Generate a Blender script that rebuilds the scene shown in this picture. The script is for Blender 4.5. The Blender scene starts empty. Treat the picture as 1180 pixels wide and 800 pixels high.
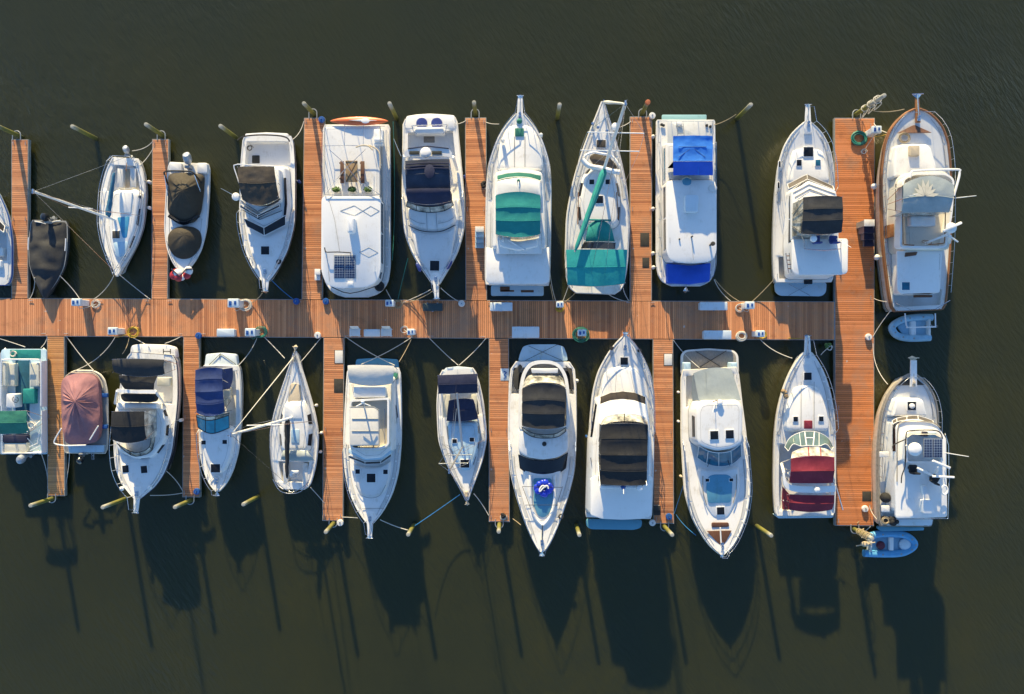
import bpy, math, random
from mathutils import Vector, noise
R = math.radians
random.seed(7)

# ------------------------------------------------------------------ camera, sky, sun, exposure
S = 0.06            # metres per photo pixel at the water
H = 50.0            # camera height above the water
scene = bpy.context.scene
col = scene.collection
cd = bpy.data.cameras.new('camera'); cam = bpy.data.objects.new('camera', cd); col.objects.link(cam)
cam.location = (0, 0, H); cam.rotation_euler = (0, 0, 0)
cd.sensor_width = 36; cd.lens = 36 * H / (1180 * S); cd.clip_start = 0.5; cd.clip_end = 3000
scene.camera = cam
SUN_EL = 16.0
SUN_AZ = math.atan2(-0.165, 1.0)          # sun stands beyond the top of the picture, a little left of it
world = bpy.data.worlds.new('World'); scene.world = world; world.use_nodes = True
wn = world.node_tree.nodes; wl = world.node_tree.links
bg = wn['Background']; sky = wn.new('ShaderNodeTexSky'); sky.sky_type = 'NISHITA'; sky.sun_disc = False
sky.sun_elevation = R(SUN_EL); sky.sun_rotation = SUN_AZ
sky.air_density = 1.0; sky.dust_density = 0.3; sky.ozone_density = 4.2
wl.new(sky.outputs[0], bg.inputs[0]); bg.inputs[1].default_value = 0.145
sd = bpy.data.lights.new('sun', 'SUN'); sun = bpy.data.objects.new('sun', sd); col.objects.link(sun)
sd.energy = 5.0; sd.angle = R(0.5); sd.color = (1.0, 0.80, 0.44)
sdir = Vector((-0.165, 1.0, math.tan(R(SUN_EL)) * math.hypot(0.165, 1))).normalized()
sun.rotation_euler = sdir.to_track_quat('Z', 'Y').to_euler(); sun.location = sdir * 60
scene.view_settings.view_transform = 'Standard'; scene.view_settings.look = 'None'
scene.view_settings.exposure = 0.95; scene.view_settings.gamma = 1.0
scene.view_settings.use_curve_mapping = False
scene.render.engine = 'CYCLES'

# ------------------------------------------------------------------ geometry helpers
def P(px, py, z=0.0):
    k = S * (H - z) / H
    return Vector(((px - 590) * k, (400 - py) * k, z))

class Fr:
    """a reading frame: zoomed coordinates of the photograph turned into real points at a given height"""
    def __init__(s, ox, oy, k): s.ox, s.oy, s.k = ox, oy, k
    def __call__(s, x, y, z=0.0): return P(s.ox + x * s.k, s.oy + y * s.k, z)
    def pts(s, l, z): return [s(x, y, z) for x, y in l]
PX = Fr(0, 0, 1)
FA = Fr(0, 130, .2875); FB = Fr(160, 110, .3125); FC = Fr(340, 100, .325); FD = Fr(530, 90, .3375)
FE = Fr(720, 100, .325); FG = Fr(860, 100, .325); FH = Fr(970, 90, .3875); FI = Fr(970, 380, .35)
FJ = Fr(0, 370, .2875); FK = Fr(190, 370, .3125); FL = Fr(370, 370, .3375); FM = Fr(560, 370, .35); FN = Fr(760, 370, .35)

def rect(a, b, c, d): return [(a, b), (c, b), (c, d), (a, d)]
def area(p): return sum(p[i].x * p[(i + 1) % len(p)].y - p[(i + 1) % len(p)].x * p[i].y for i in range(len(p))) / 2
def ccw(p): return list(p) if area(p) > 0 else list(reversed(p))

def rounded(p, r, n=4):
    if r <= 0: return list(p)
    out = []; m = len(p)
    for i in range(m):
        a, b, c = p[i - 1], p[i], p[(i + 1) % m]
        da = min(r, (a - b).length * .45); dc = min(r, (c - b).length * .45)
        s = b + (a - b).normalized() * da; e = b + (c - b).normalized() * dc
        for k in range(n + 1):
            t = k / n
            out.append(s * (1 - t) ** 2 + b * 2 * t * (1 - t) + e * t * t)
    return out

def inset(p, d):
    out = inset0(p, d); m = len(p)
    if d > 0:
        bad = False
        for i in range(m):
            e = p[(i + 1) % m] - p[i]; f = out[(i + 1) % m] - out[i]
            if e.x * f.x + e.y * f.y < -1e-9: bad = True; break
        if bad:
            x0, x1 = min(q.x for q in p), max(q.x for q in p); y0, y1 = min(q.y for q in p), max(q.y for q in p)
            cx, cy = (x0 + x1) / 2, (y0 + y1) / 2; kx = max(.05, 1 - 2 * d / max(x1 - x0, 1e-6)); ky = max(.05, 1 - 2 * d / max(y1 - y0, 1e-6))
            out = [Vector((cx + (q.x - cx) * kx, cy + (q.y - cy) * ky, q.z)) for q in p]
    return out
def inset0(p, d):
    m = len(p); out = []
    for i in range(m):
        a, b, c = p[i - 1], p[i], p[(i + 1) % m]
        e1 = (b - a); e2 = (c - b)
        e1 = Vector((e1.x, e1.y)); e2 = Vector((e2.x, e2.y))
        if e1.length < 1e-6: e1 = e2.copy()
        if e2.length < 1e-6: e2 = e1.copy()
        e1.normalize(); e2.normalize()
        n1 = Vector((-e1.y, e1.x)); n2 = Vector((-e2.y, e2.x))
        nn = n1 + n2
        if nn.length < 1e-6: nn = n1.copy()
        nn.normalize(); s = d / max(.5, nn.dot(n1))
        out.append(Vector((b.x + nn.x * s, b.y + nn.y * s, b.z)))
    return out

def smooth_line(p, n=5):
    if len(p) < 3 or n < 1: return list(p)
    q = [p[0]] + list(p) + [p[-1]]; out = []
    for i in range(1, len(q) - 2):
        a, b, c, d = q[i - 1], q[i], q[i + 1], q[i + 2]
        for k in range(n):
            t = k / n
            out.append(.5 * ((2 * b) + (c - a) * t + (2 * a - 5 * b + 4 * c - d) * t * t + (3 * b - a - 3 * c + d) * t ** 3))
    out.append(p[-1]); return out

class MB:
    def __init__(s): s.v = []; s.f = []
    def add(s, vs, fs):
        o = len(s.v); s.v += [Vector(x) for x in vs]; s.f += [tuple(i + o for i in f) for f in fs]; return s
    def loft(s, rings, cap=True, closed=True):
        n = len(rings[0]); o = len(s.v)
        for r in rings: s.v += [Vector(x) for x in r]
        for j in range(len(rings) - 1):
            for i in range(n if closed else n - 1):
                a = o + j * n + i; b = o + j * n + (i + 1) % n
                s.f.append((a, b, b + n, a + n))
        if cap and closed:
            s.f.append(tuple(reversed([o + i for i in range(n)])))
            s.f.append(tuple(o + (len(rings) - 1) * n + i for i in range(n)))
        return s
    def prism(s, pts, z0, z1, r=.03, rnd=0, taper=0, slope=None):
        """upright block on an outline; r rounds its top edge, taper draws the top in"""
        p = rounded(ccw(pts), rnd) if rnd else ccw(pts)
        def at(q, z):
            return [Vector((a.x, a.y, z + (slope(a) if slope else 0))) for a in q]
        h = z1 - z0; r = min(r, h * .9)
        bot = [Vector((a.x, a.y, z0)) for a in p]
        rings = [bot]
        tp = inset(p, taper) if taper else p
        if r > 0:
            rings += [at(inset(p, taper * (1 - r / h)), z1 - r), at(inset(tp, r * .3), z1 - r * .3), at(inset(tp, r), z1)]
        else: rings.append(at(tp, z1))
        return s.loft(rings)
    def box(s, c, sx, sy, sz, rz=0, r=0.0):
        """box standing on point c"""
        ca, sa = math.cos(rz), math.sin(rz); c = Vector(c)
        q = [Vector((c.x + ca * x - sa * y, c.y + sa * x + ca * y, 0)) for x, y in ((-sx/2, -sy/2), (sx/2, -sy/2), (sx/2, sy/2), (-sx/2, sy/2))]
        return s.prism(q, c.z, c.z + sz, r=r, rnd=r * 1.5)
    def tube(s, pts, r, n=6, r2=None, flat=1.0):
        pts = [Vector(p) for p in pts]; m = len(pts); rings = []
        up0 = None
        for i, p in enumerate(pts):
            d = (pts[min(i + 1, m - 1)] - pts[max(i - 1, 0)])
            if d.length < 1e-7: d = Vector((0, 0, 1))
            d.normalize()
            u = up0 if up0 is not None and abs(up0.dot(d)) < .95 else (Vector((0, 0, 1)) if abs(d.z) < .9 else Vector((1, 0, 0)))
            x = d.cross(u).normalized(); y = x.cross(d).normalized(); up0 = y
            rr = r if r2 is None else r + (r2 - r) * i / (m - 1)
            rings.append([p + x * math.cos(2 * math.pi * k / n) * rr + y * math.sin(2 * math.pi * k / n) * rr * flat for k in range(n)])
        return s.loft(rings)
    def lathe(s, c, prof, n=14, ax=None, sq=1.0):
        """prof = [(radius, height)] round the axis ax through c"""
        c = Vector(c); ax = Vector(ax or (0, 0, 1)).normalized()
        u = Vector((1, 0, 0)) if abs(ax.x) < .9 else Vector((0, 1, 0))
        x = (u - ax * u.dot(ax)).normalized(); y = ax.cross(x)
        return s.loft([[c + ax * h + (x * math.cos(2 * math.pi * k / n) + y * math.sin(2 * math.pi * k / n) * sq) * max(r, 1e-4) for k in range(n)] for r, h in prof])
    def ball(s, c, rx, rz, n=14, m=7):
        return s.lathe(c, [(rx * math.sin(math.pi * i / m), -rz * math.cos(math.pi * i / m)) for i in range(m + 1)], n)
    def sheet(s, grid, th=.03):
        """grid[j][i] of points with a thickness below"""
        m = len(grid); n = len(grid[0]); o = len(s.v)
        for row in grid: s.v += [Vector(p) for p in row]
        for row in grid: s.v += [Vector(p) - Vector((0, 0, th)) for p in row]
        K = m * n
        a = (grid[0][-1] - grid[0][0]).cross(grid[-1][0] - grid[0][0]).z > 0
        def q(*f): s.f.append(f if a else tuple(reversed(f)))
        for j in range(m - 1):
            for i in range(n - 1):
                v = o + j * n + i
                q(v, v + 1, v + n + 1, v + n); q(v + K, v + n + K, v + n + 1 + K, v + 1 + K)
        for i in range(n - 1):
            v = o + i; q(v + K, v + 1 + K, v + 1, v)
            v = o + (m - 1) * n + i; q(v, v + 1, v + 1 + K, v + K)
        for j in range(m - 1):
            v = o + j * n; q(v, v + n, v + n + K, v + K)
            v = o + j * n + n - 1; q(v + K, v + n + K, v + n, v)
        return s

def canvas_grid(c, arch=.15, bows=2, sag=.03, wr=.012, bul=(0, 0), nu=16, nv=None, seed=0, larch=.0):
    """c = four corners a,b (first edge) c,d (far edge); arched from side to side, sagging between its bows"""
    a, b, cc, d = c; nv = nv or 8 * bows + 2; g = []
    ax = ((d + cc) - (a + b)); ax.z = 0; L = ax.length / 2; ax.normalize()
    for j in range(nv + 1):
        v = j / nv; row = []
        for i in range(nu + 1):
            u = i / nu
            p = a * (1 - u) * (1 - v) + b * u * (1 - v) + cc * u * v + d * (1 - u) * v
            q = 1 - (2 * u - 1) ** 2
            p = p + ax * (q * (-bul[0] * (1 - v) ** 2 + bul[1] * v ** 2))
            p.z += arch * (1 - abs(2 * u - 1) ** 2.4) - sag * abs(math.sin(math.pi * v * bows)) ** .8 * (.4 + .6 * q)
            nz = noise.noise(Vector((p.x * 2.2 + seed, p.y * 1.1, seed))) + .5 * noise.noise(Vector((p.x * 5 + seed, p.y * 4, seed)))
            p.z += wr * nz - larch * (1.15 * v - .35) ** 2
            row.append(p)
        g.append(row)
    return g

def dome_rings(outline, centre, zc, power=2.0, rings=9, wr=0.0, folds=17, seed=0, wr2=0.0):
    """cover stretched over an outline and propped up in its middle"""
    p = ccw(outline); out = []; m = len(p)
    c = Vector(centre)
    for j in range(rings + 1):
        r = 1 - j / rings * .97; ring = []
        for i, q in enumerate(p):
            x = c.x + (q.x - c.x) * r; y = c.y + (q.y - c.y) * r
            z = q.z + (zc - q.z) * (1 - r ** power)
            th = math.atan2(q.y - c.y, q.x - c.x)
            z += wr * (1.2 - 4.2 * abs(noise.noise(Vector((math.cos(th) * folds / 4.5, math.sin(th) * folds / 4.5, seed + r * .5))))) * (r * (1 - r) * 4) * (.5 + .5 * noise.noise(Vector((th * 3, seed + 5, 0))))
            z += wr2 * noise.noise(Vector((x * 1.3 + seed, y * 1.3, 0))) * min(1, (1 - r) * 6)
            ring.append(Vector((x, y, z)))
        out.append(ring)
    return out

# ------------------------------------------------------------------ objects
CUR = {'root': None}
def setp(o, label=None, cat=None, group=None, kind=None):
    for k, v in (('label', label), ('category', cat), ('group', group), ('kind', kind)):
        if v: o[k] = v
    return o
def thing(name, loc, label, cat, group=None):
    o = bpy.data.objects.new(name, None); o.empty_display_size = .5; o.location = (loc[0], loc[1], loc[2] if len(loc) > 2 else 0)
    col.objects.link(o); setp(o, label, cat, group); CUR['root'] = o; return o
def mesh(name, mb, mat, parent=None, loc=None, sharp=38, smooth=True):
    base = CUR['root'].location if parent is not None else Vector(loc if loc is not None else (0, 0, 0))
    me = bpy.data.meshes.new(name)
    me.from_pydata([v - base for v in mb.v], [], mb.f)
    me.validate(); me.update()
    me.materials.append(mat)
    if smooth:
        me.polygons.foreach_set('use_smooth', [True] * len(me.polygons)); me.set_sharp_from_angle(angle=R(sharp))
    o = bpy.data.objects.new(name, me); col.objects.link(o)
    if parent is not None: o.parent = parent
    else: o.location = base
    CUR['last'] = o
    return o
def part(name, mb, mat, parent=None, label=None, **k):
    o = mesh(name, mb, mat, parent or CUR['root'], **k)
    if label: o['label'] = label
    return o
def solo(name, mb, mat, label, cat, group=None, kind=None, **k):
    c = sum(mb.v, Vector()) / len(mb.v); c.z = min(v.z for v in mb.v)
    return setp(mesh(name, mb, mat, None, c, **k), label, cat, group, kind)

# ------------------------------------------------------------------ materials
def mat_new(name):
    m = bpy.data.materials.new(name); m.use_nodes = True
    nt = m.node_tree; return m, nt, nt.nodes, nt.links, nt.nodes['Principled BSDF']
def coords(n, l, scale=(1, 1, 1), kind='Object'):
    tc = n.new('ShaderNodeTexCoord'); mp = n.new('ShaderNodeMapping'); mp.inputs['Scale'].default_value = scale
    l.new(tc.outputs[kind], mp.inputs['Vector']); return mp.outputs[0]
def nz(n, l, vec, scale, detail=3, rough=.55):
    t = n.new('ShaderNodeTexNoise'); t.inputs['Scale'].default_value = scale; t.inputs['Detail'].default_value = detail
    t.inputs['Roughness'].default_value = rough
    if vec: l.new(vec, t.inputs['Vector'])
    return t.outputs['Fac']
def ramp(n, l, fac, stops):
    r = n.new('ShaderNodeValToRGB'); e = r.color_ramp.elements
    while len(e) < len(stops): e.new(.5)
    for q, (p, c) in zip(e, stops): q.position = p; q.color = (*c, 1) if len(c) == 3 else c
    l.new(fac, r.inputs[0]); return r.outputs[0]
def bump(n, l, h, st, dist, b):
    bp = n.new('ShaderNodeBump'); bp.inputs['Strength'].default_value = st; bp.inputs['Distance'].default_value = dist
    l.new(h, bp.inputs['Height']); l.new(bp.outputs[0], b.inputs['Normal'])
def mul(c, k): return tuple(min(1, x * k) for x in c)
def simple(name, c, rough=.5, metal=0, var=.1, sc=3.0, bmp=.0, bsc=30, stretch=(1, 1, 1), coat=0):
    m, nt, n, l, b = mat_new(name); v = coords(n, l, stretch)
    f = nz(n, l, v, sc, 5, .6)
    l.new(ramp(n, l, f, [(.3, mul(c, 1 - var)), (.55, c), (.75, mul(c, 1 + var * .6))]), b.inputs['Base Color'])
    b.inputs['Roughness'].default_value = rough; b.inputs['Metallic'].default_value = metal
    if coat: b.inputs['Coat Weight'].default_value = coat; b.inputs['Coat Roughness'].default_value = .08
    if bmp: bump(n, l, nz(n, l, v, bsc, 3), .6, bmp, b)
    return m
def gel(name, c, dirt=.12, rough=.35):
    """painted fibreglass with faint water marks and dirt"""
    m, nt, n, l, b = mat_new(name); v = coords(n, l)
    f1 = nz(n, l, v, 1.1, 7, .72); f2 = nz(n, l, coords(n, l, (9, 1.2, 3)), 2.2, 5, .7)
    mx = n.new('ShaderNodeMath'); mx.operation = 'MULTIPLY_ADD'; l.new(f2, mx.inputs[0]); mx.inputs[1].default_value = .45; l.new(f1, mx.inputs[2])
    d = (c[0] * (1 - dirt), c[1] * (1 - dirt * 1.15), c[2] * (1 - dirt * 1.5))
    l.new(ramp(n, l, mx.outputs[0], [(.46, mul(d, .88)), (.56, d), (.68, c), (.95, mul(c, 1.03))]), b.inputs['Base Color'])
    b.inputs['Roughness'].default_value = rough
    bump(n, l, nz(n, l, v, 60, 2), .25, .002, b)
    return m
def hullpaint(name, c, stripe=None, boot=(.03, .035, .05), s0=.62, s1=.72):
    """topsides with the boot stripe at the waterline and a painted cove stripe"""
    m, nt, n, l, b = mat_new(name)
    tc = n.new('ShaderNodeTexCoord'); sp = n.new('ShaderNodeSeparateXYZ'); l.new(tc.outputs['Object'], sp.inputs[0])
    mr = n.new('ShaderNodeMapRange'); mr.inputs['From Min'].default_value = -.5; mr.inputs['From Max'].default_value = 2.5
    l.new(sp.outputs['Z'], mr.inputs['Value'])
    def t(z): return (z + .5) / 3
    st = [(0, (.02, .025, .02)), (t(.02), (.06, .07, .04)), (t(.06), boot), (t(.15), c)]
    if stripe: st += [(t(s0), stripe), (t(s1), c)]
    r = n.new('ShaderNodeValToRGB'); r.color_ramp.interpolation = 'CONSTANT'; e = r.color_ramp.elements
    while len(e) < len(st): e.new(.9)
    for q, (p, cc) in zip(e, st): q.position = p; q.color = (*cc, 1)
    l.new(mr.outputs[0], r.inputs[0])
    f = nz(n, l, coords(n, l, (4, 4, .6)), 1.5, 5, .65)
    mixn = n.new('ShaderNodeMix'); mixn.data_type = 'RGBA'; mixn.blend_type = 'MULTIPLY'; mixn.inputs[0].default_value = 1
    l.new(r.outputs[0], mixn.inputs[6]); l.new(ramp(n, l, f, [(.35, (.86, .84, .78)), (.6, (1, 1, 1))]), mixn.inputs[7])
    l.new(mixn.outputs[2], b.inputs['Base Color']); b.inputs['Roughness'].default_value = .22
    return m
def canvas(name, c, fade=.25, rough=.85):
    m, nt, n, l, b = mat_new(name); v = coords(n, l)
    f1 = nz(n, l, v, 1.1, 6, .65); f2 = nz(n, l, v, 9, 4, .6)
    mx = n.new('ShaderNodeMath'); mx.operation = 'MULTIPLY_ADD'; l.new(f2, mx.inputs[0]); mx.inputs[1].default_value = .35; l.new(f1, mx.inputs[2])
    l.new(ramp(n, l, mx.outputs[0], [(.45, mul(c, 1 - fade)), (.7, c), (.95, tuple(x * (1 + fade) + .01 for x in c))]), b.inputs['Base Color'])
    b.inputs['Roughness'].default_value = rough
    
    w = nz(n, l, coords(n, l, (1.4, .8, 1)), 3.5, 5, .6)
    bump(n, l, w, .5, .035, b)
    return m
def glass(name, c, rough=.06):
    m, nt, n, l, b = mat_new(name); v = coords(n, l)
    l.new(ramp(n, l, nz(n, l, v, 2.2, 3), [(.3, mul(c, .8)), (.7, mul(c, 1.25))]), b.inputs['Base Color'])
    b.inputs['Roughness'].default_value = rough; b.inputs['Specular IOR Level'].default_value = .35
    return m
M = {}
M['white'] = gel('white_gelcoat', (.80, .785, .75), .14)
M['bright'] = gel('bright_gelcoat', (.83, .815, .78), .09)
M['aged'] = gel('aged_gelcoat', (.72, .70, .65), .20, .5)
M['cream'] = gel('cream_gelcoat', (.70, .65, .54), .15, .45)
M['nonskid'] = gel('nonskid_deck', (.70, .70, .68), .10, .75)
M['panelgrey'] = gel('grey_nonskid', (.56, .56, .54), .15, .85)
M['bluedeck'] = gel('pale_blue_deck', (.42, .58, .68), .15, .6)
M['bluepad'] = gel('bright_blue_panel', (.06, .30, .50), .15, .5)
M['blueplat'] = gel('blue_platform', (.10, .30, .42), .15, .5)
M['tealplat'] = gel('teal_platform', (.28, .50, .52), .15, .5)
M['hull'] = hullpaint('hull_white', (.76, .76, .74), (.05, .07, .13))
M['hullp'] = hullpaint('hull_plain_white', (.76, .76, .74))
M['hullc'] = hullpaint('hull_cream', (.68, .64, .55), (.20, .09, .03), (.25, .05, .03))
M['hullb'] = hullpaint('hull_pale_blue', (.55, .64, .70))
M['hullteal'] = hullpaint('hull_teal_stripe', (.76, .76, .74), (.02, .2, .2))
M['hulldark'] = hullpaint('hull_dark_grey', (.07, .08, .085), (.4, .4, .38))
M['hullred'] = hullpaint('hull_red_stripe', (.76, .76, .74), (.3, .03, .05))
M['black'] = canvas('black_canvas', (.016, .0165, .018))
M['char'] = canvas('charcoal_canvas', (.028, .029, .031))
M['brown'] = canvas('brown_canvas', (.060, .047, .034))
M['olive'] = canvas('dark_olive_canvas', (.050, .040, .026))
M['navy'] = canvas('navy_canvas', (.022, .045, .15))
M['navy2'] = canvas('dark_navy_canvas', (.018, .022, .055))
M['slate'] = canvas('slate_navy_canvas', (.030, .040, .066))
M['royal'] = canvas('royal_blue_canvas', (.025, .19, .66), .12)
M['royal2'] = canvas('deep_blue_canvas', (.02, .10, .56), .1)
M['teal'] = canvas('teal_canvas', (.010, .23, .21), .12)
M['teal2'] = canvas('turquoise_canvas', (.012, .30, .29), .12)
M['green'] = canvas('green_canvas', (.03, .19, .13), .2)
M['maroon'] = canvas('maroon_canvas', (.22, .018, .035), .2)
M['pink'] = canvas('faded_pink_canvas', (.30, .14, .15), .15)
M['greycan'] = canvas('grey_canvas', (.34, .38, .37), .12)
M['creamcan'] = canvas('cream_canvas', (.62, .60, .55), .08)
M['tan'] = canvas('tan_canvas', (.55, .46, .33), .1)
M['vinyl'] = simple('cream_vinyl', (.62, .60, .50), .45, var=.1)
M['wvinyl'] = simple('white_vinyl', (.78, .77, .73), .4, var=.06)
M['bvinyl'] = simple('blue_vinyl', (.03, .05, .22), .4, var=.2)
M['carpet'] = simple('blue_carpet', (.015, .10, .16), .95, var=.3, bmp=.01, bsc=60)
M['glass'] = glass('tinted_glass', (.012, .014, .018))
M['bglass'] = glass('blue_glass', (.02, .12, .20))
M['cglass'] = glass('turquoise_glass', (.01, .22, .32))
M['brglass'] = glass('brown_glass', (.09, .075, .055), .3)
M['gglass'] = glass('green_cover_glass', (.015, .10, .08), .4)
def clear_vinyl():
    m, nt, n, l, b = mat_new('clear_vinyl'); v = coords(n, l)
    f = nz(n, l, v, 1.8, 6, .6)
    l.new(ramp(n, l, f, [(.35, (.10, .10, .09)), (.52, (.42, .40, .34)), (.68, (.75, .72, .64))]), b.inputs['Base Color'])
    b.inputs['Roughness'].default_value = .12; bump(n, l, f, .7, .05, b); return m
M['clear'] = clear_vinyl()
M['steel'] = simple('stainless_steel', (.72, .73, .74), .22, 1.0, var=.05)
M['alu'] = simple('grey_aluminium', (.50, .51, .50), .4, .8, var=.12)
M['whitemetal'] = simple('white_painted_metal', (.78, .78, .77), .35, 0, var=.05)
M['rubber'] = simple('black_rubber', (.018, .018, .018), .7, var=.2)
M['grey'] = simple('grey_plastic', (.30, .31, .31), .5, var=.1)
M['motor'] = simple('outboard_black', (.02, .022, .025), .2, 0, coat=.6)
M['motorw'] = simple('outboard_silver', (.40, .43, .46), .3, .2, coat=.4)
M['teak'] = simple('oiled_teak', (.30, .13, .05), .5, var=.35, sc=4, stretch=(1, 8, 1))
M['dteak'] = simple('dark_teak', (.13, .055, .025), .55, var=.35, sc=4, stretch=(8, 1, 1))
M['gteak'] = simple('weathered_teak', (.30, .27, .23), .8, var=.4, sc=5, stretch=(10, 1, 1), bmp=.01)
M['tablewood'] = simple('table_wood', (.30, .20, .10), .7, var=.3, sc=5, stretch=(8, 1, 1))
M['rope'] = simple('white_rope', (.60, .57, .50), .9, var=.25, sc=20, bmp=.006, bsc=80)
M['tanrope'] = simple('tan_rope', (.42, .33, .20), .9, var=.3, sc=20, bmp=.006, bsc=80)
M['blackrope'] = simple('black_rope', (.03, .03, .032), .85, var=.2)
M['bluerope'] = simple('blue_rope', (.02, .16, .38), .85, var=.2)
M['greenrope'] = simple('green_hose', (.02, .19, .14), .5, var=.3, sc=10)
M['yellow'] = simple('yellow_cord', (.55, .36, .04), .5, var=.2)
M['fender'] = simple('fender_white', (.74, .73, .70), .4, var=.12, sc=6)
M['bfender'] = simple('fender_blue', (.02, .09, .32), .4, var=.12)
M['red'] = simple('red_plastic', (.50, .03, .02), .45, var=.12)
M['orange'] = simple('orange_plastic', (.72, .16, .05), .35, var=.1)
M['boxwhite'] = gel('dock_box_white', (.62, .70, .74), .14, .45)
M['mat'] = simple('dark_rubber_mat', (.05, .047, .04), .9, var=.3, bmp=.01, bsc=50)
M['toy'] = simple('blue_inflatable_vinyl', (.02, .05, .55), .25, var=.3, sc=3)
M['inflat'] = simple('pale_blue_inflatable', (.30, .50, .62), .45, var=.15, sc=3)
M['inflat2'] = simple('blue_inflatable_fabric', (.10, .36, .62), .45, var=.15, sc=3)
M['soil'] = simple('potting_soil', (.05, .035, .02), .95)
M['leaf'] = simple('green_leaves', (.07, .16, .03), .6, var=.4, sc=20)
M['mesh'] = simple('black_netting', (.03, .035, .03), .8, var=.2)
M['starfish'] = simple('galvanised_steel', (.45, .46, .46), .45, .6, var=.2)

def solar():
    m, nt, n, l, b = mat_new('solar_cells'); v = coords(n, l)
    t = n.new('ShaderNodeTexBrick'); t.offset = 0; t.inputs['Scale'].default_value = 1
    t.inputs['Brick Width'].default_value = .16; t.inputs['Row Height'].default_value = .16; t.inputs['Mortar Size'].default_value = .009
    t.inputs['Color1'].default_value = (.008, .02, .07, 1); t.inputs['Color2'].default_value = (.012, .03, .09, 1); t.inputs['Mortar'].default_value = (.35, .42, .5, 1)
    l.new(v, t.inputs['Vector']); l.new(t.outputs[0], b.inputs['Base Color']); b.inputs['Roughness'].default_value = .25; return m
M['solar'] = solar()

def planks(name, cols, dark=.5):
    m, nt, n, l, b = mat_new(name)
    g = n.new('ShaderNodeNewGeometry'); v = coords(n, l)
    a = n.new('ShaderNodeAttribute'); a.attribute_name = 'tone'
    base = ramp(n, l, a.outputs['Fac'], [(0, cols[0]), (.5, cols[1]), (1, cols[2])])
    f = nz(n, l, v, 1.3, 6, .7); f2 = nz(n, l, v, 22, 4, .65)
    mx = n.new('ShaderNodeMath'); mx.operation = 'MULTIPLY_ADD'; l.new(f2, mx.inputs[0]); mx.inputs[1].default_value = .5; l.new(f, mx.inputs[2])
    mixn = n.new('ShaderNodeMix'); mixn.data_type = 'RGBA'; mixn.blend_type = 'MULTIPLY'; mixn.inputs[0].default_value = 1
    l.new(base, mixn.inputs[6]); l.new(ramp(n, l, mx.outputs[0], [(.5, (.66, .64, .62)), (.72, (1, 1, 1)), (.95, (1.0, .98, .95))]), mixn.inputs[7])
    wx = n.new('ShaderNodeMix'); wx.data_type = 'RGBA'
    wf = ramp(n, l, nz(n, l, v, .45, 7, .72), [(.50, (0, 0, 0)), (.68, (.5, .5, .5))])
    l.new(wf, wx.inputs[0]); l.new(mixn.outputs[2], wx.inputs[6]); wx.inputs[7].default_value = (.34, .235, .165, 1)
    sp = ramp(n, l, nz(n, l, v, 3.1, 2, .5), [(.775, (0, 0, 0)), (.79, (.75, .75, .75))]); w2 = n.new('ShaderNodeMix'); w2.data_type = 'RGBA'
    l.new(sp, w2.inputs[0]); l.new(wx.outputs[2], w2.inputs[6]); w2.inputs[7].default_value = (.62, .60, .54, 1)
    l.new(w2.outputs[2], b.inputs['Base Color']); b.inputs['Roughness'].default_value = .75
    bump(n, l, f2, .5, .006, b)
    return m
M['plank'] = planks('composite_planks', [(.45, .17, .072), (.63, .26, .11), (.78, .345, .155)])
M['plankt'] = planks('red_brown_planks', [(.46, .155, .050), (.61, .215, .072), (.73, .27, .105)])
M['planky'] = planks('yellow_planks', [(.46, .205, .075), (.61, .285, .10), (.73, .365, .14)])
M['float'] = simple('dock_frame_grey', (.30, .31, .29), .6, .1, var=.25, sc=5)

def pile_mat():
    m, nt, n, l, b = mat_new('mossy_pile')
    tc = n.new('ShaderNodeTexCoord'); sp = n.new('ShaderNodeSeparateXYZ'); l.new(tc.outputs['Object'], sp.inputs[0])
    f = nz(n, l, coords(n, l, (1, 1, .35)), 6, 5, .7)
    ad = n.new('ShaderNodeMath'); ad.operation = 'MULTIPLY_ADD'; l.new(f, ad.inputs[0]); ad.inputs[1].default_value = .9; l.new(sp.outputs['Z'], ad.inputs[2])
    mr = n.new('ShaderNodeMapRange'); mr.inputs['From Max'].default_value = 3.4; l.new(ad.outputs[0], mr.inputs['Value'])
    l.new(ramp(n, l, mr.outputs[0], [(.1, (.025, .03, .015)), (.26, (.10, .105, .02)), (.5, (.19, .18, .03)), (.72, (.17, .16, .05)), (.84, (.26, .25, .17)), (.95, (.36, .35, .30))]), b.inputs['Base Color'])
    b.inputs['Roughness'].default_value = .8; bump(n, l, f, .7, .03, b); return m
M['pile'] = pile_mat()

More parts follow.
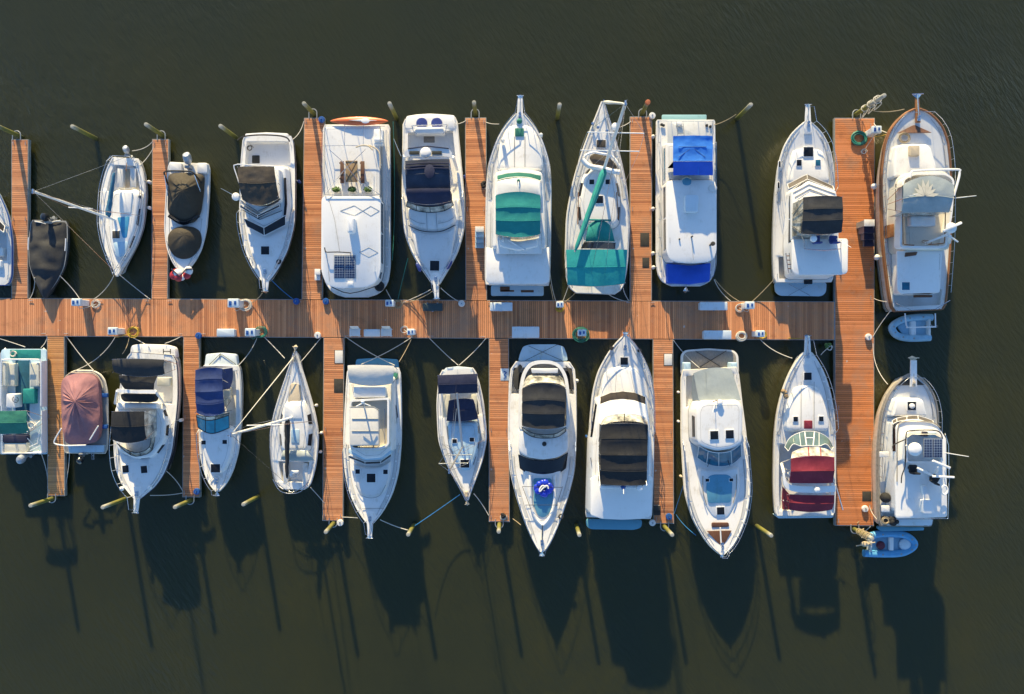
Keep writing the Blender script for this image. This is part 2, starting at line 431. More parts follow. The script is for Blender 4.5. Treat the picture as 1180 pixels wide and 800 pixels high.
def water_mat():
    m, nt, n, l, b = mat_new('murky_water')
    v = coords(n, l, (1, 1, 1))
    f = nz(n, l, v, .045, 6, .6)
    f3 = nz(n, l, coords(n, l, (1, .25, 1)), .5, 5, .6)
    mx = n.new('ShaderNodeMath'); mx.operation = 'MULTIPLY_ADD'; l.new(f3, mx.inputs[0]); mx.inputs[1].default_value = .25; l.new(f, mx.inputs[2])
    l.new(ramp(n, l, mx.outputs[0], [(.38, (.0235, .0260, .0100)), (.60, (.0290, .0310, .0105)), (.74, (.0325, .0330, .0095)), (.9, (.040, .038, .0090))]), b.inputs['Base Color'])
    b.inputs['Roughness'].default_value = .12; b.inputs['IOR'].default_value = 1.36; b.inputs['Specular IOR Level'].default_value = .7
    mp = n.new('ShaderNodeMapping'); tc = n.new('ShaderNodeTexCoord'); l.new(tc.outputs['Object'], mp.inputs[0])
    mp.inputs['Rotation'].default_value = (0, 0, R(56)); mp2 = n.new('ShaderNodeMapping'); mp2.inputs['Scale'].default_value = (.9, 3.2, 1); l.new(mp.outputs[0], mp2.inputs[0])
    w1 = nz(n, l, mp2.outputs[0], 1.3, 4, .6); w2 = nz(n, l, v, .35, 3, .5)
    wind = ramp(n, l, nz(n, l, coords(n, l, (1, 1.6, 1)), .028, 4, .55), [(.38, (.12, .12, .12)), (.62, (1, 1, 1))])
    am = n.new('ShaderNodeMath'); am.operation = 'MULTIPLY_ADD'; l.new(w2, am.inputs[0]); am.inputs[1].default_value = 1.2; l.new(w1, am.inputs[2])
    b.subsurface_method = 'BURLEY'
    b.inputs['Subsurface Weight'].default_value = 1.0; b.inputs['Subsurface Radius'].default_value = (1, 1, .8); b.inputs['Subsurface Scale'].default_value = .5
    bp = n.new('ShaderNodeBump'); bp.inputs['Distance'].default_value = .10; l.new(wind, bp.inputs['Strength']); l.new(am.outputs[0], bp.inputs['Height']); l.new(bp.outputs[0], b.inputs['Normal'])
    return m
M['water'] = water_mat()
# ------------------------------------------------------------------ water and docks
def build_water():
    m = MB(); a = 900
    m.add([(-a, -a, 0), (a, -a, 0), (a, a, 0), (-a, a, 0)], [(0, 1, 2, 3)])
    setp(mesh('water', m, M['water'], None, smooth=False), kind='structure')
    # a bed far below
    m = MB(); m.add([(-a, -a, -6), (a, -a, -6), (a, a, -6), (-a, a, -6)], [(0, 1, 2, 3)])
    setp(mesh('harbour_bed', m, simple('mud', (.06, .05, .035), .95), None, smooth=False), kind='structure')
build_water()

ZD = .50
rp = random.Random(3)
def decking(A, B, C, D, mat, pitch=.14, gap=.018, parent=None):
    """planks laid between edge A-B and edge D-C, one after another from A to B"""
    L = ((B - A).length + (C - D).length) / 2; n = max(1, round(L / pitch)); vs = []; fs = []; tones = []
    g = gap / 2 / L
    for i in range(n):
        t0, t1 = i / n + g, (i + 1) / n - g
        z = ZD + rp.uniform(-.0025, .0025)
        q = [A.lerp(B, t0), A.lerp(B, t1), D.lerp(C, t1), D.lerp(C, t0)]
        o = len(vs)
        vs += [Vector((p.x, p.y, z)) for p in q] + [Vector((p.x, p.y, z - .04)) for p in q]
        up = (q[1] - q[0]).cross(q[3] - q[0]).z > 0
        ff = [(0, 1, 2, 3), (4, 7, 6, 5), (0, 4, 5, 1), (1, 5, 6, 2), (2, 6, 7, 3), (3, 7, 4, 0)]
        for f in ff: fs.append(tuple(o + k for k in (f if up else f[::-1])))
        tn = min(1, max(0, rp.gauss(.5, .24)))
        if rp.random() < .03: tn = rp.choice((0, 1))
        tones += [tn] * 6
    base = CUR['root'].location
    me = bpy.data.meshes.new('decking'); me.from_pydata([v - base for v in vs], [], fs); me.update()
    at = me.attributes.new('tone', 'FLOAT', 'FACE'); at.data.foreach_set('value', tones)
    me.materials.append(mat); o = bpy.data.objects.new('decking', me); col.objects.link(o); o.parent = CUR['root']; return o

def cleat_mb(c, ang, k=1.0, m=None):
    m = m or MB(); c = Vector(c); d = Vector((math.cos(ang), math.sin(ang), 0))
    for s in (-1, 1): m.tube([c + d * .05 * s * k, c + d * .05 * s * k + Vector((0, 0, .06 * k))], .014 * k, 5)
    m.tube([c - d * .15 * k + Vector((0, 0, .075 * k)), c - d * .06 * k + Vector((0, 0, .066 * k)), c + d * .06 * k + Vector((0, 0, .066 * k)), c + d * .15 * k + Vector((0, 0, .075 * k))], .018 * k, 6)
    return m

def dock(name, label, q, along, mat, cleats=(), sections=None):
    """q = four deck corners in photo pixels tl,tr,br,bl; along 'x' or 'y' = way the planks follow one another"""
    tl, tr, br, bl = [P(x, y, ZD) for x, y in q]
    c = (tl + tr + br + bl) / 4
    t = thing(name, (c.x, c.y, 0), label, 'dock', 'dock platforms')
    if along == 'x': decking(tl, tr, br, bl, mat)
    else: decking(tl, bl, br, tr, mat)
    ring = ccw([tl, tr, br, bl]); m = MB()
    out = inset(ring, -.045); inn = inset(ring, .01)
    def rg(p, z): return [Vector((a.x, a.y, z)) for a in p]
    m.loft([rg(out, .22), rg(out, ZD - .012), rg(inn, ZD - .012), rg(inn, .22), rg(out, .22)], cap=False)
    part('frame', m, M['float'])
    L = (tr - tl).length if along == 'x' else (bl - tl).length; n = max(2, int(L / 2.6))
    for i in range(n):
        a, b = (i + .15) / n, (i + .85) / n
        if along == 'x': qq = [tl.lerp(tr, a), tl.lerp(tr, b), bl.lerp(br, b), bl.lerp(br, a)]
        else: qq = [tl.lerp(bl, a), tl.lerp(bl, b), tr.lerp(br, b), tr.lerp(br, a)]
        part('float', MB().prism(inset(ccw(qq), .08), -.3, .40, r=.03), M['rubber'])
    for x, y, a in cleats: part('cleat', cleat_mb(P(x, y, ZD), R(a), 1.0), M['starfish'])
    return t

dock('main_dock', 'long plank walkway running left to right through the marina', [(-12, 344.2), (961.2, 348.3), (961.2, 391.4), (-12, 386.8)], 'x', M['plank'],
     [(36, 346.5, 0), (170, 347, 0), (116, 347, 0), (196, 347, 0), (345, 348, 0), (376, 348, 0), (532, 349, 0), (565, 349, 0), (724, 349, 0), (752, 349, 0), (51, 384.5, 0), (77, 384.5, 0), (208, 385, 0), (235, 385, 0), (366, 387, 0), (400, 387, 0), (556, 388, 0), (497, 387.5, 0), (590, 388, 0)])
dock('end_dock', 'broad cross-planked pier closing the right end of the main walkway', [(962.4, 136.6), (1007.4, 136.6), (1006.4, 605.6), (963, 605.2)], 'y', M['plankt'],
     [(1003, 145, 90), (1003, 215, 90), (1003, 310, 90), (1003, 343, 90), (1002, 388, 90), (1002, 505, 90), (1002, 583, 90), (966, 600, 90), (966, 470, 90)])
G = 'plank finger pier '
fing = [
 ('between the two leftmost boats of the upper row', [(13.8, 161.4), (31.8, 161.4), (31.4, 343.8), (13.8, 343.7)], 'plank'),
 ('in the upper row between the dismasted-looking small sloop and the black-covered runabout', [(176, 161), (193.6, 161), (192.4, 344.5), (175.2, 344.4)], 'plank'),
 ('of the upper row beside the houseboat with the picnic table', [(351, 136.6), (373.2, 136.4), (370.8, 345.2), (348.2, 345.1)], 'plank'),
 ('between the navy-topped cruiser and the green-canvas cruiser', [(536.6, 136.4), (559.6, 136.2), (560.4, 346.1), (537.2, 346)], 'plank'),
 ('between the turquoise-awning sailboat and the bright-blue-canvas houseboat', [(726.6, 135), (750.8, 135), (750.4, 347), (726.6, 346.9)], 'plank'),
 ('of yellow-brown boards beside the pink-covered boat', [(54.8, 387.9), (73.4, 388), (73.8, 571), (55.2, 571)], 'planky'),
 ('in the lower row beside the boat with the scalloped blue bimini', [(211.8, 388.6), (229, 388.7), (229.6, 572.6), (210.8, 572.4)], 'plank'),
 ('between the lower-row sloop and the cream-topped cruiser', [(373.4, 389.4), (395.8, 389.5), (394.6, 599.8), (372.2, 599.6)], 'plank'),
 ('between the navy-awning sailboat and the cruiser carrying a blue float', [(564, 390.3), (585.6, 390.4), (586.6, 601), (564, 600.8)], 'plank'),
 ('between the black-canopied cruiser and the cruiser with the weathered swim platform', [(753, 391.1), (775, 391.2), (776, 603), (754, 602.8)], 'plank'),
]
fing[1] = ('between the small white sloop and the boat with two black covers', fing[1][1], 'plank')
for lab, q, mt in fing:
    (x0, y0), (x1, _), (x2, y2), (x3, _) = q
    up = y2 < 360
    ye = y0 + 4 if up else y2 - 5; ym = (y0 + y2) / 2
    xa, xb = (x0 + 2, x1 - 2) if up else (x3 + 2, x2 - 2)
    dock('finger_pier', G.replace('plank ', '') + lab, q, 'y', M[mt], [(xa, ye, 90), (xb, ye, 90), (x0 + 2, ym, 90), (x1 - 2, ym, 90)])

# ------------------------------------------------------------------ piles
PILES = [
 (25, 158, 3.0, 'pale mooring pile at the tip of the leftmost upper finger pier'),
 (111, 160, 2.7, 'free-standing mossy pile left of the small white sloop'),
 (190, 158, 2.7, 'mossy pile at the tip of the finger pier beside the two black covers'),
 (272.5, 159, 2.7, 'mossy pile off the stern of the brown-bimini cruiser'),
 (363, 133, 2.6, 'pile at the tip of the finger pier left of the picnic-table houseboat'),
 (457, 136.5, 3.0, 'free-standing pile between the orange kayak and the navy-topped cruiser'),
 (548, 133, 2.6, 'pile at the tip of the finger pier left of the green-canvas cruiser'),
 (642, 136.5, 3.0, 'lone pile in open water between the green-canvas cruiser and the ketch-like sailboat'),
 (739, 133, 2.6, 'rusty-topped pile at the finger pier left of the bright-blue-canvas houseboat'),
 (849, 137, 3.0, 'lone pile with the longest shadow, right of the bright-blue-canvas houseboat'),
 (983, 134, 4.2, 'tall rope-wrapped pile at the upper tip of the broad end pier'),
 (65, 573, 2.7, 'yellow-green pile at the tip of the yellow-brown finger pier'),
 (146.5, 574, 3.0, 'yellow-green pile beside the bow of the cruiser with three dark covers'),
 (222.8, 575, 2.7, 'yellow-green pile at the finger pier left of the scalloped blue bimini boat'),
 (297.7, 572, 2.7, 'lone yellow-green pile in open water below the lower-row sloop'),
 (386, 601, 2.7, 'yellow-green pile at the finger pier left of the cream-topped cruiser'),
 (477, 604.6, 2.7, 'pile with two mooring lines between the cream-topped cruiser and navy-awning sailboat'),
 (575.5, 602, 2.7, 'pile at the finger pier left of the cruiser carrying a blue float'),
 (664, 605, 2.8, 'grey-topped lone pile between the two lower cruisers with black canopies'),
 (764, 605, 2.8, 'pile at the finger pier right of the long black canopy'),
 (872, 606, 2.7, 'lone yellow pile left of the stern of the maroon-canvas cruiser'),
 (981, 608, 3.0, 'rope-hung pile at the lower tip of the broad end pier beside the blue dinghy'),
]
PILES[7] = (642, 136.5, 3.0, 'lone pile in open water between the green-canvas cruiser and the tall-masted sailboat')
HOOP = {0, 2, 4, 6, 8, 10, 11, 13, 15, 17, 19, 21}
for i, (x, y, h, lab) in enumerate(PILES):
    c = P(x, y, 0); t = thing('mooring_pile', c, lab, 'pile', 'mooring piles')
    m = MB(); r = .14; rr = random.Random(i)
    prof = [(r * 1.05, -5.0), (r * 1.04, 0), (r, h * .4), (r * .98, h - .05), (r * .9, h), (r * .5, h + .012), (0, h + .015)]
    m.lathe(c, prof, 14)
    # slight lean
    lx, ly = rr.uniform(-.02, .02), rr.uniform(-.02, .02)
    for v in m.v: v.x += lx * v.z; v.y += ly * v.z
    if i == 8: part('post', m, M['pile']); part('cap', MB().lathe(c + Vector((lx * h, ly * h, h - .18)), [(.17, 0), (.175, .1), (.16, .2), (.05, .215)], 14), simple('rusty_red_cap', (.45, .13, .05), .7, var=.3))
    else: part('post', m, M['pile'])
    if i in HOOP:   # pile guide hoop bolted to the finger pier
        s = -1 if y < 300 else 1; m = MB()
        pts = [c + Vector((-.30, s * -.34 * -1 * -1, .5))]
        e = -1 if y < 300 else 1
        hoop = [Vector((c.x + .27 * math.cos(a), c.y + .27 * math.sin(a), .52)) for a in [R(k) for k in range(0, 181, 15)]]
        if y > 300: hoop = [Vector((p.x, 2 * c.y - p.y, p.z)) for p in hoop]
        hoop = [hoop[0] + Vector((0, e * .35, 0))] + hoop + [hoop[-1] + Vector((0, e * .35, 0))]
        m.tube(hoop, .035, 6); part('guide_hoop', m, M['starfish'])

# ------------------------------------------------------------------ boat kit
class Hull:
    def __init__(s, fr, stern, bow, prof, zs, zb, mat='hull', deck='white', cockpit=(), rim=.06, camber=.05, rail='rubber', rake=.5, power=1.8, build=True, chine=.86, railr=.035):
        s.zs, s.zb, s.pw = zs, zb, power
        s.a = fr(*stern, zs); s.b = fr(*bow, zb); s.a.z = 0; s.b.z = 0
        s.d = (s.b - s.a).normalized(); s.n = Vector((-s.d.y, s.d.x, 0)); s.L = (s.b - s.a).length
        kk = fr.k * S
        s.pt = [p[0] for p in prof]; s.pw_ = [p[1] * kk * (H - (zs + (zb - zs) * p[0])) / H for p in prof]
        s.slopes()
        s.rake = rake; s.chine = chine
        s.parts = {}
        if build: s.make(mat, deck, cockpit, rim, camber, rail, railr)
    def slopes(s):
        x, y = s.pt, s.pw_; n = len(x); d = [(y[i+1]-y[i])/(x[i+1]-x[i]) for i in range(n-1)]
        m = [d[0]] + [0 if d[i-1]*d[i] <= 0 else 2*d[i-1]*d[i]/(d[i-1]+d[i]) for i in range(1, n-1)] + [d[-1]]
        s.m = m
    def w(s, t):
        x, y, m = s.pt, s.pw_, s.m
        t = min(max(t, x[0]), x[-1])
        for i in range(len(x)-1):
            if t <= x[i+1]:
                h = x[i+1]-x[i]; u = (t-x[i])/h
                return max(.01, (2*u**3-3*u*u+1)*y[i]+(u**3-2*u*u+u)*h*m[i]+(-2*u**3+3*u*u)*y[i+1]+(u**3-u*u)*h*m[i+1])
        return y[-1]
    def z(s, t): return s.zs + (s.zb - s.zs) * max(0, t) ** s.pw
    def at(s, t, lat=0.0, z=None, dz=0.0):
        p = s.a + s.d * (s.L * t) + s.n * lat; p.z = s.z(t) + dz if z is None else z; return p
    def edge(s, t, side, ins=.08, dz=0.0):
        """side +1 = left when looking to the bow"""
        return s.at(t, side * max(0, s.w(t) - ins), dz=dz)
    def ts(s, n=30, extra=()):
        t = sorted(set([round(1 - (1 - i / n) ** 1.35, 4) for i in range(n + 1)] + [p for p in s.pt] + list(extra)))
        return t
    def make(s, mat, deck, cockpit, rim, camber, rail, railr, seam=True):
        T = s.ts(); rings = []
        for t in T:
            w = s.w(t); zt = s.z(t); q = t ** 3.5; ch = s.chine * (1 - q) + .28 * q
            sec = [(w, zt, 0), (w * (.985 - .08 * q), zt * .72, .2), (w * (ch + .55 * (1 - ch)), zt * .4, .45), (w * ch, .06, .85), (w * ch * .85, -.25, 1.0), (0, -.5, 1.0)]
            ring = []
            for (y, z, k) in sec: ring.append(s.at(t, y, z) - s.d * s.rake * k * t ** 5)
            for (y, z, k) in reversed(sec[:-1]): ring.append(s.at(t, -y, z) - s.d * s.rake * k * t ** 5)
            rings.append(ring)
        m = MB(); m.loft(rings, cap=False, closed=False); n_ = len(rings[0]); m.f.append(tuple(range(n_))[::-1]); m.f.append(tuple(len(m.v) - n_ + i for i in range(n_)))
        s.hull = part('hull', m, M[mat])
        # deck with its toe rail and sunken cockpits
        cuts = []
        for (t0, t1, side, zf) in cockpit: cuts += [t0, t0 + .0015, t1, t1 + .0015]
        m = MB(); rings = []
        for t in s.ts(30, cuts):
            w = s.w(t); zt = s.z(t); r = min(rim, w * .4); ck = None
            for (t0, t1, side, zf) in cockpit:
                if t0 + .001 < t <= t1 + .0001: ck = (side, zf)
            e = [(w - .004, zt), (w - .004, zt + .05), (w - r * .9, zt + .05), (w - r, zt + .004)]
            if ck and w - ck[0] > .1: wi = w - ck[0]; zf = ck[1]; e += [(wi, zt + .01), (wi - .01, zt), (wi - .02, zf + .02), (wi - .05, zf), (wi * .5, zf)]
            else: e += [(w * .8 if w * .8 < w - r else (w - r) * .95, zt + .006 + camber * .2), (w * .6, zt + camber * .6), (w * .45, zt + camber * .75), (w * .3, zt + camber * .9), (w * .15, zt + camber)]
            c = (0, (e[-1][1]))
            rings.append([s.at(t, y, z) for y, z in e] + [s.at(t, *c)] + [s.at(t, -y, z) for y, z in reversed(e)])
        m.loft(rings, cap=False, closed=False)
        # flip so the faces look up
        m.f = [tuple(reversed(f)) for f in m.f]
        s.deck = part('deck', m, M[deck])
        if s.L > 8.5:
            for sd in (1, -1):
                for a_, b_ in ((.50, .60), (.61, .71), (.72, .82), (.83, .91)):
                    tt = [a_ + (b_ - a_) * i / 5 for i in range(6)]
                    part('nonskid_panel', MB().sheet([[s.at(t, sd * (s.w(t) - .13), dz=.022) for t in tt], [s.at(t, sd * (s.w(t) - min(.30, s.w(t) * .6)), dz=.030 + camber * .3) for t in tt]], .012), M['panelgrey'], s.deck)
        if seam:
            for sd in (1, -1):
                q = [s.at(t, sd * max(.02, s.w(t) - .34 * min(1, s.w(t))), dz=camber * .5 + .02) for t in [.5 + .03 * i for i in range(16)] if t < .96]
                part('waterway_seam', MB().tube(q, .011, 4), M['grey'], s.deck)
        if rail:
            pts = [s.at(t, s.w(t) + .01, dz=-.05) for t in T] + [s.at(t, -s.w(t) - .01, dz=-.05) for t in reversed(T)]
            pts = [p - (s.d * .02 if 0 else Vector()) for p in pts]
            pts.append(pts[0]); s.rr = part('rub_rail', MB().tube(pts, railr, 6), M[rail])
    def rail(s, t0=.35, h=.6, n=6, name='bow_rail', ins=.10, r=.022, mid=False, ext=0.0, mat='steel', open_bow=False, t1=1.0, sides=(1, -1)):
        m = MB(); h *= .88
        def line(side, dz, T): return [s.edge(t, side, ins - (.05 if name == 'bow_rail' else 0), dz * min(1, (t - t0) / .04 + .15) if name == 'bow_rail' else dz) for t in T]
        T = [t0 + (t1 - t0) * (1 - (1 - i / 16) ** 1.3) for i in range(17)]
        for dz in ([h, h * .5] if mid else [h]):
            A = line(1, dz, T); B = line(-1, dz, T)
            if ext: tip = [s.at(1, .16, dz=dz) + s.d * ext, s.at(1, -.16, dz=dz) + s.d * ext]
            else: tip = []
            if open_bow or t1 < 1 or len(sides) == 1:
                if 1 in sides: m.tube(A, r)
                if -1 in sides: m.tube(B, r)
            else: m.tube(A[:-1] + tip + B[:-1][::-1], r)
        for i in range(n):
            t = t0 + (t1 - t0) * (.04 + .93 * i / (n - 1 if n > 1 else 1))
            for sd in sides:
                m.tube([s.edge(t, sd, ins, 0), s.edge(t, sd, ins - (.05 if name == 'bow_rail' else 0), h * min(1, (t - t0) / .04 + .15) if name == 'bow_rail' else h)], r * .85, 5)
        return part(name, m, M[mat])
    def pulpit(s, L=.6, w=.22, mat='white', anchor=True, back=.8, lift=.06):
        """anchor platform sticking out over the bow"""
        b = s.at(1, 0); m = MB()
        q = [b - s.d * back + s.n * w * 1.3, b - s.d * back - s.n * w * 1.3, b - s.n * w + s.d * .05, b - s.n * w * .75 + s.d * (L - .05), b - s.n * w * .4 + s.d * L, b + s.n * w * .4 + s.d * L, b + s.n * w * .75 + s.d * (L - .05), b + s.n * w + s.d * .05]
        m.prism(q, b.z - .02, b.z + lift, r=.02, rnd=.08)
        o = part('anchor_platform', m, M[mat])
        if anchor: s.anchor(b + s.d * (L - .12) + Vector((0, 0, lift + .03)), back + .2)
        return o
    def anchor(s, c, L=.8, k=1.0, mat='steel'):
        c = Vector(c); m = MB()
        m.tube([c + s.d * .12, c - s.d * L * .5, c - s.d * L + Vector((0, 0, .03))], .025 * k, 6)
        f = c + s.d * .16
        m.add([f + s.n * .20 * k + Vector((0, 0, -.10)), f - s.n * .20 * k + Vector((0, 0, -.10)), f - s.d * .34 + Vector((0, 0, -.02)), f + s.d * .14 + Vector((0, 0, -.22)), f + s.d * .02 + Vector((0, 0, .04))],
              [(0, 2, 4), (1, 4, 2), (0, 4, 3), (4, 1, 3), (0, 3, 2), (1, 2, 3)])
        m.tube([f + s.n * .24 * k, f - s.n * .24 * k], .022 * k, 6)
        a = part('anchor', m, M[mat])
        m = MB(); w = c - s.d * (L + .05); m.lathe(w - Vector((0, 0, .05)), [(.10, 0), (.10, .06), (.06, .07), (.06, .13), (.09, .14), (.09, .17), (0, .18)], 12)
        m.box(w - s.d * .18 - Vector((0, 0, .05)), .2, .22, .12, math.atan2(s.d.y, s.d.x), .03)
        part('windlass', m, M[mat]); return a
    def cleats(s, ts=(.06, .5, .86)):
        a = math.atan2(s.d.y, s.d.x)
        for t in ts:
            for sd in (1, -1): part('cleat', cleat_mb(s.edge(t, sd, .16, .02), a, .9), M['steel'], s.deck)
    def hatch(s, t, lat=0, w=.5, l=None, g='glass', z=None, dz=.05, parent=None, cover=None, name='hatch', frame='whitemetal'):
        return hatch_at(s.at(t, lat, dz=dz) if z is None else s.at(t, lat, z), w, l or w, math.atan2(s.d.y, s.d.x) - math.pi / 2, g, parent or s.deck, name, frame)

def hatch_at(c, w, l, rz=0, g='glass', parent=None, name='hatch', frame='whitemetal'):
    m = MB(); m.box(c - Vector((0, 0, .04)), w + .07, l + .07, .065, rz, .015)
    o = part(name, m, M[frame], parent)
    part('pane', MB().box(c, w, l, .034, rz, .012), M[g], o) if 0 else mesh('pane', MB().box(c, w, l, .034, rz, .012), M[g], o)
    return o

def fender(h, t, side, label, mat='fender', r=.12, L=.55, drop=.25, out=.02, ball=False):
    p = h.at(t, side * (h.w(t) + r + out), dz=-drop); q = h.edge(t, side, .05, .04)
    m = MB()
    if ball: m.ball(p - Vector((0, 0, .25)), .2, .22)
    else: m.lathe(p - Vector((0, 0, L)), [(.02, -.04), (.05, 0), (r * .8, .05), (r, .12), (r, L - .12), (r * .8, L - .05), (.05, L), (.03, L + .05)], 12)
    t_ = thing('fender', (p.x, p.y, p.z - L), label, 'fender', 'boat fenders')
    part('body', m, M[mat], t_)
    part('lanyard', MB().tube([p + Vector((0, 0, .02)), (p + q) / 2 + Vector((0, 0, .08)), q], .014, 5), M['rope'], t_)
    return t_

def cabin(name, fr, pts, z0, z1, mat='white', r=.10, rnd=.25, taper=.12, win=None, parent=None, wz=(.3, .78), minlen=.8, slope=None, wmat='glass', skip=()):
    w = fr.pts(pts, z1); q = ccw(w)
    # pts are where its top edge is seen; the foot is wider by taper
    foot = inset(rounded(q, rnd) if rnd else q, -taper)
    m = MB(); h = z1 - z0; r = min(r, h * .5)
    def at(p, z, s=True): return [Vector((a.x, a.y, z + (slope(a) if slope and s else 0))) for a in p]
    tp = rounded(q, rnd) if rnd else q
    rings = [at(foot, z0, False), at(inset(tp, -taper * r / h), z1 - r), at(inset(tp, r * .25), z1 - r * .3), at(inset(tp, r), z1), at(inset(tp, r + .25), z1 + .02)]
    m.loft(rings); o = part(name, m, M[mat], parent)
    gl = [Vector((p.x, p.y, z0 + .06)) for p in inset(foot, -.012)]
    mesh('foot_seam', MB().tube(gl + [gl[0]], .014, 4), M['grey'], o)
    if not slope:
        gl = [Vector((p.x, p.y, z1 + .012)) for p in inset(tp, r + .12)]
        mesh('roof_seam', MB().tube(gl + [gl[0]], .008, 4), M['grey'], o)
    if win:
        n = len(q)
        for i in range(n):
            if i in skip: continue
            a, b = q[i], q[(i + 1) % n]; L = (b - a).length
            if L < minlen: continue
            e = (b - a).normalized(); no = Vector((e.y, -e.x, 0))
            k = max(1, int(L / 1.7)); mg = min(.16, L * .12) + (rnd * .3)
            span = (L - 2 * mg) / k
            for j in range(k):
                u0 = mg + j * span + .04; u1 = mg + (j + 1) * span - .04
                def pt(u, f, o_): 
                    p = a + e * u + no * (taper * (1 - f) + o_); p.z = z0 + h * f; return p
                mm = MB(); fr0, fr1 = wz
                ring = lambda o_: [pt(u0, fr0, o_), pt(u1, fr0, o_), pt(u1 - .05, fr1, o_), pt(u0 + .05, fr1, o_)]
                A = ring(.012); B = ring(-.05)
                mm.loft([B, A], cap=True)
                mesh('window', mm, M[wmat], o, smooth=False)
    return o

def strip(pts_a, pts_b, th=.02):
    """a band of glass or cloth between two lines of points"""
    return MB().sheet([list(pts_a), list(pts_b)], th)

def windshield(fr, outer, zo, inner, zi, mat='glass', mull=2, frame='whitemetal', r=.022, parent=None, name='windshield', sm=4):
    A = smooth_line(fr.pts(outer, zo), sm); B = smooth_line(fr.pts(inner, zi), sm)
    n = max(len(A), len(B))
    def res(L, n):
        out = []
        for i in range(n):
            u = i / (n - 1) * (len(L) - 1); k = min(int(u), len(L) - 2); out.append(L[k].lerp(L[k + 1], u - k))
        return out
    A, B = res(A, n), res(B, n)
    o = part(name, strip(A, B, .02), M[mat], parent); CUR['ws'] = o
    m = MB(); up = Vector((0, 0, .015))
    m.tube([p + up for p in A], r); m.tube([p + up for p in B], r)
    for i in range(mull + 2):
        k = round(i / (mull + 1) * (n - 1)); m.tube([A[k] + up, B[k] + up], r * .9)
    mesh('frame', m, M[frame], o); return o

def bimini(fr, corners, z, mat, arch=.16, bows=2, sag=.03, wr=.012, bul=(0, 0), legs=True, dz=(0, 0), foot=None, name='bimini_top', seed=1, parent=None, skirt=.05, legsz=None, shade_curtain=None, cs='fbsp', zc=None):
    """corners: left-top, right-top, right-bottom, left-bottom as seen; cloth stretched over bows on tube legs"""
    (a, b, c, d) = corners
    z0, z1 = z + dz[0], z + dz[1]
    A, B, C_, D = fr(*a, z0), fr(*b, z0), fr(*c, z1), fr(*d, z1)
    g = canvas_grid((A, B, C_, D), arch, bows, sag * .7, wr * 1.5, bul, seed=seed, larch=.45)
    o = part(name, MB().sheet(g, skirt), M[mat], parent)
    if shade_curtain:  # opaque curtain walls, added so the deck behind falls in shade
        zf = (foot if foot is not None else z0 - 1.3) if zc is None else zc; n = len(g) - 1
        cen = (A + B + C_ + D) / 4
        def wall(row):
            q = [Vector((p.x, p.y, p.z - skirt - .01)).lerp(Vector((cen.x, cen.y, p.z - skirt - .01)), .035) for p in row]
            lo = [Vector((p.x, p.y, zf)).lerp(Vector((cen.x, cen.y, zf)), -.01) for p in q]
            return MB().sheet([q, lo], .015)
        for key, row in (('f', g[0]), ('b', g[n]), ('s', [r[0] for r in g]), ('p', [r[-1] for r in g])):
            if key in cs: mesh('side_curtain', wall(row), M[shade_curtain], o)
    n = len(g) - 1; m = MB()
    for k in range(1, bows):
        m.tube([p + Vector((0, 0, .004)) for p in g[round(k / bows * n)]], .02, 5)
    if m.v: mesh('bow_seam', m, M[mat], o)
    m = MB()
    for k in range(bows + 1):
        row = g[round(k / bows * n)]
        m.tube([p + Vector((0, 0, -skirt - .02)) for p in row], .02, 6)
    mesh('bows', m, M['steel'], o)
    if legs and foot is not None:
        for e0, e1 in ((A, D), (B, C_)):
            m = MB()
            mid = e0.lerp(e1, .5); ft = mid.copy(); ft.z = foot
            for k in range(bows + 1):
                p = e0.lerp(e1, k / bows) - Vector((0, 0, skirt)); m.tube([p, Vector((ft.x, ft.y, foot)).lerp(Vector((p.x, p.y, foot)), .35)], .018, 5)
            mesh('leg_frame', m, M['steel'], o)
    return o

def seat(fr, r4, z0, z1, mat='wvinyl', name='seat', rnd=.1, parent=None, back=None):
    o = part(name, MB().prism(fr.pts(rect(*r4), z1), z0, z1, r=.07, rnd=rnd), M[mat], parent)
    return o
def slab(fr, pts, z0, z1, mat, name, rnd=.05, r=.02, parent=None, taper=0, label=None):
    return part(name, MB().prism(fr.pts(pts, z1), z0, z1, r=r, rnd=rnd, taper=taper), M[mat], parent, label)
def bars(name, lines, r=.018, mat='steel', parent=None, n=6, sm=0):
    m = MB()
    for l in lines: m.tube(smooth_line(l, sm) if sm else l, r, n)
    return part(name, m, M[mat], parent)
def radome(fr, x, y, z, r=.3, mat='bright', name='radar_dome', parent=None, h=.22):
    return part(name, MB().lathe(fr(x, y, z), [(r * .8, 0), (r, h * .25), (r, h * .6), (r * .85, h * .85), (r * .4, h), (0, h * 1.03)], 18), M[mat], parent)
def antenna(fr, p0, z0, p1, z1, r=.02, name='antenna', mat='whitemetal', parent=None):
    return part(name, MB().tube([fr(*p0, z0), fr(*p1, z1)], r, 6, r2=r * .6), M[mat], parent)

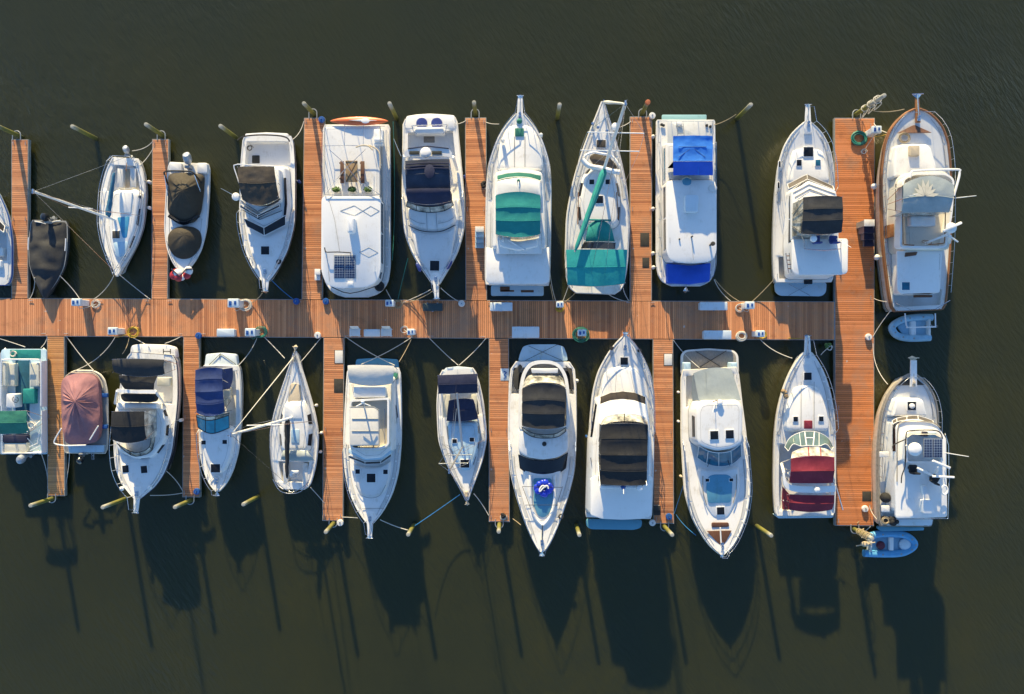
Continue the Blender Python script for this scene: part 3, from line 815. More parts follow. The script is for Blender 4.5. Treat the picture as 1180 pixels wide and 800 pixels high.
def outboard(c, d, k=1.0, mat='motor', name='outboard_motor', tilt=0.0):
    """cowl, leg and propeller behind the transom; d = direction away from the boat"""
    c = Vector(c); d = Vector((d[0], d[1], 0)).normalized(); n = Vector((-d.y, d.x, 0)); up = Vector((0, 0, 1))
    ax = (up * math.cos(tilt) + d * math.sin(tilt)).normalized(); fw = (d * math.cos(tilt) - up * math.sin(tilt)).normalized()
    def ring(h, l0, l1, w): 
        return [c + ax * h * k + fw * ((l0 + l1) / 2 + (l1 - l0) / 2 * math.cos(a)) * k + n * w * math.sin(a) * k for a in [2 * math.pi * i / 14 for i in range(14)]]
    m = MB().loft([ring(.05, -.22, .24, .17), ring(.15, -.28, .32, .22), ring(.42, -.28, .34, .23), ring(.58, -.22, .28, .19), ring(.64, -.08, .14, .08)])
    o = part(name, m, M[mat])
    m = MB().loft([ring(.06, -.10, .14, .09), ring(-.5, -.06, .12, .06), ring(-.95, -.04, .12, .045)])
    m.loft([ring(-.58, -.10, .28, .12), ring(-.62, -.10, .30, .13)])
    mesh('leg', m, M['grey'], o)
    m = MB(); q = c - ax * .95 * k
    m.tube([q - fw * .15 * k, q + fw * .22 * k], .05 * k, 8)
    for i in range(3):
        a = 2 * math.pi * i / 3; v = (n * math.cos(a) + ax * math.sin(a)) * .17 * k; b = q + fw * .24 * k
        sd_ = fw.cross(v).normalized() * .07 * k
        m.add([b, b + v + sd_, b + v - sd_ + fw * .04 * k], [(0, 1, 2), (2, 1, 0)])
    mesh('propeller', m, M['grey'], o)
    mesh('bracket', MB().box(c - d * .26 * k - up * .25 * k, .14 * k, .3 * k, .5 * k, math.atan2(d.y, d.x), .02), M['grey'], o)
    return o

def mast(base, tip, r=.075, spread=(.45, .75), sw=(.9, .7), nrm=Vector((1, 0, 0)), mat='alu', hull=None, stays=True, fore=None, aft=None, chain=None, furl=None, furlmat='wvinyl'):
    base, tip = Vector(base), Vector(tip)
    m = MB(); m.tube([base, base.lerp(tip, .5), tip], r, 10, r2=r * .85)
    o = part('mast', m, M[mat])
    top = MB().box(tip - Vector((0, 0, .02)), .26, .10, .10, math.atan2(nrm.y, nrm.x) + math.pi / 2, .01); top.tube([tip + Vector((0, 0, .06)), tip + Vector((0, 0, .55))], .012, 5)
    mesh('masthead', top, M['steel'], o)
    ends = []
    for f, w in zip(spread, sw):
        c = base.lerp(tip, f)
        mesh('spreader', MB().tube([c - nrm * w, c, c + nrm * w], .03, 6), M[mat], o); ends.append((c - nrm * w, c + nrm * w))
    m = MB()
    if chain:
        for i, cp in enumerate(chain):
            e = [x[i] for x in ends]; m.tube([cp] + e + [tip], .012, 4)
            if ends: m.tube([cp.lerp(chain[i], 0), base.lerp(tip, spread[0])], .010, 4)
    if fore and not furl: m.tube([fore, tip], .012, 4)
    if aft:
        for q in (aft if isinstance(aft, list) else [aft]): m.tube([q, tip], .012, 4)
    if m.v: part('rigging', m, M['steel'])
    if fore and furl:
        L = [fore.lerp(tip, t) for t in (0.0, .06, .12, .3, .6, .9, .97)]
        rs = [.03, .05, furl, furl, furl * .8, furl * .5, .02]; mm = MB()
        d = (tip - fore).normalized(); x = d.cross(Vector((0, 1, .1))).normalized(); y = d.cross(x)
        mm.loft([[p + (x * math.cos(2 * math.pi * k / 8) + y * math.sin(2 * math.pi * k / 8)) * q * (1 + .12 * math.sin(9 * i + 3 * k)) for k in range(8)] for i, (p, q) in enumerate(zip(L, rs))])
        part('furled_sail', mm, M[furlmat])
        part('forestay', MB().tube([fore, tip], .014, 4), M['steel'])
    return o
def boom(a, b, r=.06, cover=None, cr=.16, seed=0):
    a, b = Vector(a), Vector(b)
    o = part('boom', MB().tube([a, b], r, 8), M['alu'])
    if cover:
        m = MB(); n = 26; d = (b - a).normalized(); x = d.cross(Vector((0, 0, 1))).normalized(); y = x.cross(d); rings = []
        for i in range(n + 1):
            t = i / n; q = cr * (1.0 - .50 * t) * (min(1, (t + .02) * 12) ** .5) * (min(1, (1.02 - t) * 14) ** .5)
            q *= 1 + .12 * noise.noise(Vector((t * 14, seed, 0)))
            c = a.lerp(b, .01 + .97 * t) + Vector((0, 0, .08 + q * .5)) + x * .03 * noise.noise(Vector((t * 8, seed, 3)))
            rings.append([c + x * math.cos(2 * math.pi * k / 10) * q + y * math.sin(2 * math.pi * k / 10) * q * 1.35 for k in range(10)])
        m.loft(rings); part('sail_cover', m, M[cover])
    return o
def wheel(c, r=.3, ax=(0, 1, .3), mat='steel', name='steering_wheel', parent=None):
    c = Vector(c); ax = Vector(ax).normalized(); u = Vector((1, 0, 0)); x = (u - ax * u.dot(ax)).normalized(); y = ax.cross(x)
    ring = [c + (x * math.cos(a) + y * math.sin(a)) * r for a in [2 * math.pi * i / 16 for i in range(17)]]
    m = MB().tube(ring, .018, 6)
    for i in range(3):
        a = 2 * math.pi * i / 3; m.tube([c, c + (x * math.cos(a) + y * math.sin(a)) * r], .012, 5)
    return part(name, m, M[mat], parent)
def helm_seat(c, mat='wvinyl', rz=0.0, name='helm_seat'):
    c = Vector(c); d = Vector((math.cos(rz), math.sin(rz), 0))
    m = MB(); m.box(c + Vector((0, 0, .3)), .5, .5, .16, rz, .06); m.box(c - d * .24 + Vector((0, 0, .4)), .12, .5, .45, rz, .05)
    o = part(name, m, M[mat]); mesh('pedestal', MB().lathe(c, [(.16, 0), (.05, .05), (.05, .3)], 10), M['steel'], o); return o
def coil(c, r=.22, turns=4, mat='rope', tr=.018, name=None, seed=0, z=.02):
    c = Vector(c); rr = random.Random(seed); pts = []
    for i in range(turns * 14 + 1):
        a = 2 * math.pi * i / 14; q = r * (1 + .18 * math.sin(a * .37 + seed)) - .012 * i / 14
        pts.append(c + Vector((math.cos(a) * q + .03 * math.sin(i * .4), math.sin(a) * q * .85, z + .012 * (i / 14) + tr)))
    return MB().tube(pts, tr, 5)
def windline(fr, pts, z, r=.008, mat='grey', name='seam'):
    return bars(name, [fr.pts(pts, z)], r, mat)
# ------------------------------------------------------------------ boats, upper row
def boat(fr, x, y, name, label, cat, group=None):
    p = fr(x, y, 0); return thing(name, (p.x, p.y, 0), label, cat, group)
def hullcover(h, t0, t1, lift, mat, wr=.05, seed=0, out=.05, skirt=.14, nu=20, nv=44, name='cover', p=2.0, ins=0.0):
    """mooring cover laid over the hull; lift = [(t, height)]"""
    g = []
    def lf(t):
        for (a, x), (b, y) in zip(lift, lift[1:]):
            if t <= b: u = (t - a) / (b - a); u = u * u * (3 - 2 * u); return x + (y - x) * u
        return lift[-1][1]
    for j in range(nv + 1):
        t = t0 + (t1 - t0) * j / nv; w = h.w(t) + out - ins; row = []
        for i in range(nu + 1):
            s = -1 + 2 * i / nu; s2 = math.copysign(min(1, abs(s)), s)
            q = h.at(t, s2 * w); q.z = h.z(t) + .05 + lf(t) * (1 - abs(s2) ** p)
            n1 = noise.noise(Vector((q.x * 1.3, q.y * 1.3, seed))); n2 = noise.noise(Vector((q.x * 4, q.y * 3 + n1 * 3, seed + 4)))
            q.z += (wr * n1 * 1.6 + wr * .7 * (.5 - abs(n2))) * (1 - abs(s2) ** 4)
            if abs(s2) > .999: q.z -= skirt
            row.append(q)
        g.append(row)
    return part(name, MB().sheet(g, .02), M[mat])
def puckered(name, fr, outline, ze, peak, zp, mat, rnd=.3, power=1.6, wr=.06, folds=19, seed=0, skirt=.2, wr2=.0):
    o = rounded(ccw(fr.pts(outline, ze)), rnd, 5)
    dn = []
    L = []
    for i in range(len(o)):   # resample for the folds
        a, b = o[i], o[(i + 1) % len(o)]; k = max(1, int((b - a).length / .12)); L += [a.lerp(b, j / k) for j in range(k)]
    r = dome_rings(L, fr(*peak, zp), zp, power, 12, wr, folds, seed, wr2)
    base = [Vector((p.x, p.y, p.z - skirt)) for p in inset(L, -.03)]
    mb = MB(); mb.loft([base] + r); return part(name, mb, M[mat])
def zrect(x0, y0, x1, y1): return [(x0, y0), (x1, y0), (x1, y1), (x0, y1)]

# --- the boat cut by the left edge
boat(FA, -20, 520, 'moored_boat', 'pale blue rounded boat cut off by the left edge, beside the leftmost upper pier', 'boat')
h = Hull(FA, (-22, 690), (-30, 300), [(0, 45), (.03, 60), (.12, 68), (.4, 70), (.65, 62), (.82, 42), (.93, 22), (1, 4)], .75, 1.0, 'hullb', 'nonskid', [(.25, .6, .3, .4)], rail='bfender', railr=.05)
h.rail(.6, .45, 4); h.cleats((.08, .8))
windshield(FA, [(-70, 455), (-25, 420), (20, 455)], 1.0, [(-66, 480), (-25, 455), (15, 480)], 1.45)
seat(FA, (-60, 540, 10, 575), .4, .8, 'wvinyl', 'rear_seat'); seat(FA, (-55, 590, 5, 620), .6, 1.0, 'wvinyl', 'sun_pad')
bars('gunwale_rail', [[h.edge(.05 + .05 * i, -1, .12, .12) for i in range(12)]], .02)

# --- black covered runabout
boat(FA, 190, 580, 'covered_runabout', 'small dark runabout under a worn black cover, its bow at the main walkway', 'boat')
h = Hull(FA, (198, 432), (180, 742), [(0, 66), (.05, 74), (.3, 78), (.55, 72), (.75, 50), (.88, 27), (.96, 12), (1, 3)], .60, .85, 'hulldark', 'grey', rail='rubber', rake=.3)
hullcover(h, .02, 1.0, [(0, .08), (.25, .30), (.34, .42), (.62, .40), (.72, .16), (.85, .30), (1, .05)], 'char', .09, 3, out=.03)
bars('cover_strap', [[h.edge(.23 + .02 * i, 1, .06, .16) for i in range(9)], [h.edge(.23 + .02 * i, -1, .06, .16) for i in range(9)]], .045, 'whitemetal')
outboard(FA(193, 424, 1.0), (0, 1), .95)
bars('stern_trim', [FA.pts([(140, 436), (165, 440), (185, 446)], .78), FA.pts([(205, 440), (225, 434), (243, 432)], .78)], .04, 'aged')

# --- small white sloop with its mast leaning over the water
boat(FA, 490, 400, 'sailboat', 'small white sloop with a leaning bare mast and blue sail cover in the upper row', 'sailboat')
h = Hull(FA, (502, 182), (468, 655), [(0, 50), (.03, 57), (.12, 74), (.32, 88), (.52, 87), (.7, 70), (.85, 40), (.95, 14), (1, 3)], .95, 1.2, 'hull', 'white', [(.06, .285, .36, .55)], rail='aged')
h.cleats((.03, .9))
cabin('cabin', FA, [(452, 312), (545, 312), (552, 360), (535, 470), (500, 560), (468, 575), (446, 540), (436, 430), (440, 350)], 1.0, 1.45, 'white', .1, .5, .2, True, wz=(.35, .75))
slab(FA, [(474, 318), (530, 318), (522, 400), (478, 400)], 1.40, 1.55, 'bright', 'companion_hatch', parent=None)
slab(FA, [(470, 420), (520, 415), (508, 500), (492, 502)], 1.46, 1.485, 'bluepad', 'deck_panel', rnd=.1, r=.004)
slab(FA, [(452, 520), (515, 515), (500, 575), (470, 580)], 1.455, 1.482, 'bluedeck', 'nonskid_panel', rnd=.2, r=.004)
hatch_at(FA(466, 489, 1.51), .5, .5, 0, 'brglass')
slab(FA, zrect(470, 222, 492, 300), .55, .92, 'aged', 'cockpit_bench'); slab(FA, zrect(522, 222, 545, 300), .55, .92, 'aged', 'cockpit_bench')
slab(FA, zrect(496, 225, 520, 300), .55, .58, 'tan', 'cockpit_sole')
nb = Vector((math.cos(R(4)), math.sin(R(4)), 0))
mb_, mt_ = FA(461, 430, 1.45), P(38.5, 220.8, 9.7); mb_ = Vector((mb_.x, mb_.y, 1.42))
mast(mb_, mt_, .085, (.47,), (.75,), h.n, 'bright', chain=[h.edge(.48, 1, .08, .05), h.edge(.48, -1, .08, .05)], fore=h.at(.98, 0), aft=h.at(.0, 0, dz=.1))
boom(mb_ + Vector((0, 0, .75)), FA(462, 238, 1.9), .05, 'navy', .17, 2)
CUR['last'].data.materials[0] = canvas('faded_blue_canvas', (.02, .12, .22))
outboard(FA(512, 160, 1.0), (.05, 1), .8, 'motorw', tilt=.5)
wheelp = bars('tiller', [[FA(508, 200, 1.1), FA(505, 235, 1.2)]], .025, 'teak')
h.rail(.86, .6, 3, 'bow_pulpit', mid=True); h.rail(0, .55, 4, 'lifeline', mid=True, t1=.86)
bars('stern_rail', [[h.edge(.05, 1, .06, .55), h.at(0, .55, dz=.55), h.at(0, -.55, dz=.55), h.edge(.05, -1, .06, .55)], [h.at(0, .5, dz=.05), h.at(0, .5, dz=.55)], [h.at(0, -.5, dz=.05), h.at(0, -.5, dz=.55)]], .02)
fender(h, .18, 1, 'white fender near the stern of the small white sloop, on its right side'); fender(h, .40, 1, 'white fender amidships of the small white sloop, on its right side')

# --- runabout with two black covers
boat(FB, 180, 450, 'bowrider', 'white runabout with two brown-black cockpit covers and a silver outboard', 'boat')
h = Hull(FB, (185, 250), (160, 655), [(0, 70), (.04, 76), (.3, 79), (.55, 78), (.75, 66), (.87, 47), (.95, 26), (1, 8)], .75, .95, 'hull', 'white', rail='aged', rake=.3)
slab(FB, zrect(112, 246, 158, 285), .75, 1.05, 'wvinyl', 'stern_seat', rnd=.15, r=.06); slab(FB, zrect(212, 248, 252, 288), .75, 1.05, 'wvinyl', 'stern_seat', rnd=.15, r=.06)
puckered('cockpit_cover', FB, [(108, 290), (170, 284), (238, 292), (234, 360), (224, 430), (205, 464), (165, 472), (130, 462), (106, 430)], 1.15, (162, 350), 2.15, 'olive', .3, 1.3, .07, 15, 1)
puckered('bow_cover', FB, [(106, 515), (125, 492), (155, 482), (195, 484), (222, 500), (228, 535), (218, 570), (190, 598), (160, 604), (130, 594), (108, 560)], 1.05, (165, 515), 1.5, 'olive', .3, 2.2, .03, 9, 5)
windshield(FB, [(108, 448), (165, 478), (225, 448)], 1.05, [(112, 440), (165, 466), (220, 440)], 1.32, 'glass', 2, 'rubber')
bars('wake_tower', [FB.pts([(92, 284), (110, 279), (150, 279), (190, 281), (203, 287)], 2.2), [FB(92, 284, 2.2), FB(108, 330, 1.0)], [FB(203, 287, 2.2), FB(236, 330, 1.0)]], .055, 'rubber', sm=2)
bars('tower_strut', [[FB(204, 290, 2.1), FB(234, 372, 1.0)], [FB(94, 286, 2.1), FB(106, 370, 1.0)]], .03)
outboard(FB(184, 250, 1.05), (.05, 1), 1.15, 'motorw', tilt=.75)
h.cleats((.1, .75)); bars('bow_handrail', [[h.edge(t, s, .12, .1) for t in (.72, .8, .88, .94)] for s in (1, -1)], .018)
m = MB(); rr = random.Random(4)
mr_ = MB()
for k in range(9):
    a = rr.uniform(0, 6.28); c = FB(158 + 34 * math.cos(a) * rr.uniform(.3, 1), 655 + 16 * math.sin(a), 1.0)
    (m if k % 3 else mr_).ball(c + Vector((0, 0, rr.uniform(0, .12))), rr.uniform(.22, .34), rr.uniform(.12, .2), 12, 6)
t_ = thing('water_toy', FB(158, 655, 1.0), 'crumpled red and white inflatable heaped over the bow of the runabout with two covers', 'water toy')
part('red_panel', m, simple('red_vinyl', (.42, .03, .04), .4, var=.3)); part('white_panel', mr_, M['wvinyl'])
part('dark_strap', MB().tube([FB(120, 640, 1.25), FB(150, 668, 1.3), FB(175, 640, 1.28), FB(200, 640, 1.2)], .05, 6), M['navy2'])

# --- cruiser with brown bimini and chevrons
boat(FB, 470, 420, 'motor_cruiser', 'white cruiser with a brown bimini and dark chevron windshield, bow at the walkway', 'boat')
h = Hull(FB, (476, 150), (467, 690), [(0, 86), (.03, 93), (.3, 102), (.55, 103), (.75, 84), (.88, 54), (.96, 27), (1, 9)], 1.2, 1.7, 'hull', 'white', [(.035, .2, .28, .7)], rail='rubber')
slab(FB, [(392, 141), (470, 136), (550, 140), (550, 156), (392, 156)], .5, 1.22, 'bright', 'transom_step', rnd=.1)
cabin('cabin', FB, [(392, 262), (538, 262), (546, 400), (540, 455), (463, 495), (400, 462), (384, 400)], 1.25, 1.95, 'white', .1, .2, .14, True, wz=(.3, .8), skip=(3, 4))
windshield(FB, [(386, 452), (461, 488), (541, 442)], 2.02, [(400, 484), (463, 517), (541, 478)], 1.74, 'glass', 1, sm=0)
slab(FB, [(376, 268), (518, 268), (522, 385), (440, 432), (372, 396)], 1.95, 2.62, 'white', 'flybridge', rnd=.15, r=.1)
windshield(FB, [(374, 404), (438, 442), (519, 402)], 2.66, [(374, 412), (438, 450), (520, 411)], 2.42, 'glass', 1, sm=0)
bars('styling_groove', [FB.pts([(377, 391), (438, 428), (516, 390)], 2.67), FB.pts([(382, 422), (445, 458), (528, 425)], 2.02)], .02, 'rubber')
bimini(FB, [(362, 263), (498, 263), (510, 374), (374, 380)], 3.45, 'brown', .14, 2, .05, .05, bul=(.0, .45), foot=2.6, seed=4, shade_curtain='brown', cs='bs')
bars('canopy_frame', [FB.pts([(350, 258), (352, 270), (372, 330)], 3.35), FB.pts([(350, 258), (365, 254), (500, 262)], 3.4), FB.pts([(486, 262), (512, 330)], 3.3)], .035, 'whitemetal')
bars('stern_arch', [FB.pts([(363, 166), (385, 152), (440, 146), (510, 148), (545, 156), (556, 170)], 1.75)], .05, 'rubber', sm=3)
radome(FB, 360, 375, 3.0, .26); antenna(FB, (352, 370), 3.1, (303, 343), 4.6)
bars('dome_bracket', [[FB(360, 376, 3.0), FB(385, 392, 2.6)]], .035, 'whitemetal')
hatch_at(FB(466, 572, 1.62), .55, .55, 0, 'glass')
slab(FB, zrect(417, 221, 445, 250), .7, .74, 'mat', 'floor_mat'); slab(FB, zrect(400, 158, 540, 172), .7, 1.2, 'wvinyl', 'stern_bench', rnd=.1, r=.06)
m = coil(FB(410, 195, 1.28), .2, 3, tr=.02, seed=2); part('rope_coil', m, M['blackrope'])
slab(FB, [(534, 305), (542, 303), (546, 400), (541, 447), (533, 444), (537, 400)], 1.94, 2.03, 'glass', 'side_window', rnd=.02, r=.01); slab(FB, [(372, 400), (384, 408), (438, 442), (520, 400), (520, 409), (438, 453), (376, 414)], 2.0, 2.14, 'glass', 'chevron_band', rnd=0, r=.005)
h.pulpit(.55, .22); h.rail(.5, .7, 7, ext=.45); h.cleats()
part('deck_line', coil(FB(517, 614, 1.6), .16, 3, tr=.03, seed=5), M['blackrope'])
fender(h, .3, 1, 'blue fender on the right side of the brown-bimini cruiser', 'bfender', r=.1)

# --- houseboat with picnic table
boat(FC, 215, 430, 'houseboat', 'long white houseboat with an upper deck picnic table, roof solar panels and potted plants', 'houseboat')
h = Hull(FC, (218, 135), (218, 745), [(0, 112), (.02, 117), (.2, 119), (.8, 119), (.9, 112), (.96, 92), (.985, 70), (1, 40)], .95, 1.05, 'hullp', 'white', rail='aged', rake=.1, power=1)
cabin('main_cabin', FC, [(104, 140), (300, 140), (300, 400), (104, 400)], 1.0, 1.95, 'white', .06, .05, .02, True, wz=(.35, .8), minlen=1)
cabin('wheelhouse', FC, [(97, 392), (302, 392), (302, 640), (290, 690), (255, 708), (150, 712), (112, 695), (95, 645)], 1.0, 2.55, 'white', .05, .3, .02, True, wz=(.4, .8), minlen=.9)
slab(FC, [(93, 388), (304, 388), (304, 650), (292, 692), (255, 712), (150, 716), (110, 702), (92, 655)], 2.55, 2.66, 'bright', 'roof', rnd=.35, r=.05)
ZR = 2.66
bars('guard_rail', [FC.pts([(106, 140), (106, 383)], 2.75), FC.pts([(106, 140), (318, 140)], 2.75), FC.pts([(302, 140), (302, 383)], 2.75), FC.pts([(106, 383), (302, 383)], 2.75)] + [[FC(x, y, 1.95), FC(x, y, 2.75)] for x in (106, 302) for y in (140, 200, 260, 320, 383)] + [[FC(x, 140, 1.95), FC(x, 140, 2.75)] for x in (160, 215, 260)], .02, 'grey')
bars('awning_frame', [FC.pts([(110, 210), (190, 208), (270, 212), (300, 220)], 2.9), FC.pts([(112, 378), (170, 300), (250, 222)], 2.8), FC.pts([(120, 222), (165, 262), (230, 340), (300, 382)], 2.8), FC.pts([(176, 135), (176, 208)], 2.9), FC.pts([(242, 135), (242, 208)], 2.9)], .02, 'steel')
bars('folded_frame', [FC.pts([(215, 215), (240, 208), (262, 212), (275, 225)], 3.3), FC.pts([(260, 208), (285, 218), (300, 240), (302, 290)], 3.2)], .05, 'tan', sm=3)
seat(FC, (278, 150, 312, 205), 1.95, 2.4, 'bright', 'lounge_chair')
slab(FC, zrect(280, 182, 310, 192), 2.3, 2.75, 'bright', 'chair_back')
slab(FC, zrect(252, 270, 276, 340), 1.95, 1.97, 'bluedeck', 'deck_mat') if 0 else None
m = MB(); m.prism(FC.pts(zrect(179, 262, 221, 338), 2.6), 2.55, 2.6, r=.01)
t_ = thing('picnic_table', FC(200, 300, 1.97), 'brown picnic table on the houseboat upper deck', 'table')
part('table_top', m, M['tablewood']); part('diagonal_brace', MB().tube(FC.pts([(181, 264), (219, 336)], 2.605), .02).tube(FC.pts([(219, 264), (181, 336)], 2.605), .02), M['dteak'])
for x in (184, 216):
    for y in (268, 332): part('leg', MB().tube([FC(x, y, 1.97), FC(x, y, 2.55)], .04, 6), M['tablewood'])
for i, (a, b) in enumerate(((160, 173), (232, 246))):
    lab = ('narrow brown bench on the left of the picnic table', 'narrow brown bench on the right of the picnic table')[i]
    t_ = thing('bench', FC((a + b) / 2, 302, 1.97), lab, 'bench', 'picnic benches')
    part('bench_top', MB().prism(FC.pts(zrect(a, 264, b, 342), 2.38), 2.34, 2.38, r=.01), M['dteak'])
    for y in (275, 330): part('leg', MB().box(FC((a + b) / 2, y, 1.97), .2, .06, .37), M['dteak'])
for i, (x, lab) in enumerate(((150, 'left'), (206, 'middle'), (262, 'right'))):
    t_ = thing('potted_plant', FC(x, 368, 1.97), f'{lab}most of the three potted plants at the front of the houseboat upper deck' if lab != 'middle' else 'middle one of the three potted plants on the houseboat upper deck', 'plant', 'potted plants')
    c = FC(x, 368, 1.97); part('pot', MB().box(c, .5, .3, .28, 0, .03), M['wvinyl']); part('soil', MB().box(c + Vector((0, 0, .26)), .44, .24, .03), M['soil'])
    mm = MB(); rr = random.Random(i)
    for k in range(130):
        a = rr.uniform(0, 6.28); q = rr.random() ** .5; p = c + Vector((.27 * q * math.cos(a), .18 * q * math.sin(a), .32 + .3 * rr.random() * (1.1 - q)))
        d = Vector((rr.gauss(0, 1), rr.gauss(0, 1), rr.random())).normalized() * .07; e = d.cross(Vector((rr.random(), rr.random(), 1))).normalized() * .03
        mm.add([p - d, p + e, p + d, p - e], [(0, 1, 2, 3)])
    part('foliage', mm, M['leaf'], smooth=False)
slab(FC, [(182, 462), (210, 462), (208, 518), (184, 518)], ZR, ZR + .62, 'bright', 'air_vent', rnd=.15, r=.12)
zz = lambda l: FC.pts(l, ZR + .012)
m = MB(); m.tube(zz([(160, 440), (210, 421), (240, 440), (268, 423), (299, 440), (268, 458), (240, 440), (210, 457), (160, 440)]), .011, 4)
part('roof_line', m, M['grey']); m = MB(); m.tube(zz([(228, 587), (262, 570), (294, 588), (262, 604), (228, 587)]), .012, 4)
part('roof_line', m, M['grey'])
bars('roof_cable', [zz([(118, 395), (140, 470), (158, 585)]), zz([(112, 590), (122, 690)])], .012, 'grey')
for (a, b) in ((139, 174), (178, 213)):
    o = part('solar_panel', MB().prism(FC.pts(zrect(a, 599, b, 678), ZR + .08), ZR + .04, ZR + .08, r=.004), M['solar'])
    mesh('frame', MB().prism(FC.pts(zrect(a - 1.5, 597, b + 1.5, 680), ZR + .06), ZR + .01, ZR + .06, r=.004), M['alu'], o)
bars('roof_grab_bar', [FC.pts([(105, 570), (107, 583), (115, 587), (150, 586), (196, 589)], ZR + .35), [FC(196, 589, ZR + .35), FC(196, 589, ZR)], [FC(107, 583, ZR + .35), FC(107, 583, ZR)]], .035, 'rubber', sm=2)
slab(FC, zrect(185, 692, 205, 704), ZR, ZR + .15, 'bright', 'roof_light_box'); antenna(FC, (283, 655), ZR, (284, 632), ZR + 1.2, .03)
slab(FC, zrect(170, 716, 240, 732), 1.0, 1.08, 'blueplat', 'bow_locker'); bars('bow_chain', [FC.pts([(130, 710), (195, 733), (285, 708)], 1.6)], .03, 'rubber', sm=3)
m = MB(); c = FC(300, 708, 1.15); m.tube([c + Vector((.26 * math.cos(a), .26 * math.sin(a), .05)) for a in [2 * math.pi * k / 16 for k in range(17)]], .09, 8); m.ball(c + Vector((0, 0, .03)), .2, .05)
solo('tyre_fender', m, M['rubber'], 'black tyre lying on the foredeck corner of the picnic-table houseboat', 'tyre')
h.cleats((.05, .5, .9))
bars('side_rail', [[h.edge(.05 + .045 * i, s, .12, .75) for i in range(19)] for s in (1, -1)] + [[h.edge(.05 + .135 * i, s, .12, .02), h.edge(.05 + .135 * i, s, .12, .75)] for s in (1, -1) for i in range(7)], .016)
# orange kayak hung across the stern
k = thing('kayak', FC(228, 123, 1.6), 'orange kayak slung across the stern of the picnic-table houseboat', 'kayak')
m = MB(); rings = []
for i in range(25):
    t = i / 24; w = .30 * math.sin(math.pi * min(max(t, .004), .996)) ** .6; x = 125 + 205 * t; c = FC(x, 122, 2.0)
    rings.append([c + Vector((0, w * math.cos(a), .22 * w / .3 * math.sin(a))) for a in [2 * math.pi * q / 12 for q in range(12)]])
part('hull', m.loft(rings), M['orange'])
part('deck_stripe', MB().prism(FC.pts([(190, 118), (235, 115), (290, 119), (235, 123)], 2.25), 2.18, 2.24, r=.01), M['wvinyl'])
part('cockpit', MB().lathe(FC(250, 122, 2.20), [(.0, 0), (.26, 0), (.28, .05), (.24, .06)], 18, sq=.6), M['bright'])

# --- navy cruiser T6
boat(FC, 488, 420, 'motor_cruiser', 'white express cruiser with a navy bimini, white radar dome and two round blue stern stools', 'boat')
h = Hull(FC, (478, 112), (500, 700), [(0, 88), (.03, 95), (.12, 98), (.3, 104), (.5, 109), (.65, 106), (.8, 82), (.9, 50), (.96, 27), (1, 12)], 1.2, 1.85, 'hull', 'white', [(.08, .5, .32, .75)], rail='cream', railr=.05)
slab(FC, [(394, 104), (430, 98), (478, 95), (530, 98), (566, 101), (570, 150), (388, 150)], .6, 1.24, 'bright', 'swim_platform', rnd=.15, r=.04)
slab(FC, [(425, 142), (526, 142), (530, 166), (422, 166)], 1.2, 1.75, 'wvinyl', 'aft_bench', rnd=.12, r=.08)
for x, w in ((450, 'left'), (503, 'right')):
    part('round_cushion', MB().lathe(FC(x, 131, 1.24), [(.36, 0), (.38, .1), (.33, .16), (0, .17)], 20), M['bvinyl'])
slab(FC, zrect(456, 176, 495, 198), .75, .79, 'gteak', 'floor_grate')
bars('bench_rail', [FC.pts([(414, 138), (420, 158), (432, 168)], 1.8), FC.pts([(540, 134), (534, 156), (524, 168)], 1.8), FC.pts([(414, 138), (540, 134)], 1.85)], .03)
A_ = FC.pts([(388, 232), (400, 222), (440, 214), (470, 212), (510, 214), (545, 222), (556, 234)], 2.9); B_ = FC.pts([(386, 256), (400, 248), (440, 246), (470, 246), (510, 246), (548, 250), (560, 262)], 2.85)
ar = part('radar_arch', MB().sheet([smooth_line(A_, 3), smooth_line(B_, 3)], .12), M['bright'])
mesh('speaker_panel', MB().prism(FC.pts(zrect(405, 228, 440, 240), 2.93), 2.88, 2.925, r=.005), M['mesh'], ar); mesh('speaker_panel', MB().prism(FC.pts(zrect(485, 228, 520, 240), 2.93), 2.88, 2.925, r=.005), M['mesh'], ar)
mesh('trim', MB().tube(FC.pts([(400, 220), (470, 211), (545, 219)], 2.93), .035), M['navy2'], ar)
mesh('arch_leg', MB().tube([FC(388, 245, 2.85), FC(386, 290, 1.4)], .1, 8), M['bright'], ar); mesh('arch_leg', MB().tube([FC(560, 248, 2.85), FC(575, 295, 1.4)], .1, 8), M['bright'], ar)
radome(FC, 464, 236, 2.95, .36); antenna(FC, (375, 245), 2.7, (350, 185), 5.2, .022)
bimini(FC, [(390, 262), (547, 256), (550, 360), (392, 362)], 3.5, 'slate', .12, 2, .05, .02, seed=2, foot=1.5)
bimini(FC, [(392, 362), (550, 360), (552, 400), (396, 402)], 3.48, 'navy2', .12, 1, .02, .01, bul=(0, .25), seed=3, foot=1.6, name='bimini_extension', dz=(0, -.15), legs=False, shade_curtain='navy2', cs='bsp')
bars('bimini_strap', [FC.pts([(392, 276 + 9 * k), (470, 270 + 9 * k), (545, 272 + 9 * k)], 3.64) for k in range(3)], .045, 'navy2', sm=4)
part('oval_cover', MB().lathe(FC(477, 300, 3.62), [(.34, 0), (.33, .06), (.2, .10), (0, .11)], 20, sq=1.35), M['navy2'])
windshield(FC, [(398, 406), (430, 420), (478, 426), (525, 420), (556, 404)], 2.35, [(394, 424), (430, 440), (480, 446), (530, 440), (562, 420)], 1.85, 'clear', 3, 'rubber')
m = MB(); m.prism(FC.pts([(392, 420), (560, 416), (578, 470), (560, 500), (520, 512), (480, 514), (440, 508), (402, 490)], 1.78), 1.3, 1.84, r=.12, rnd=.4, taper=.15); part('raised_foredeck', m, M['white'])
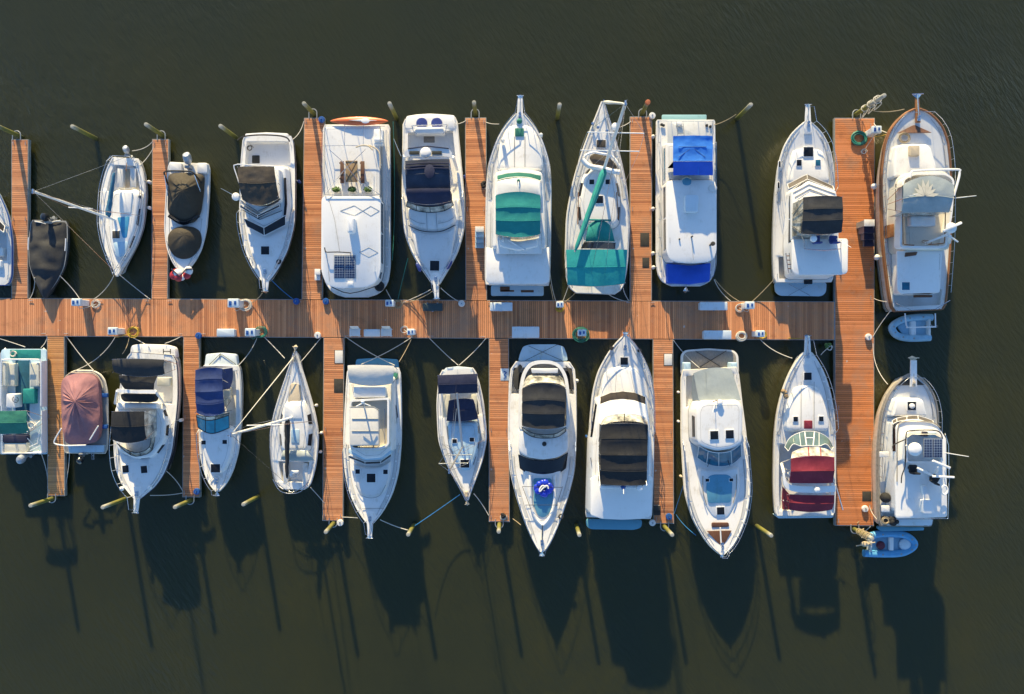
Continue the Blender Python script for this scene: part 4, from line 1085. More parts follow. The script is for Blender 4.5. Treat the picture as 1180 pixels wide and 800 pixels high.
m = MB(); m.prism(FC.pts([(405, 500), (480, 522), (560, 508), (575, 480), (560, 600), (535, 650), (500, 668), (460, 650), (425, 590)], 1.78), 1.3, 1.80, r=.08, rnd=.4, taper=.1); part('foredeck_pad', m, M['nonskid'])
bars('deck_seam', [FC.pts([(402, 492), (440, 509), (482, 515), (525, 511), (568, 490)], 1.86)], .03, 'rubber', sm=4)
bars('deck_groove', [FC.pts([(466, 446), (468, 512)], 1.86), FC.pts([(500, 446), (504, 512)], 1.86), FC.pts([(405, 465), (435, 482), (462, 486)], 1.86), FC.pts([(508, 485), (540, 478), (566, 462)], 1.86)], .012, 'grey', sm=3)
hatch_at(FC(495, 635, 1.86), .62, .66, R(-1), 'glass')
h.pulpit(.95, .20); h.rail(.45, .75, 7, ext=.6); h.cleats((.05, .5, .9))
for x, y, a, lab in ((438, 640, 25, 'navy fender lying on the left of the navy cruiser foredeck'), (547, 632, -30, 'navy fender lying on the right of the navy cruiser foredeck')):
    c = FC(x, y, 1.95); d = Vector((math.sin(R(a)) * -1, math.cos(R(a)), 0)) * -1
    solo('fender', MB().lathe(c - d * .3, [(.03, -.03), (.09, .04), (.12, .1), (.12, .5), (.09, .56), (.03, .63)], 12, ax=d), M['bvinyl'], lab, 'fender', 'boat fenders')
fender(h, .35, 1, 'blue fender on the right side of the navy-topped cruiser', 'bfender', r=.1)

# --- green canvas cruiser, bow out
boat(FD, 200, 420, 'motor_yacht', 'white motor yacht with a green scalloped bimini, its bow pointing to open water', 'boat')
h = Hull(FD, (196, 706), (205, 122), [(0, 106), (.03, 109), (.2, 111), (.5, 111), (.68, 106), (.82, 83), (.91, 56), (.96, 34), (1, 13)], 1.3, 1.95, 'hull', 'white', [(.02, .16, .3, .8)], rail='aged')
o = slab(FD, zrect(106, 708, 286, 744), .35, .5, 'bluedeck', 'swim_platform', rnd=.15)
for a, b, c_, d_ in ((137, 712, 170, 728), (138, 724, 185, 730), (208, 724, 252, 732)): mesh('grate', MB().prism(FD.pts(zrect(a, b, c_, d_), .52), .48, .515, r=.003), M['dteak'], o)
m = MB(); m.prism(FD.pts([(158, 158), (205, 150), (250, 158), (284, 220), (292, 320), (120, 320), (130, 220)], 2.0), 1.4, 2.02, r=.15, rnd=.5, taper=.15); part('trunk_cabin', m, M['white'])
cabin('cabin', FD, [(122, 322), (150, 314), (200, 310), (250, 314), (280, 322), (290, 440), (292, 580), (112, 580), (114, 440)], 1.4, 2.6, 'white', .12, .2, .18, True, wz=(.3, .75), skip=(0, 1, 2, 3, 8), minlen=1.2)
windshield(FD, [(127, 332), (160, 325), (200, 322), (240, 325), (277, 332)], 2.32, [(127, 350), (160, 341), (200, 338), (240, 341), (276, 352)], 2.72, 'gglass', 0, 'bright')
slab(FD, [(128, 333), (160, 326), (200, 323), (240, 326), (276, 333), (276, 352), (240, 344), (200, 341), (160, 344), (127, 352)], 2.58, 2.68, 'green', 'windshield_cover', rnd=.02)
slab(FD, [(126, 352), (160, 344), (200, 339), (240, 342), (276, 352), (277, 402), (124, 402)], 2.6, 2.95, 'bright', 'flybridge_front', rnd=.1, r=.1)
bimini(FD, [(122, 400), (275, 400), (275, 530), (122, 530)], 4.3, 'teal', .14, 3, .12, .015, bul=(.2, .22), foot=2.7, seed=7, shade_curtain='clear', cs='bsp')
slab(FD, [(128, 535), (275, 535), (280, 600), (125, 600)], 2.6, 2.66, 'white', 'flybridge_sole')
slab(FD, [(135, 548), (200, 558), (265, 548), (266, 575), (200, 588), (135, 574)], 2.66, 3.05, 'bright', 'flybridge_seat', rnd=.15, r=.08)
helm_seat(FD(160, 550, 2.6)); bars('folded_pole', [[FD(165, 552, 3.1), FD(225, 588, 3.0)]], .05, 'whitemetal')
slab(FD, [(88, 575), (110, 582), (290, 582), (306, 575), (306, 695), (290, 704), (105, 704), (88, 692)], 2.15, 2.32, 'bright', 'aft_hardtop', rnd=.2, r=.05)
for x in (100, 295): part('hardtop_post', MB().tube([FD(x, 695, 2.2), FD(x, 695, 1.3)], .04), M['whitemetal'])
slab(FD, zrect(188, 171, 218, 198), 2.0, 2.1, 'green', 'hatch_cover', rnd=.05); bars('deck_groove', [FD.pts([(186, 200), (186, 305)], 2.03), FD.pts([(222, 200), (222, 305)], 2.03)], .025, 'grey')
part('windlass_cover', MB().ball(FD(203, 148, 2.02), .18, .2), M['green']); part('antenna_base', MB().ball(FD(200, 350, 3.0), .1, .1), M['green'])
h.pulpit(1.15, .20); h.rail(.62, .75, 7, ext=.8, mid=False); h.cleats((.05, .55, .88))
antenna(FD, (200, 352), 3.0, (201, 372), 3.9, .02)
for x, y, a, sd in ((147, 218, 0, 'left'), (276, 200, 0, 'right')):
    part('stored_fender_rack', MB().lathe(FD(x, y, 2.1), [(.1, 0), (.12, .05), (.12, .45), (.06, .55)], 10), M['wvinyl'])

# --- tall-masted sailboat T8
boat(FD, 470, 420, 'sailboat', 'tall-masted white sailing yacht with a turquoise awning over its stern', 'sailboat')
h = Hull(FD, (462, 735), (488, 80), [(0, 66), (.02, 84), (.06, 97), (.2, 107), (.36, 108), (.52, 97), (.67, 76), (.82, 46), (.93, 20), (1, 4)], 1.2, 1.6, 'hullteal', 'white', [(.05, .22, .4, .75)], rail='aged')
cabin('cabin', FD, [(420, 500), (534, 500), (540, 420), (528, 340), (505, 300), (460, 300), (428, 340), (412, 420)], 1.3, 1.75, 'white', .06, .4, .26, True, wz=(.2, .8), minlen=1.0)
for x, y, w in ((450, 355, .32), (505, 355, .32), (476, 415, .5)): hatch_at(FD(x, y, 1.80), w, w)
hatch_at(FD(482, 225, 1.58), .62, .52, 0, 'brglass')
bars('grab_rail', [FD.pts([(405, 390), (402, 500)], 1.85), FD.pts([(535, 390), (541, 480)], 1.85)], .03, 'teak')
bimini(FD, [(363, 586), (572, 586), (565, 700), (368, 704)], 3.0, 'teal2', .12, 2, .05, .02, bul=(0, .15), foot=1.3, seed=9, name='cockpit_awning')
bimini(FD, [(440, 502), (516, 506), (530, 556), (428, 556)], 2.3, 'teal', .2, 1, .0, .02, bul=(.35, 0), foot=1.8, seed=11, name='spray_hood', dz=(-.25, 0), shade_curtain='teal', cs='sp')
part('clear_panel', MB().sheet([FD.pts([(424, 560), (480, 560), (532, 562)], 2.5), FD.pts([(412, 582), (480, 582), (530, 584)], 2.75)], .02), M['glass'])
bars('solar_bar', [FD.pts([(440, 484), (516, 486)], 2.25)], .06, 'teal')
mb_ = FD(487, 325, 1.75); mt_ = P(720.6, 119.5, 15.3); mv = (mt_ - mb_)
mb_.z = 1.72
mast(mb_, mt_, .10, (.40, .66), (1.75, 1.55), Vector((1, -.02, 0)), 'whitemetal', chain=[h.edge(.58, 1, .08, .05), h.edge(.58, -1, .08, .05)], fore=h.at(.995, 0, dz=.1), aft=[h.at(.01, .5), h.at(.01, -.5)], furl=.10, furlmat='wvinyl')
boom(mb_ + Vector((0, 0, 1.1)), FD(392, 594, 3.4), .07, 'teal', .25, 5)
radome(FD, 530, 168, 9.5, .22)
# inflatable on the foredeck
t_ = thing('inflatable_dinghy', FD(478, 285, 1.7), 'half-deflated white inflatable lying across the foredeck of the tall-masted yacht', 'dinghy')
part('tube', MB().tube(smooth_line(FD.pts([(418, 278), (440, 300), (480, 308), (520, 318), (545, 322)], 2.1), 5), .17, 10).tube(smooth_line(FD.pts([(545, 300), (520, 268), (480, 258), (455, 254), (432, 262), (425, 270)], 2.15), 5), .08, 8), M['bright'])
part('floor', MB().prism(FD.pts([(440, 268), (460, 256), (500, 262), (530, 290), (540, 310), (460, 298)], 1.95), 1.7, 1.95, r=.03, rnd=.2), M['brglass'])
h.cleats((.04, .5, .93)); h.rail(.86, .62, 3, 'bow_pulpit', mid=True); h.rail(0.02, .58, 7, 'lifeline', mid=True, t1=.86, r=.012)
for i, x in enumerate((452, 470, 500)): part('deck_vent', MB().lathe(FD(x, 160 + 12 * i, 1.6), [(.07, 0), (.07, .12), (.12, .2), (.1, .28), (0, .3)], 10), M['steel'])

# --- blue canvas houseboat T9
boat(FE, 216, 420, 'houseboat', 'white houseboat with a bright blue canvas top and blue front windshield cover', 'houseboat')
h = Hull(FE, (216, 118), (216, 706), [(0, 100), (.01, 103), (.2, 104), (.85, 104), (.93, 97), (.97, 84), (.99, 65), (1, 50)], .95, 1.05, 'hullp', 'white', rail='aged', rake=.1, power=1)
slab(FE, zrect(132, 99, 290, 118), .35, .5, 'tealplat', 'swim_platform', rnd=.08)
cabin('main_cabin', FE, [(146, 200), (318, 200), (318, 340), (146, 340)], 1.0, 1.9, 'white', .08, .1, .05, True, wz=(.35, .8), wmat='bglass')
cabin('wheelhouse', FE, [(148, 334), (322, 334), (322, 590), (308, 616), (165, 616), (150, 590)], 1.0, 2.6, 'white', .05, .2, .04, True, wz=(.45, .8), minlen=1)
slab(FE, [(146, 331), (325, 331), (326, 590), (310, 620), (236, 628), (165, 620), (147, 590)], 2.6, 2.7, 'bright', 'roof', rnd=.5, r=.05)
ZR = 2.7
A, B, C_, D = FE(172, 175, 3.9), FE(312, 175, 3.9), FE(312, 264, 3.9), FE(172, 264, 3.9)
g = canvas_grid((A, B, C_, D), .10, 2, .04, .07, (0, 0), seed=6); o = part('canvas_top', MB().sheet(g, .05), M['royal'])
for (u, v) in ((B, C_), (D, C_)):
    k = lambda p, z_: Vector((p.x, p.y, z_)).lerp(Vector(((A.x + B.x) / 2, (A.y + D.y) / 2, z_)), .03)
    mesh('side_curtain', MB().sheet([[k(u, 3.82), k(v, 3.82)], [k(u, 2.0), k(v, 2.0)]], .015), M['royal'], o)
g = canvas_grid((D - Vector((0, 0, .02)), C_ - Vector((0, 0, .02)), FE(312, 314, 3.25), FE(172, 314, 3.25)), .06, 1, .0, .01, seed=8); part('canvas_front', MB().sheet(g, .04), M['royal2'])
bars('canvas_frame', [[FE(x, y, 3.9), FE(x, y, 1.95)] for x in (174, 310) for y in (178, 264)] + [FE.pts([(172, 264), (312, 264)], 3.95), FE.pts([(190, 213), (290, 213)], 4.0), FE.pts([(190, 250), (240, 215), (285, 250)], 3.97)], .022)
bars('canvas_zip', [FE.pts([(261, 270), (261, 312)], 3.68)], .02, 'royal')
slab(FE, [(213, 388), (222, 382), (254, 382), (263, 388), (261, 444), (214, 444)], ZR, ZR + .38, 'boxwhite', 'air_conditioner', rnd=.12, r=.08)
slab(FE, [(150, 626), (236, 634), (306, 624), (302, 690), (236, 700), (150, 696)], 1.05, 1.5, 'royal2', 'windshield_cover', rnd=.1, r=.1)
t_ = None
slab(FE, [(204, 322), (236, 322), (236, 346), (220, 350), (205, 345)], 1.95, 2.76, 'blueplat', 'bridge_seat', rnd=.15)
bars('seat_arc', [FE.pts([(202, 328), (220, 320), (237, 328)], 2.95)], .035, 'tan', sm=4)
slab(FE, zrect(150, 120, 310, 200), 1.0, 1.04, 'nonskid', 'aft_deck_panel')
slab(FE, zrect(183, 125, 204, 137), 1.05, 1.2, 'bright', 'deck_box')
bars('aft_rail', [FE.pts([(120, 122), (312, 122)], 1.8), FE.pts([(120, 122), (120, 200)], 1.8), FE.pts([(312, 122), (312, 200)], 1.8)] + [[FE(x, 122, 1.0), FE(x, 122, 1.8)] for x in (120, 165, 183, 206, 260, 285, 312)], .018)
bars('boarding_ladder', [FE.pts([(184, 132), (190, 195)], 1.9), FE.pts([(207, 132), (212, 195)], 1.9), FE.pts([(185, 142), (208, 142)], 1.88), FE.pts([(187, 165), (210, 165)], 1.88)], .02, 'grey')
bars('side_rail', [[h.edge(.15 + .042 * i, 1 if s else -1, .1, .7) for i in range(20)] for s in (1, 0)] + [[h.edge(.15 + .16 * i, s, .1, .02), h.edge(.15 + .16 * i, s, .1, .7)] for s in (1, -1) for i in range(6)], .016)
for x, y, w in ((130, 135, .1), (137, 138, .1), (290, 138, .1), (303, 142, .1)): part('stanchion_base', MB().lathe(FE(x, y, 1.04), [(w, 0), (w * .8, .12), (0, .14)], 8), M['rubber'])
radome(FE, 311, 360, ZR, .28, 'aged', h=.08, name='round_vent')
part('horn', MB().lathe(FE(302, 562, ZR), [(.06, 0), (.06, .55), (.14, .6), (.14, .75), (0, .78)], 10), M['mat'])
part('roof_light', MB().lathe(FE(236, 533, ZR), [(.05, 0), (.05, .3), (0, .34)], 8), M['mat']); part('roof_light', MB().lathe(FE(193, 541, ZR), [(.05, 0), (.05, .12), (0, .14)], 8), M['mat'])
bars('roof_seam', [FE.pts([(236, 536), (243, 615)], ZR + .008), FE.pts([(160, 535), (160, 555)], ZR + .03)], .01, 'grey')
h.anchor(h.at(1, 0, 1.15) + h.d * .2, .4, .9); h.cleats((.04, .5, .94))
for t, lab in ((.02, 'topmost'), (.53, 'second'), (.80, 'third'), (.885, 'lowest')): fender(h, .09 if t < .1 else t, -1, f'{lab} of the white fenders along the left side of the blue-canvas houseboat', r=.13, L=.5)

# --- T10 flybridge with black bimini
boat(FG, 205, 420, 'motor_yacht', 'flybridge yacht with a black bimini moored against the left side of the end pier', 'boat')
h = Hull(FG, (204, 692), (218, 125), [(0, 98), (.02, 103), (.2, 107), (.5, 106), (.7, 100), (.83, 84), (.92, 58), (.97, 32), (1, 11)], 1.3, 2.1, 'hull', 'white', [(.02, .16, .3, .8)], rail='aged')
slab(FG, [(101, 694), (285, 694), (283, 730), (268, 743), (120, 741), (104, 728)], .35, .5, 'bluedeck', 'swim_platform', rnd=.2)
bars('transom_strut', [[FG(150, 700, .55), FG(225, 740, .55)], [FG(225, 700, .55), FG(150, 740, .55)]], .02)
m = MB(); m.prism(FG.pts([(160, 222), (190, 212), (250, 212), (282, 225), (300, 300), (305, 350), (148, 350), (150, 300)], 2.1), 1.4, 2.15, r=.15, rnd=.5, taper=.15); part('trunk_cabin', m, M['white'])
hatch_at(FG(220, 231, 2.19), .62, .62, 0, 'glass'); hatch_at(FG(187, 270, 2.19), .32, .4, 0, 'glass'); hatch_at(FG(254, 270, 2.19), .32, .4, 0, 'bglass')
cabin('saloon', FG, [(178, 364), (220, 332), (318, 368), (330, 560), (326, 664), (180, 664), (174, 560)], 1.35, 3.0, 'white', .1, .15, .2, True, wz=(.45, .8), skip=(0, 1), minlen=1.4)
windshield(FG, [(146, 346), (215, 311), (306, 352)], 2.35, [(150, 362), (216, 328), (312, 366)], 2.95, 'brglass', 2, 'bright', sm=0)
slab(FG, [(160, 368), (222, 338), (318, 370), (328, 420), (328, 545), (160, 545)], 2.95, 3.2, 'bright', 'flybridge_base', rnd=.1, r=.06)
bars('fairing_groove', [FG.pts([(166, 376), (222, 346), (316, 380)], 3.22), FG.pts([(172, 392), (224, 362), (314, 396)], 3.22)], .02, 'grey')
slab(FG, [(162, 540), (362, 538), (360, 660), (340, 667), (180, 668), (163, 655)], 3.25, 3.42, 'bright', 'flybridge_deck', rnd=.2, r=.04)
bars('flybridge_screen', [FG.pts([(182, 400), (225, 372), (270, 385)], 3.9), FG.pts([(184, 402), (180, 500), (205, 545)], 3.9), [FG(225, 372, 3.9), FG(225, 374, 3.3)]], .03)
part('side_screen', MB().sheet([FG.pts([(180, 410), (177, 470), (182, 530)], 3.3), FG.pts([(196, 405), (194, 470), (196, 525)], 4.1)], .02), M['clear'])
bimini(FG, [(204, 392), (342, 390), (346, 512), (200, 518)], 5.1, 'char', .14, 3, .09, .02, bul=(.05, .12), foot=3.3, seed=14, shade_curtain='clear')
for x in (238, 300): helm_seat(FG(x, 545, 3.42), 'bvinyl', R(90))
part('helm_console', MB().prism(FG.pts(zrect(225, 430, 300, 450), 3.9), 3.3, 4.0, r=.06), M['white'])
bars('aft_fly_rail', [FG.pts([(206, 545), (206, 575), (275, 580), (335, 575), (336, 545)], 4.2), [FG(206, 575, 4.2), FG(206, 575, 3.42)], [FG(335, 575, 4.2), FG(335, 575, 3.42)], [FG(270, 580, 4.2), FG(270, 580, 3.42)]], .03, sm=0)
radome(FG, 236, 540, 4.6, .22); antenna(FG, (320, 540), 4.4, (372, 570), 5.8, .02)
slab(FG, zrect(205, 683, 235, 700), 1.36, 1.42, 'glass', 'transom_window'); 
part('side_ladder', MB().tube(FG.pts([(140, 590), (150, 660)], 2.4), .03).tube(FG.pts([(152, 590), (160, 660)], 2.4), .03), M['steel'])
for k in range(4): part('ladder_step', MB().tube(FG.pts([(142 + 2 * k, 600 + 15 * k), (154 + 2 * k, 600 + 15 * k)], 2.4 ), .03), M['dteak'])
hatch_at(FG(118, 260 + 15, 1.95), .12, .4, 0, 'glass', name='side_port'); hatch_at(FG(114, 350, 1.8), .12, .4, 0, 'glass', name='side_port')
h.pulpit(1.1, .20); h.rail(.55, .75, 8, ext=.8); h.cleats((.04, .5, .9))

# --- T11 trawler
boat(FH, 220, 400, 'trawler_yacht', 'teak-trimmed trawler yacht with a painted star of sunlight on its grey flybridge top', 'boat')
h = Hull(FH, (227, 690), (222, 94), [(0, 72), (.02, 80), (.15, 91), (.4, 103), (.65, 105), (.82, 96), (.9, 80), (.955, 55), (.985, 32), (1, 12)], 1.5, 2.3, 'hullc', 'nonskid', [(.02, .10, .3, 1.1)], rim=.18, rail='teak', railr=.07, chine=.9)
part('cap_rail', MB().tube([h.edge(t, 1, .03, .08) for t in h.ts()] + [h.edge(t, -1, .03, .08) for t in reversed(h.ts())], .075, 8), M['teak'])
m = MB(); m.prism(FH.pts([(166, 163), (213, 140), (220, 140), (268, 162)], 2.35), 2.25, 2.33, r=.02); part('teak_foredeck_triangle', m, M['dteak'])
b = h.at(1, 0); part('bowsprit', MB().prism([b + h.n * .16 - h.d * .9, b - h.n * .16 - h.d * .9, b - h.n * .12 + h.d * .75, b + h.n * .12 + h.d * .75], 2.36, 2.46, r=.02), M['teak']); h.anchor(b + h.d * .8 + Vector((0, 0, .22)), 1.3, 1.6)
part('rope_coil', coil(FH(184, 179, 2.25), .38, 5, tr=.025, seed=3), M['tanrope'])
m = MB(); m.prism(FH.pts([(155, 200), (175, 193), (255, 193), (268, 205), (285, 262), (285, 300), (148, 300), (148, 250)], 2.5), 1.6, 2.62, r=.12, rnd=.2, taper=.12); part('trunk_cabin', m, M['white'])
slab(FH, zrect(203, 200, 232, 231), 2.62, 2.85, 'tan', 'skylight_cover', rnd=.05, r=.05)
cabin('wheelhouse', FH, [(188, 292), (205, 278), (300, 274), (322, 287), (326, 400), (322, 510), (192, 510), (186, 400)], 1.6, 3.55, 'cream', .12, .3, .15, True, wz=(.5, .8), minlen=1.1)
cabin('aft_cabin', FH, [(186, 516), (300, 516), (292, 638), (190, 638)], 1.6, 3.1, 'white', .05, .1, .08, True, wz=(.45, .8), minlen=1)
slab(FH, [(164, 514), (306, 514), (290, 520), (290, 638), (175, 642), (166, 630)], 3.1, 3.2, 'bright', 'aft_cabin_roof', rnd=.1, r=.03)
hatch_at(FH(190, 619, 3.25), .5, .5, 0, 'bglass', frame='bright'); slab(FH, [(190, 519), (226, 517), (222, 527), (188, 532)], 3.2, 3.26, 'dteak', 'teak_step')
# flybridge tub
def ringwall(fr, pts, z0, z1, th, mat, name, rnd=.3):
    o = rounded(ccw(fr.pts(pts, z1)), rnd); i_ = inset(o, th)
    z = lambda p, q: [Vector((a.x, a.y, q)) for a in p]
    return part(name, MB().loft([z(o, z0), z(o, z1), z(i_, z1), z(i_, z0), z(o, z0)], cap=False), M[mat])
ringwall(FH, [(180, 300), (215, 282), (310, 282), (336, 300), (330, 400), (312, 505), (172, 505), (178, 400)], 3.55, 4.25, .12, 'bright', 'flybridge_coaming')
bimini(FH, [(184, 318), (336, 318), (328, 396), (184, 398)], 5.6, 'greycan', .10, 2, .02, .02, bul=(.55, 0), foot=3.7, seed=21, shade_curtain='clear', cs='fb')
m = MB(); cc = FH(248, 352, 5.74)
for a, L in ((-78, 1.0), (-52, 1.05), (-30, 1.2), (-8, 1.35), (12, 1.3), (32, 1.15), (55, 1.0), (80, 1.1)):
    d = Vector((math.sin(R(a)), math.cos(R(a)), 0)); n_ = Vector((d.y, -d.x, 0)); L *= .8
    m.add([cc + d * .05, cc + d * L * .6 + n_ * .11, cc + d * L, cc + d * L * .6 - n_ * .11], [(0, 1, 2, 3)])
sb = part('painted_sun_star', m, M['tan'], smooth=False); sb.data.materials[0] = simple('painted_sunlight', (.66, .60, .46), .8)  # pale petals paint a sunlit patch onto the cloth
bars('canopy_frame', [FH.pts([(203, 296), (208, 280), (225, 276), (340, 272), (350, 280), (346, 305), (333, 350)], 5.4)], .075, 'bright', sm=4)
antenna(FH, (180, 358), 5.0, (225, 345), 6.3, .03); antenna(FH, (328, 358), 5.0, (400, 350), 6.8, .032)
bars('fly_handrail', [FH.pts([(181, 380), (182, 480), (188, 495), (215, 497)], 4.5), FH.pts([(308, 400), (306, 480), (298, 492), (258, 495)], 4.5)], .035, 'teak', sm=2)
bars('fly_stanchion', [[FH(181, y, 4.5), FH(181, y, 3.9)] for y in (400, 440, 480)] + [[FH(307, y, 4.5), FH(307, y, 3.9)] for y in (400, 440, 480)], .02)
o = part('radar_mast', MB().tube([FH(320, 490, 3.2), FH(322, 470, 5.3)], .09, 8).tube([FH(322, 462, 4.6), FH(248, 492, 4.3)], .07, 8).tube([FH(318, 468, 5.0), FH(345, 487, 4.6)], .05, 8), M['bright'])
mesh('radar_scanner', MB().prism(FH.pts([(302, 452), (356, 426), (360, 432), (305, 459)], 5.6), 5.48, 5.62, r=.05, rnd=.05), M['bright'], o)
mesh('scanner_base', MB().ball(FH(325, 446, 5.3), .34, .2), M['bright'], o)
wheel(FH(253, 488, 4.4), .28, (0, 1, .6), 'teak')
part('saloon_door', MB().prism(FH.pts([(142, 436), (154, 434), (154, 472), (142, 474)], 2.4), 1.8, 2.45, r=.01), M['teak'])
seat(FH, (205, 410, 280, 440), 3.6, 4.0, 'wvinyl', 'fly_bench'); part('helm_console', MB().prism(FH.pts(zrect(215, 320, 290, 340), 4.3), 3.6, 4.35, r=.06), M['white'])
bars('stern_rail', [[h.edge(.04, 1, .05, .6), h.at(.0, .8, dz=.6), h.at(.0, -.8, dz=.6), h.edge(.04, -1, .05, .6)]], .025)
slab(FH, zrect(219, 645, 270, 652), 1.7, 1.95, 'dteak', 'aft_bench_trim')
h.rail(.08, .65, 16, 'side_rail', ins=.04, r=.018, mid=False); h.cleats((.05, .5, .9))
fender(h, .28, 1, 'white ring fender between the teak trawler and the end pier, lower one', r=.16, ball=True); fender(h, .64, 1, 'white ring fender between the teak trawler and the end pier, upper one', r=.16, ball=True)

# --- inflatable dinghy under the trawler stern
t_ = thing('inflatable_dinghy', FH(210, 745, .3), 'pale blue inflatable dinghy hanging behind the stern of the teak trawler', 'dinghy')
def inflatable(fr, outline, zt, r, mat, floor, transom, z0=.35, floor_mat='inflat'):
    pts = smooth_line(fr.pts(outline, zt), 6)
    part('tube', MB().tube(pts, r, 12), M[mat])
    part('floor', MB().prism(fr.pts(floor, zt - .1), zt - r * .9, zt - r * .4, r=.02, rnd=.15), M[floor_mat])
    part('transom', MB().prism(fr.pts(transom, zt + .1), zt - r, zt + r * .9, r=.02), M['aged'])
    a = pts[len(pts) // 2]
    m = MB()
    for k in range(1, 8):
        p = pts[int(k * (len(pts) - 1) / 8)]; m.ball(p + Vector((0, 0, r * .96)), .07, .03, 8, 4)
    part('grab_patch', m, M['grey'])
inflatable(FH, [(268, 712), (220, 712), (178, 720), (150, 740), (162, 764), (200, 774), (262, 772)], .75, .24, 'inflat', [(262, 715), (190, 718), (165, 740), (185, 768), (262, 770)], [(255, 718), (262, 718), (262, 766), (255, 766)])
seat(FH, (205, 722, 222, 766), .55, .85, 'bright', 'thwart')
bars('davit', [FH.pts([(188, 700), (192, 735), (196, 742)], 1.6), FH.pts([(192, 742), (278, 740)], 1.7), FH.pts([(278, 700), (279, 742)], 1.7)], .045, 'whitemetal')
outboard(FH(270, 738, .95), (1, -.1), .5, 'motor', tilt=.9)
# ------------------------------------------------------------------ boats, lower row
# --- pontoon boat
boat(FJ, 90, 330, 'pontoon_boat', 'pontoon boat with a teal deck, cream benches and a green bimini at the lower left', 'boat')
for x in (22, 176):
    c0, c1 = FJ(x, 128, .35), FJ(x, 532, .35); L = (c1 - c0).length
    part('pontoon', MB().lathe(c0, [(.02, -.35), (.2, -.15), (.36, .1), (.36, L - .1), (.3, L), (0, L + .02)], 18, ax=(c1 - c0)), M['alu'], label=None)
slab(FJ, [(12, 112), (180, 112), (186, 120), (188, 534), (4, 534), (4, 120)], .70, .80, 'bluedeck', 'deck', rnd=.1)
slab(FJ, zrect(40, 115, 163, 150), .80, .815, 'teal', 'front_mat', r=.004); slab(FJ, zrect(62, 158, 118, 480), .80, .815, 'carpet', 'carpet', r=.004)
ringw = [(8, 158), (164, 158), (166, 530), (6, 530)]
def fence(fr, pts, z0, z1, mat, th=.04, name='fence_panel'):
    for a, b in zip(pts, pts[1:]):
        A, B = fr(*a, z1), fr(*b, z1); d = (B - A).normalized(); n = Vector((-d.y, d.x, 0)) * th / 2
        part(name, MB().prism([A + n, A - n, B - n, B + n], z0, z1, r=.01), M[mat])
fence(FJ, [(166, 160), (166, 345)], .8, 1.35, 'whitemetal'); fence(FJ, [(166, 360), (166, 530), (8, 530)], .8, 1.35, 'whitemetal'); fence(FJ, [(6, 160), (6, 530)], .8, 1.35, 'whitemetal')
bars('front_rail', [FJ.pts([(4, 340), (5, 170), (14, 157), (30, 154), (140, 154), (156, 157), (164, 170), (165, 340)], 1.55)] , .05, 'whitemetal', sm=2)
bars('rail_post', [[FJ(x, y, .8), FJ(x, y, 1.55)] for x, y in ((8, 200), (8, 260), (8, 330), (163, 200), (163, 250), (163, 300), (163, 340), (60, 155), (118, 155))], .03, 'whitemetal')
for r4, nm in (((10, 170, 58, 262), 'bench_seat'), ((118, 168, 154, 264), 'bench_seat'), ((6, 488, 104, 528), 'stern_bench')): seat(FJ, r4, .8, 1.2, 'vinyl', nm, .08)
seat(FJ, (8, 168, 22, 262), .8, 1.5, 'vinyl', 'bench_back', .05); seat(FJ, (144, 168, 156, 262), .8, 1.5, 'vinyl', 'bench_back', .05)
part('bench_panel', MB().prism(FJ.pts(zrect(30, 172, 32, 260), 1.22), 1.2, 1.215), M['grey']); seat(FJ, (90, 272, 138, 332), .8, 1.15, 'teal', 'helm_bench', .05)
slab(FJ, zrect(24, 292, 60, 348), .8, 1.55, 'bright', 'console', rnd=.1, r=.06); wheel(FJ(62, 315, 1.5), .2, (1, .3, .4), 'rubber')
bimini(FJ, [(-22, 362), (104, 360), (106, 452), (-22, 455)], 2.9, 'green', .10, 2, .05, .03, foot=1.3, seed=31)
slab(FJ, zrect(2, 458, 104, 486), .85, 1.25, 'navy2', 'bench_cover', rnd=.08)
bars('bimini_brace', [[FJ(x0, y0, z0), FJ(x1, y1, z1)] for x0, y0, z0, x1, y1, z1 in ((106, 365, 2.8, 140, 410, 1.3), (106, 400, 2.8, 150, 440, 1.2), (108, 445, 2.8, 160, 400, 1.2), (110, 470, 2.6, 155, 520, 1.0))], .028, 'whitemetal')
m = coil(FJ(128, 420, 1.0), .3, 4, tr=.05, seed=8); part('mooring_line_pile', m, M['rope'])
outboard(FJ(98, 545, 1.0), (0, -1), 1.0, 'motorw', tilt=.2); part('deck_line', coil(FJ(55, 132, .84), .22, 3, tr=.03, seed=9), M['rope'])
bars('boarding_ladder', [FJ.pts([(118, 505), (150, 490), (160, 430)], 1.35), FJ.pts([(122, 520), (160, 500), (166, 460)], 1.35), FJ.pts([(120, 530), (188, 520)], .85)], .03, 'whitemetal')

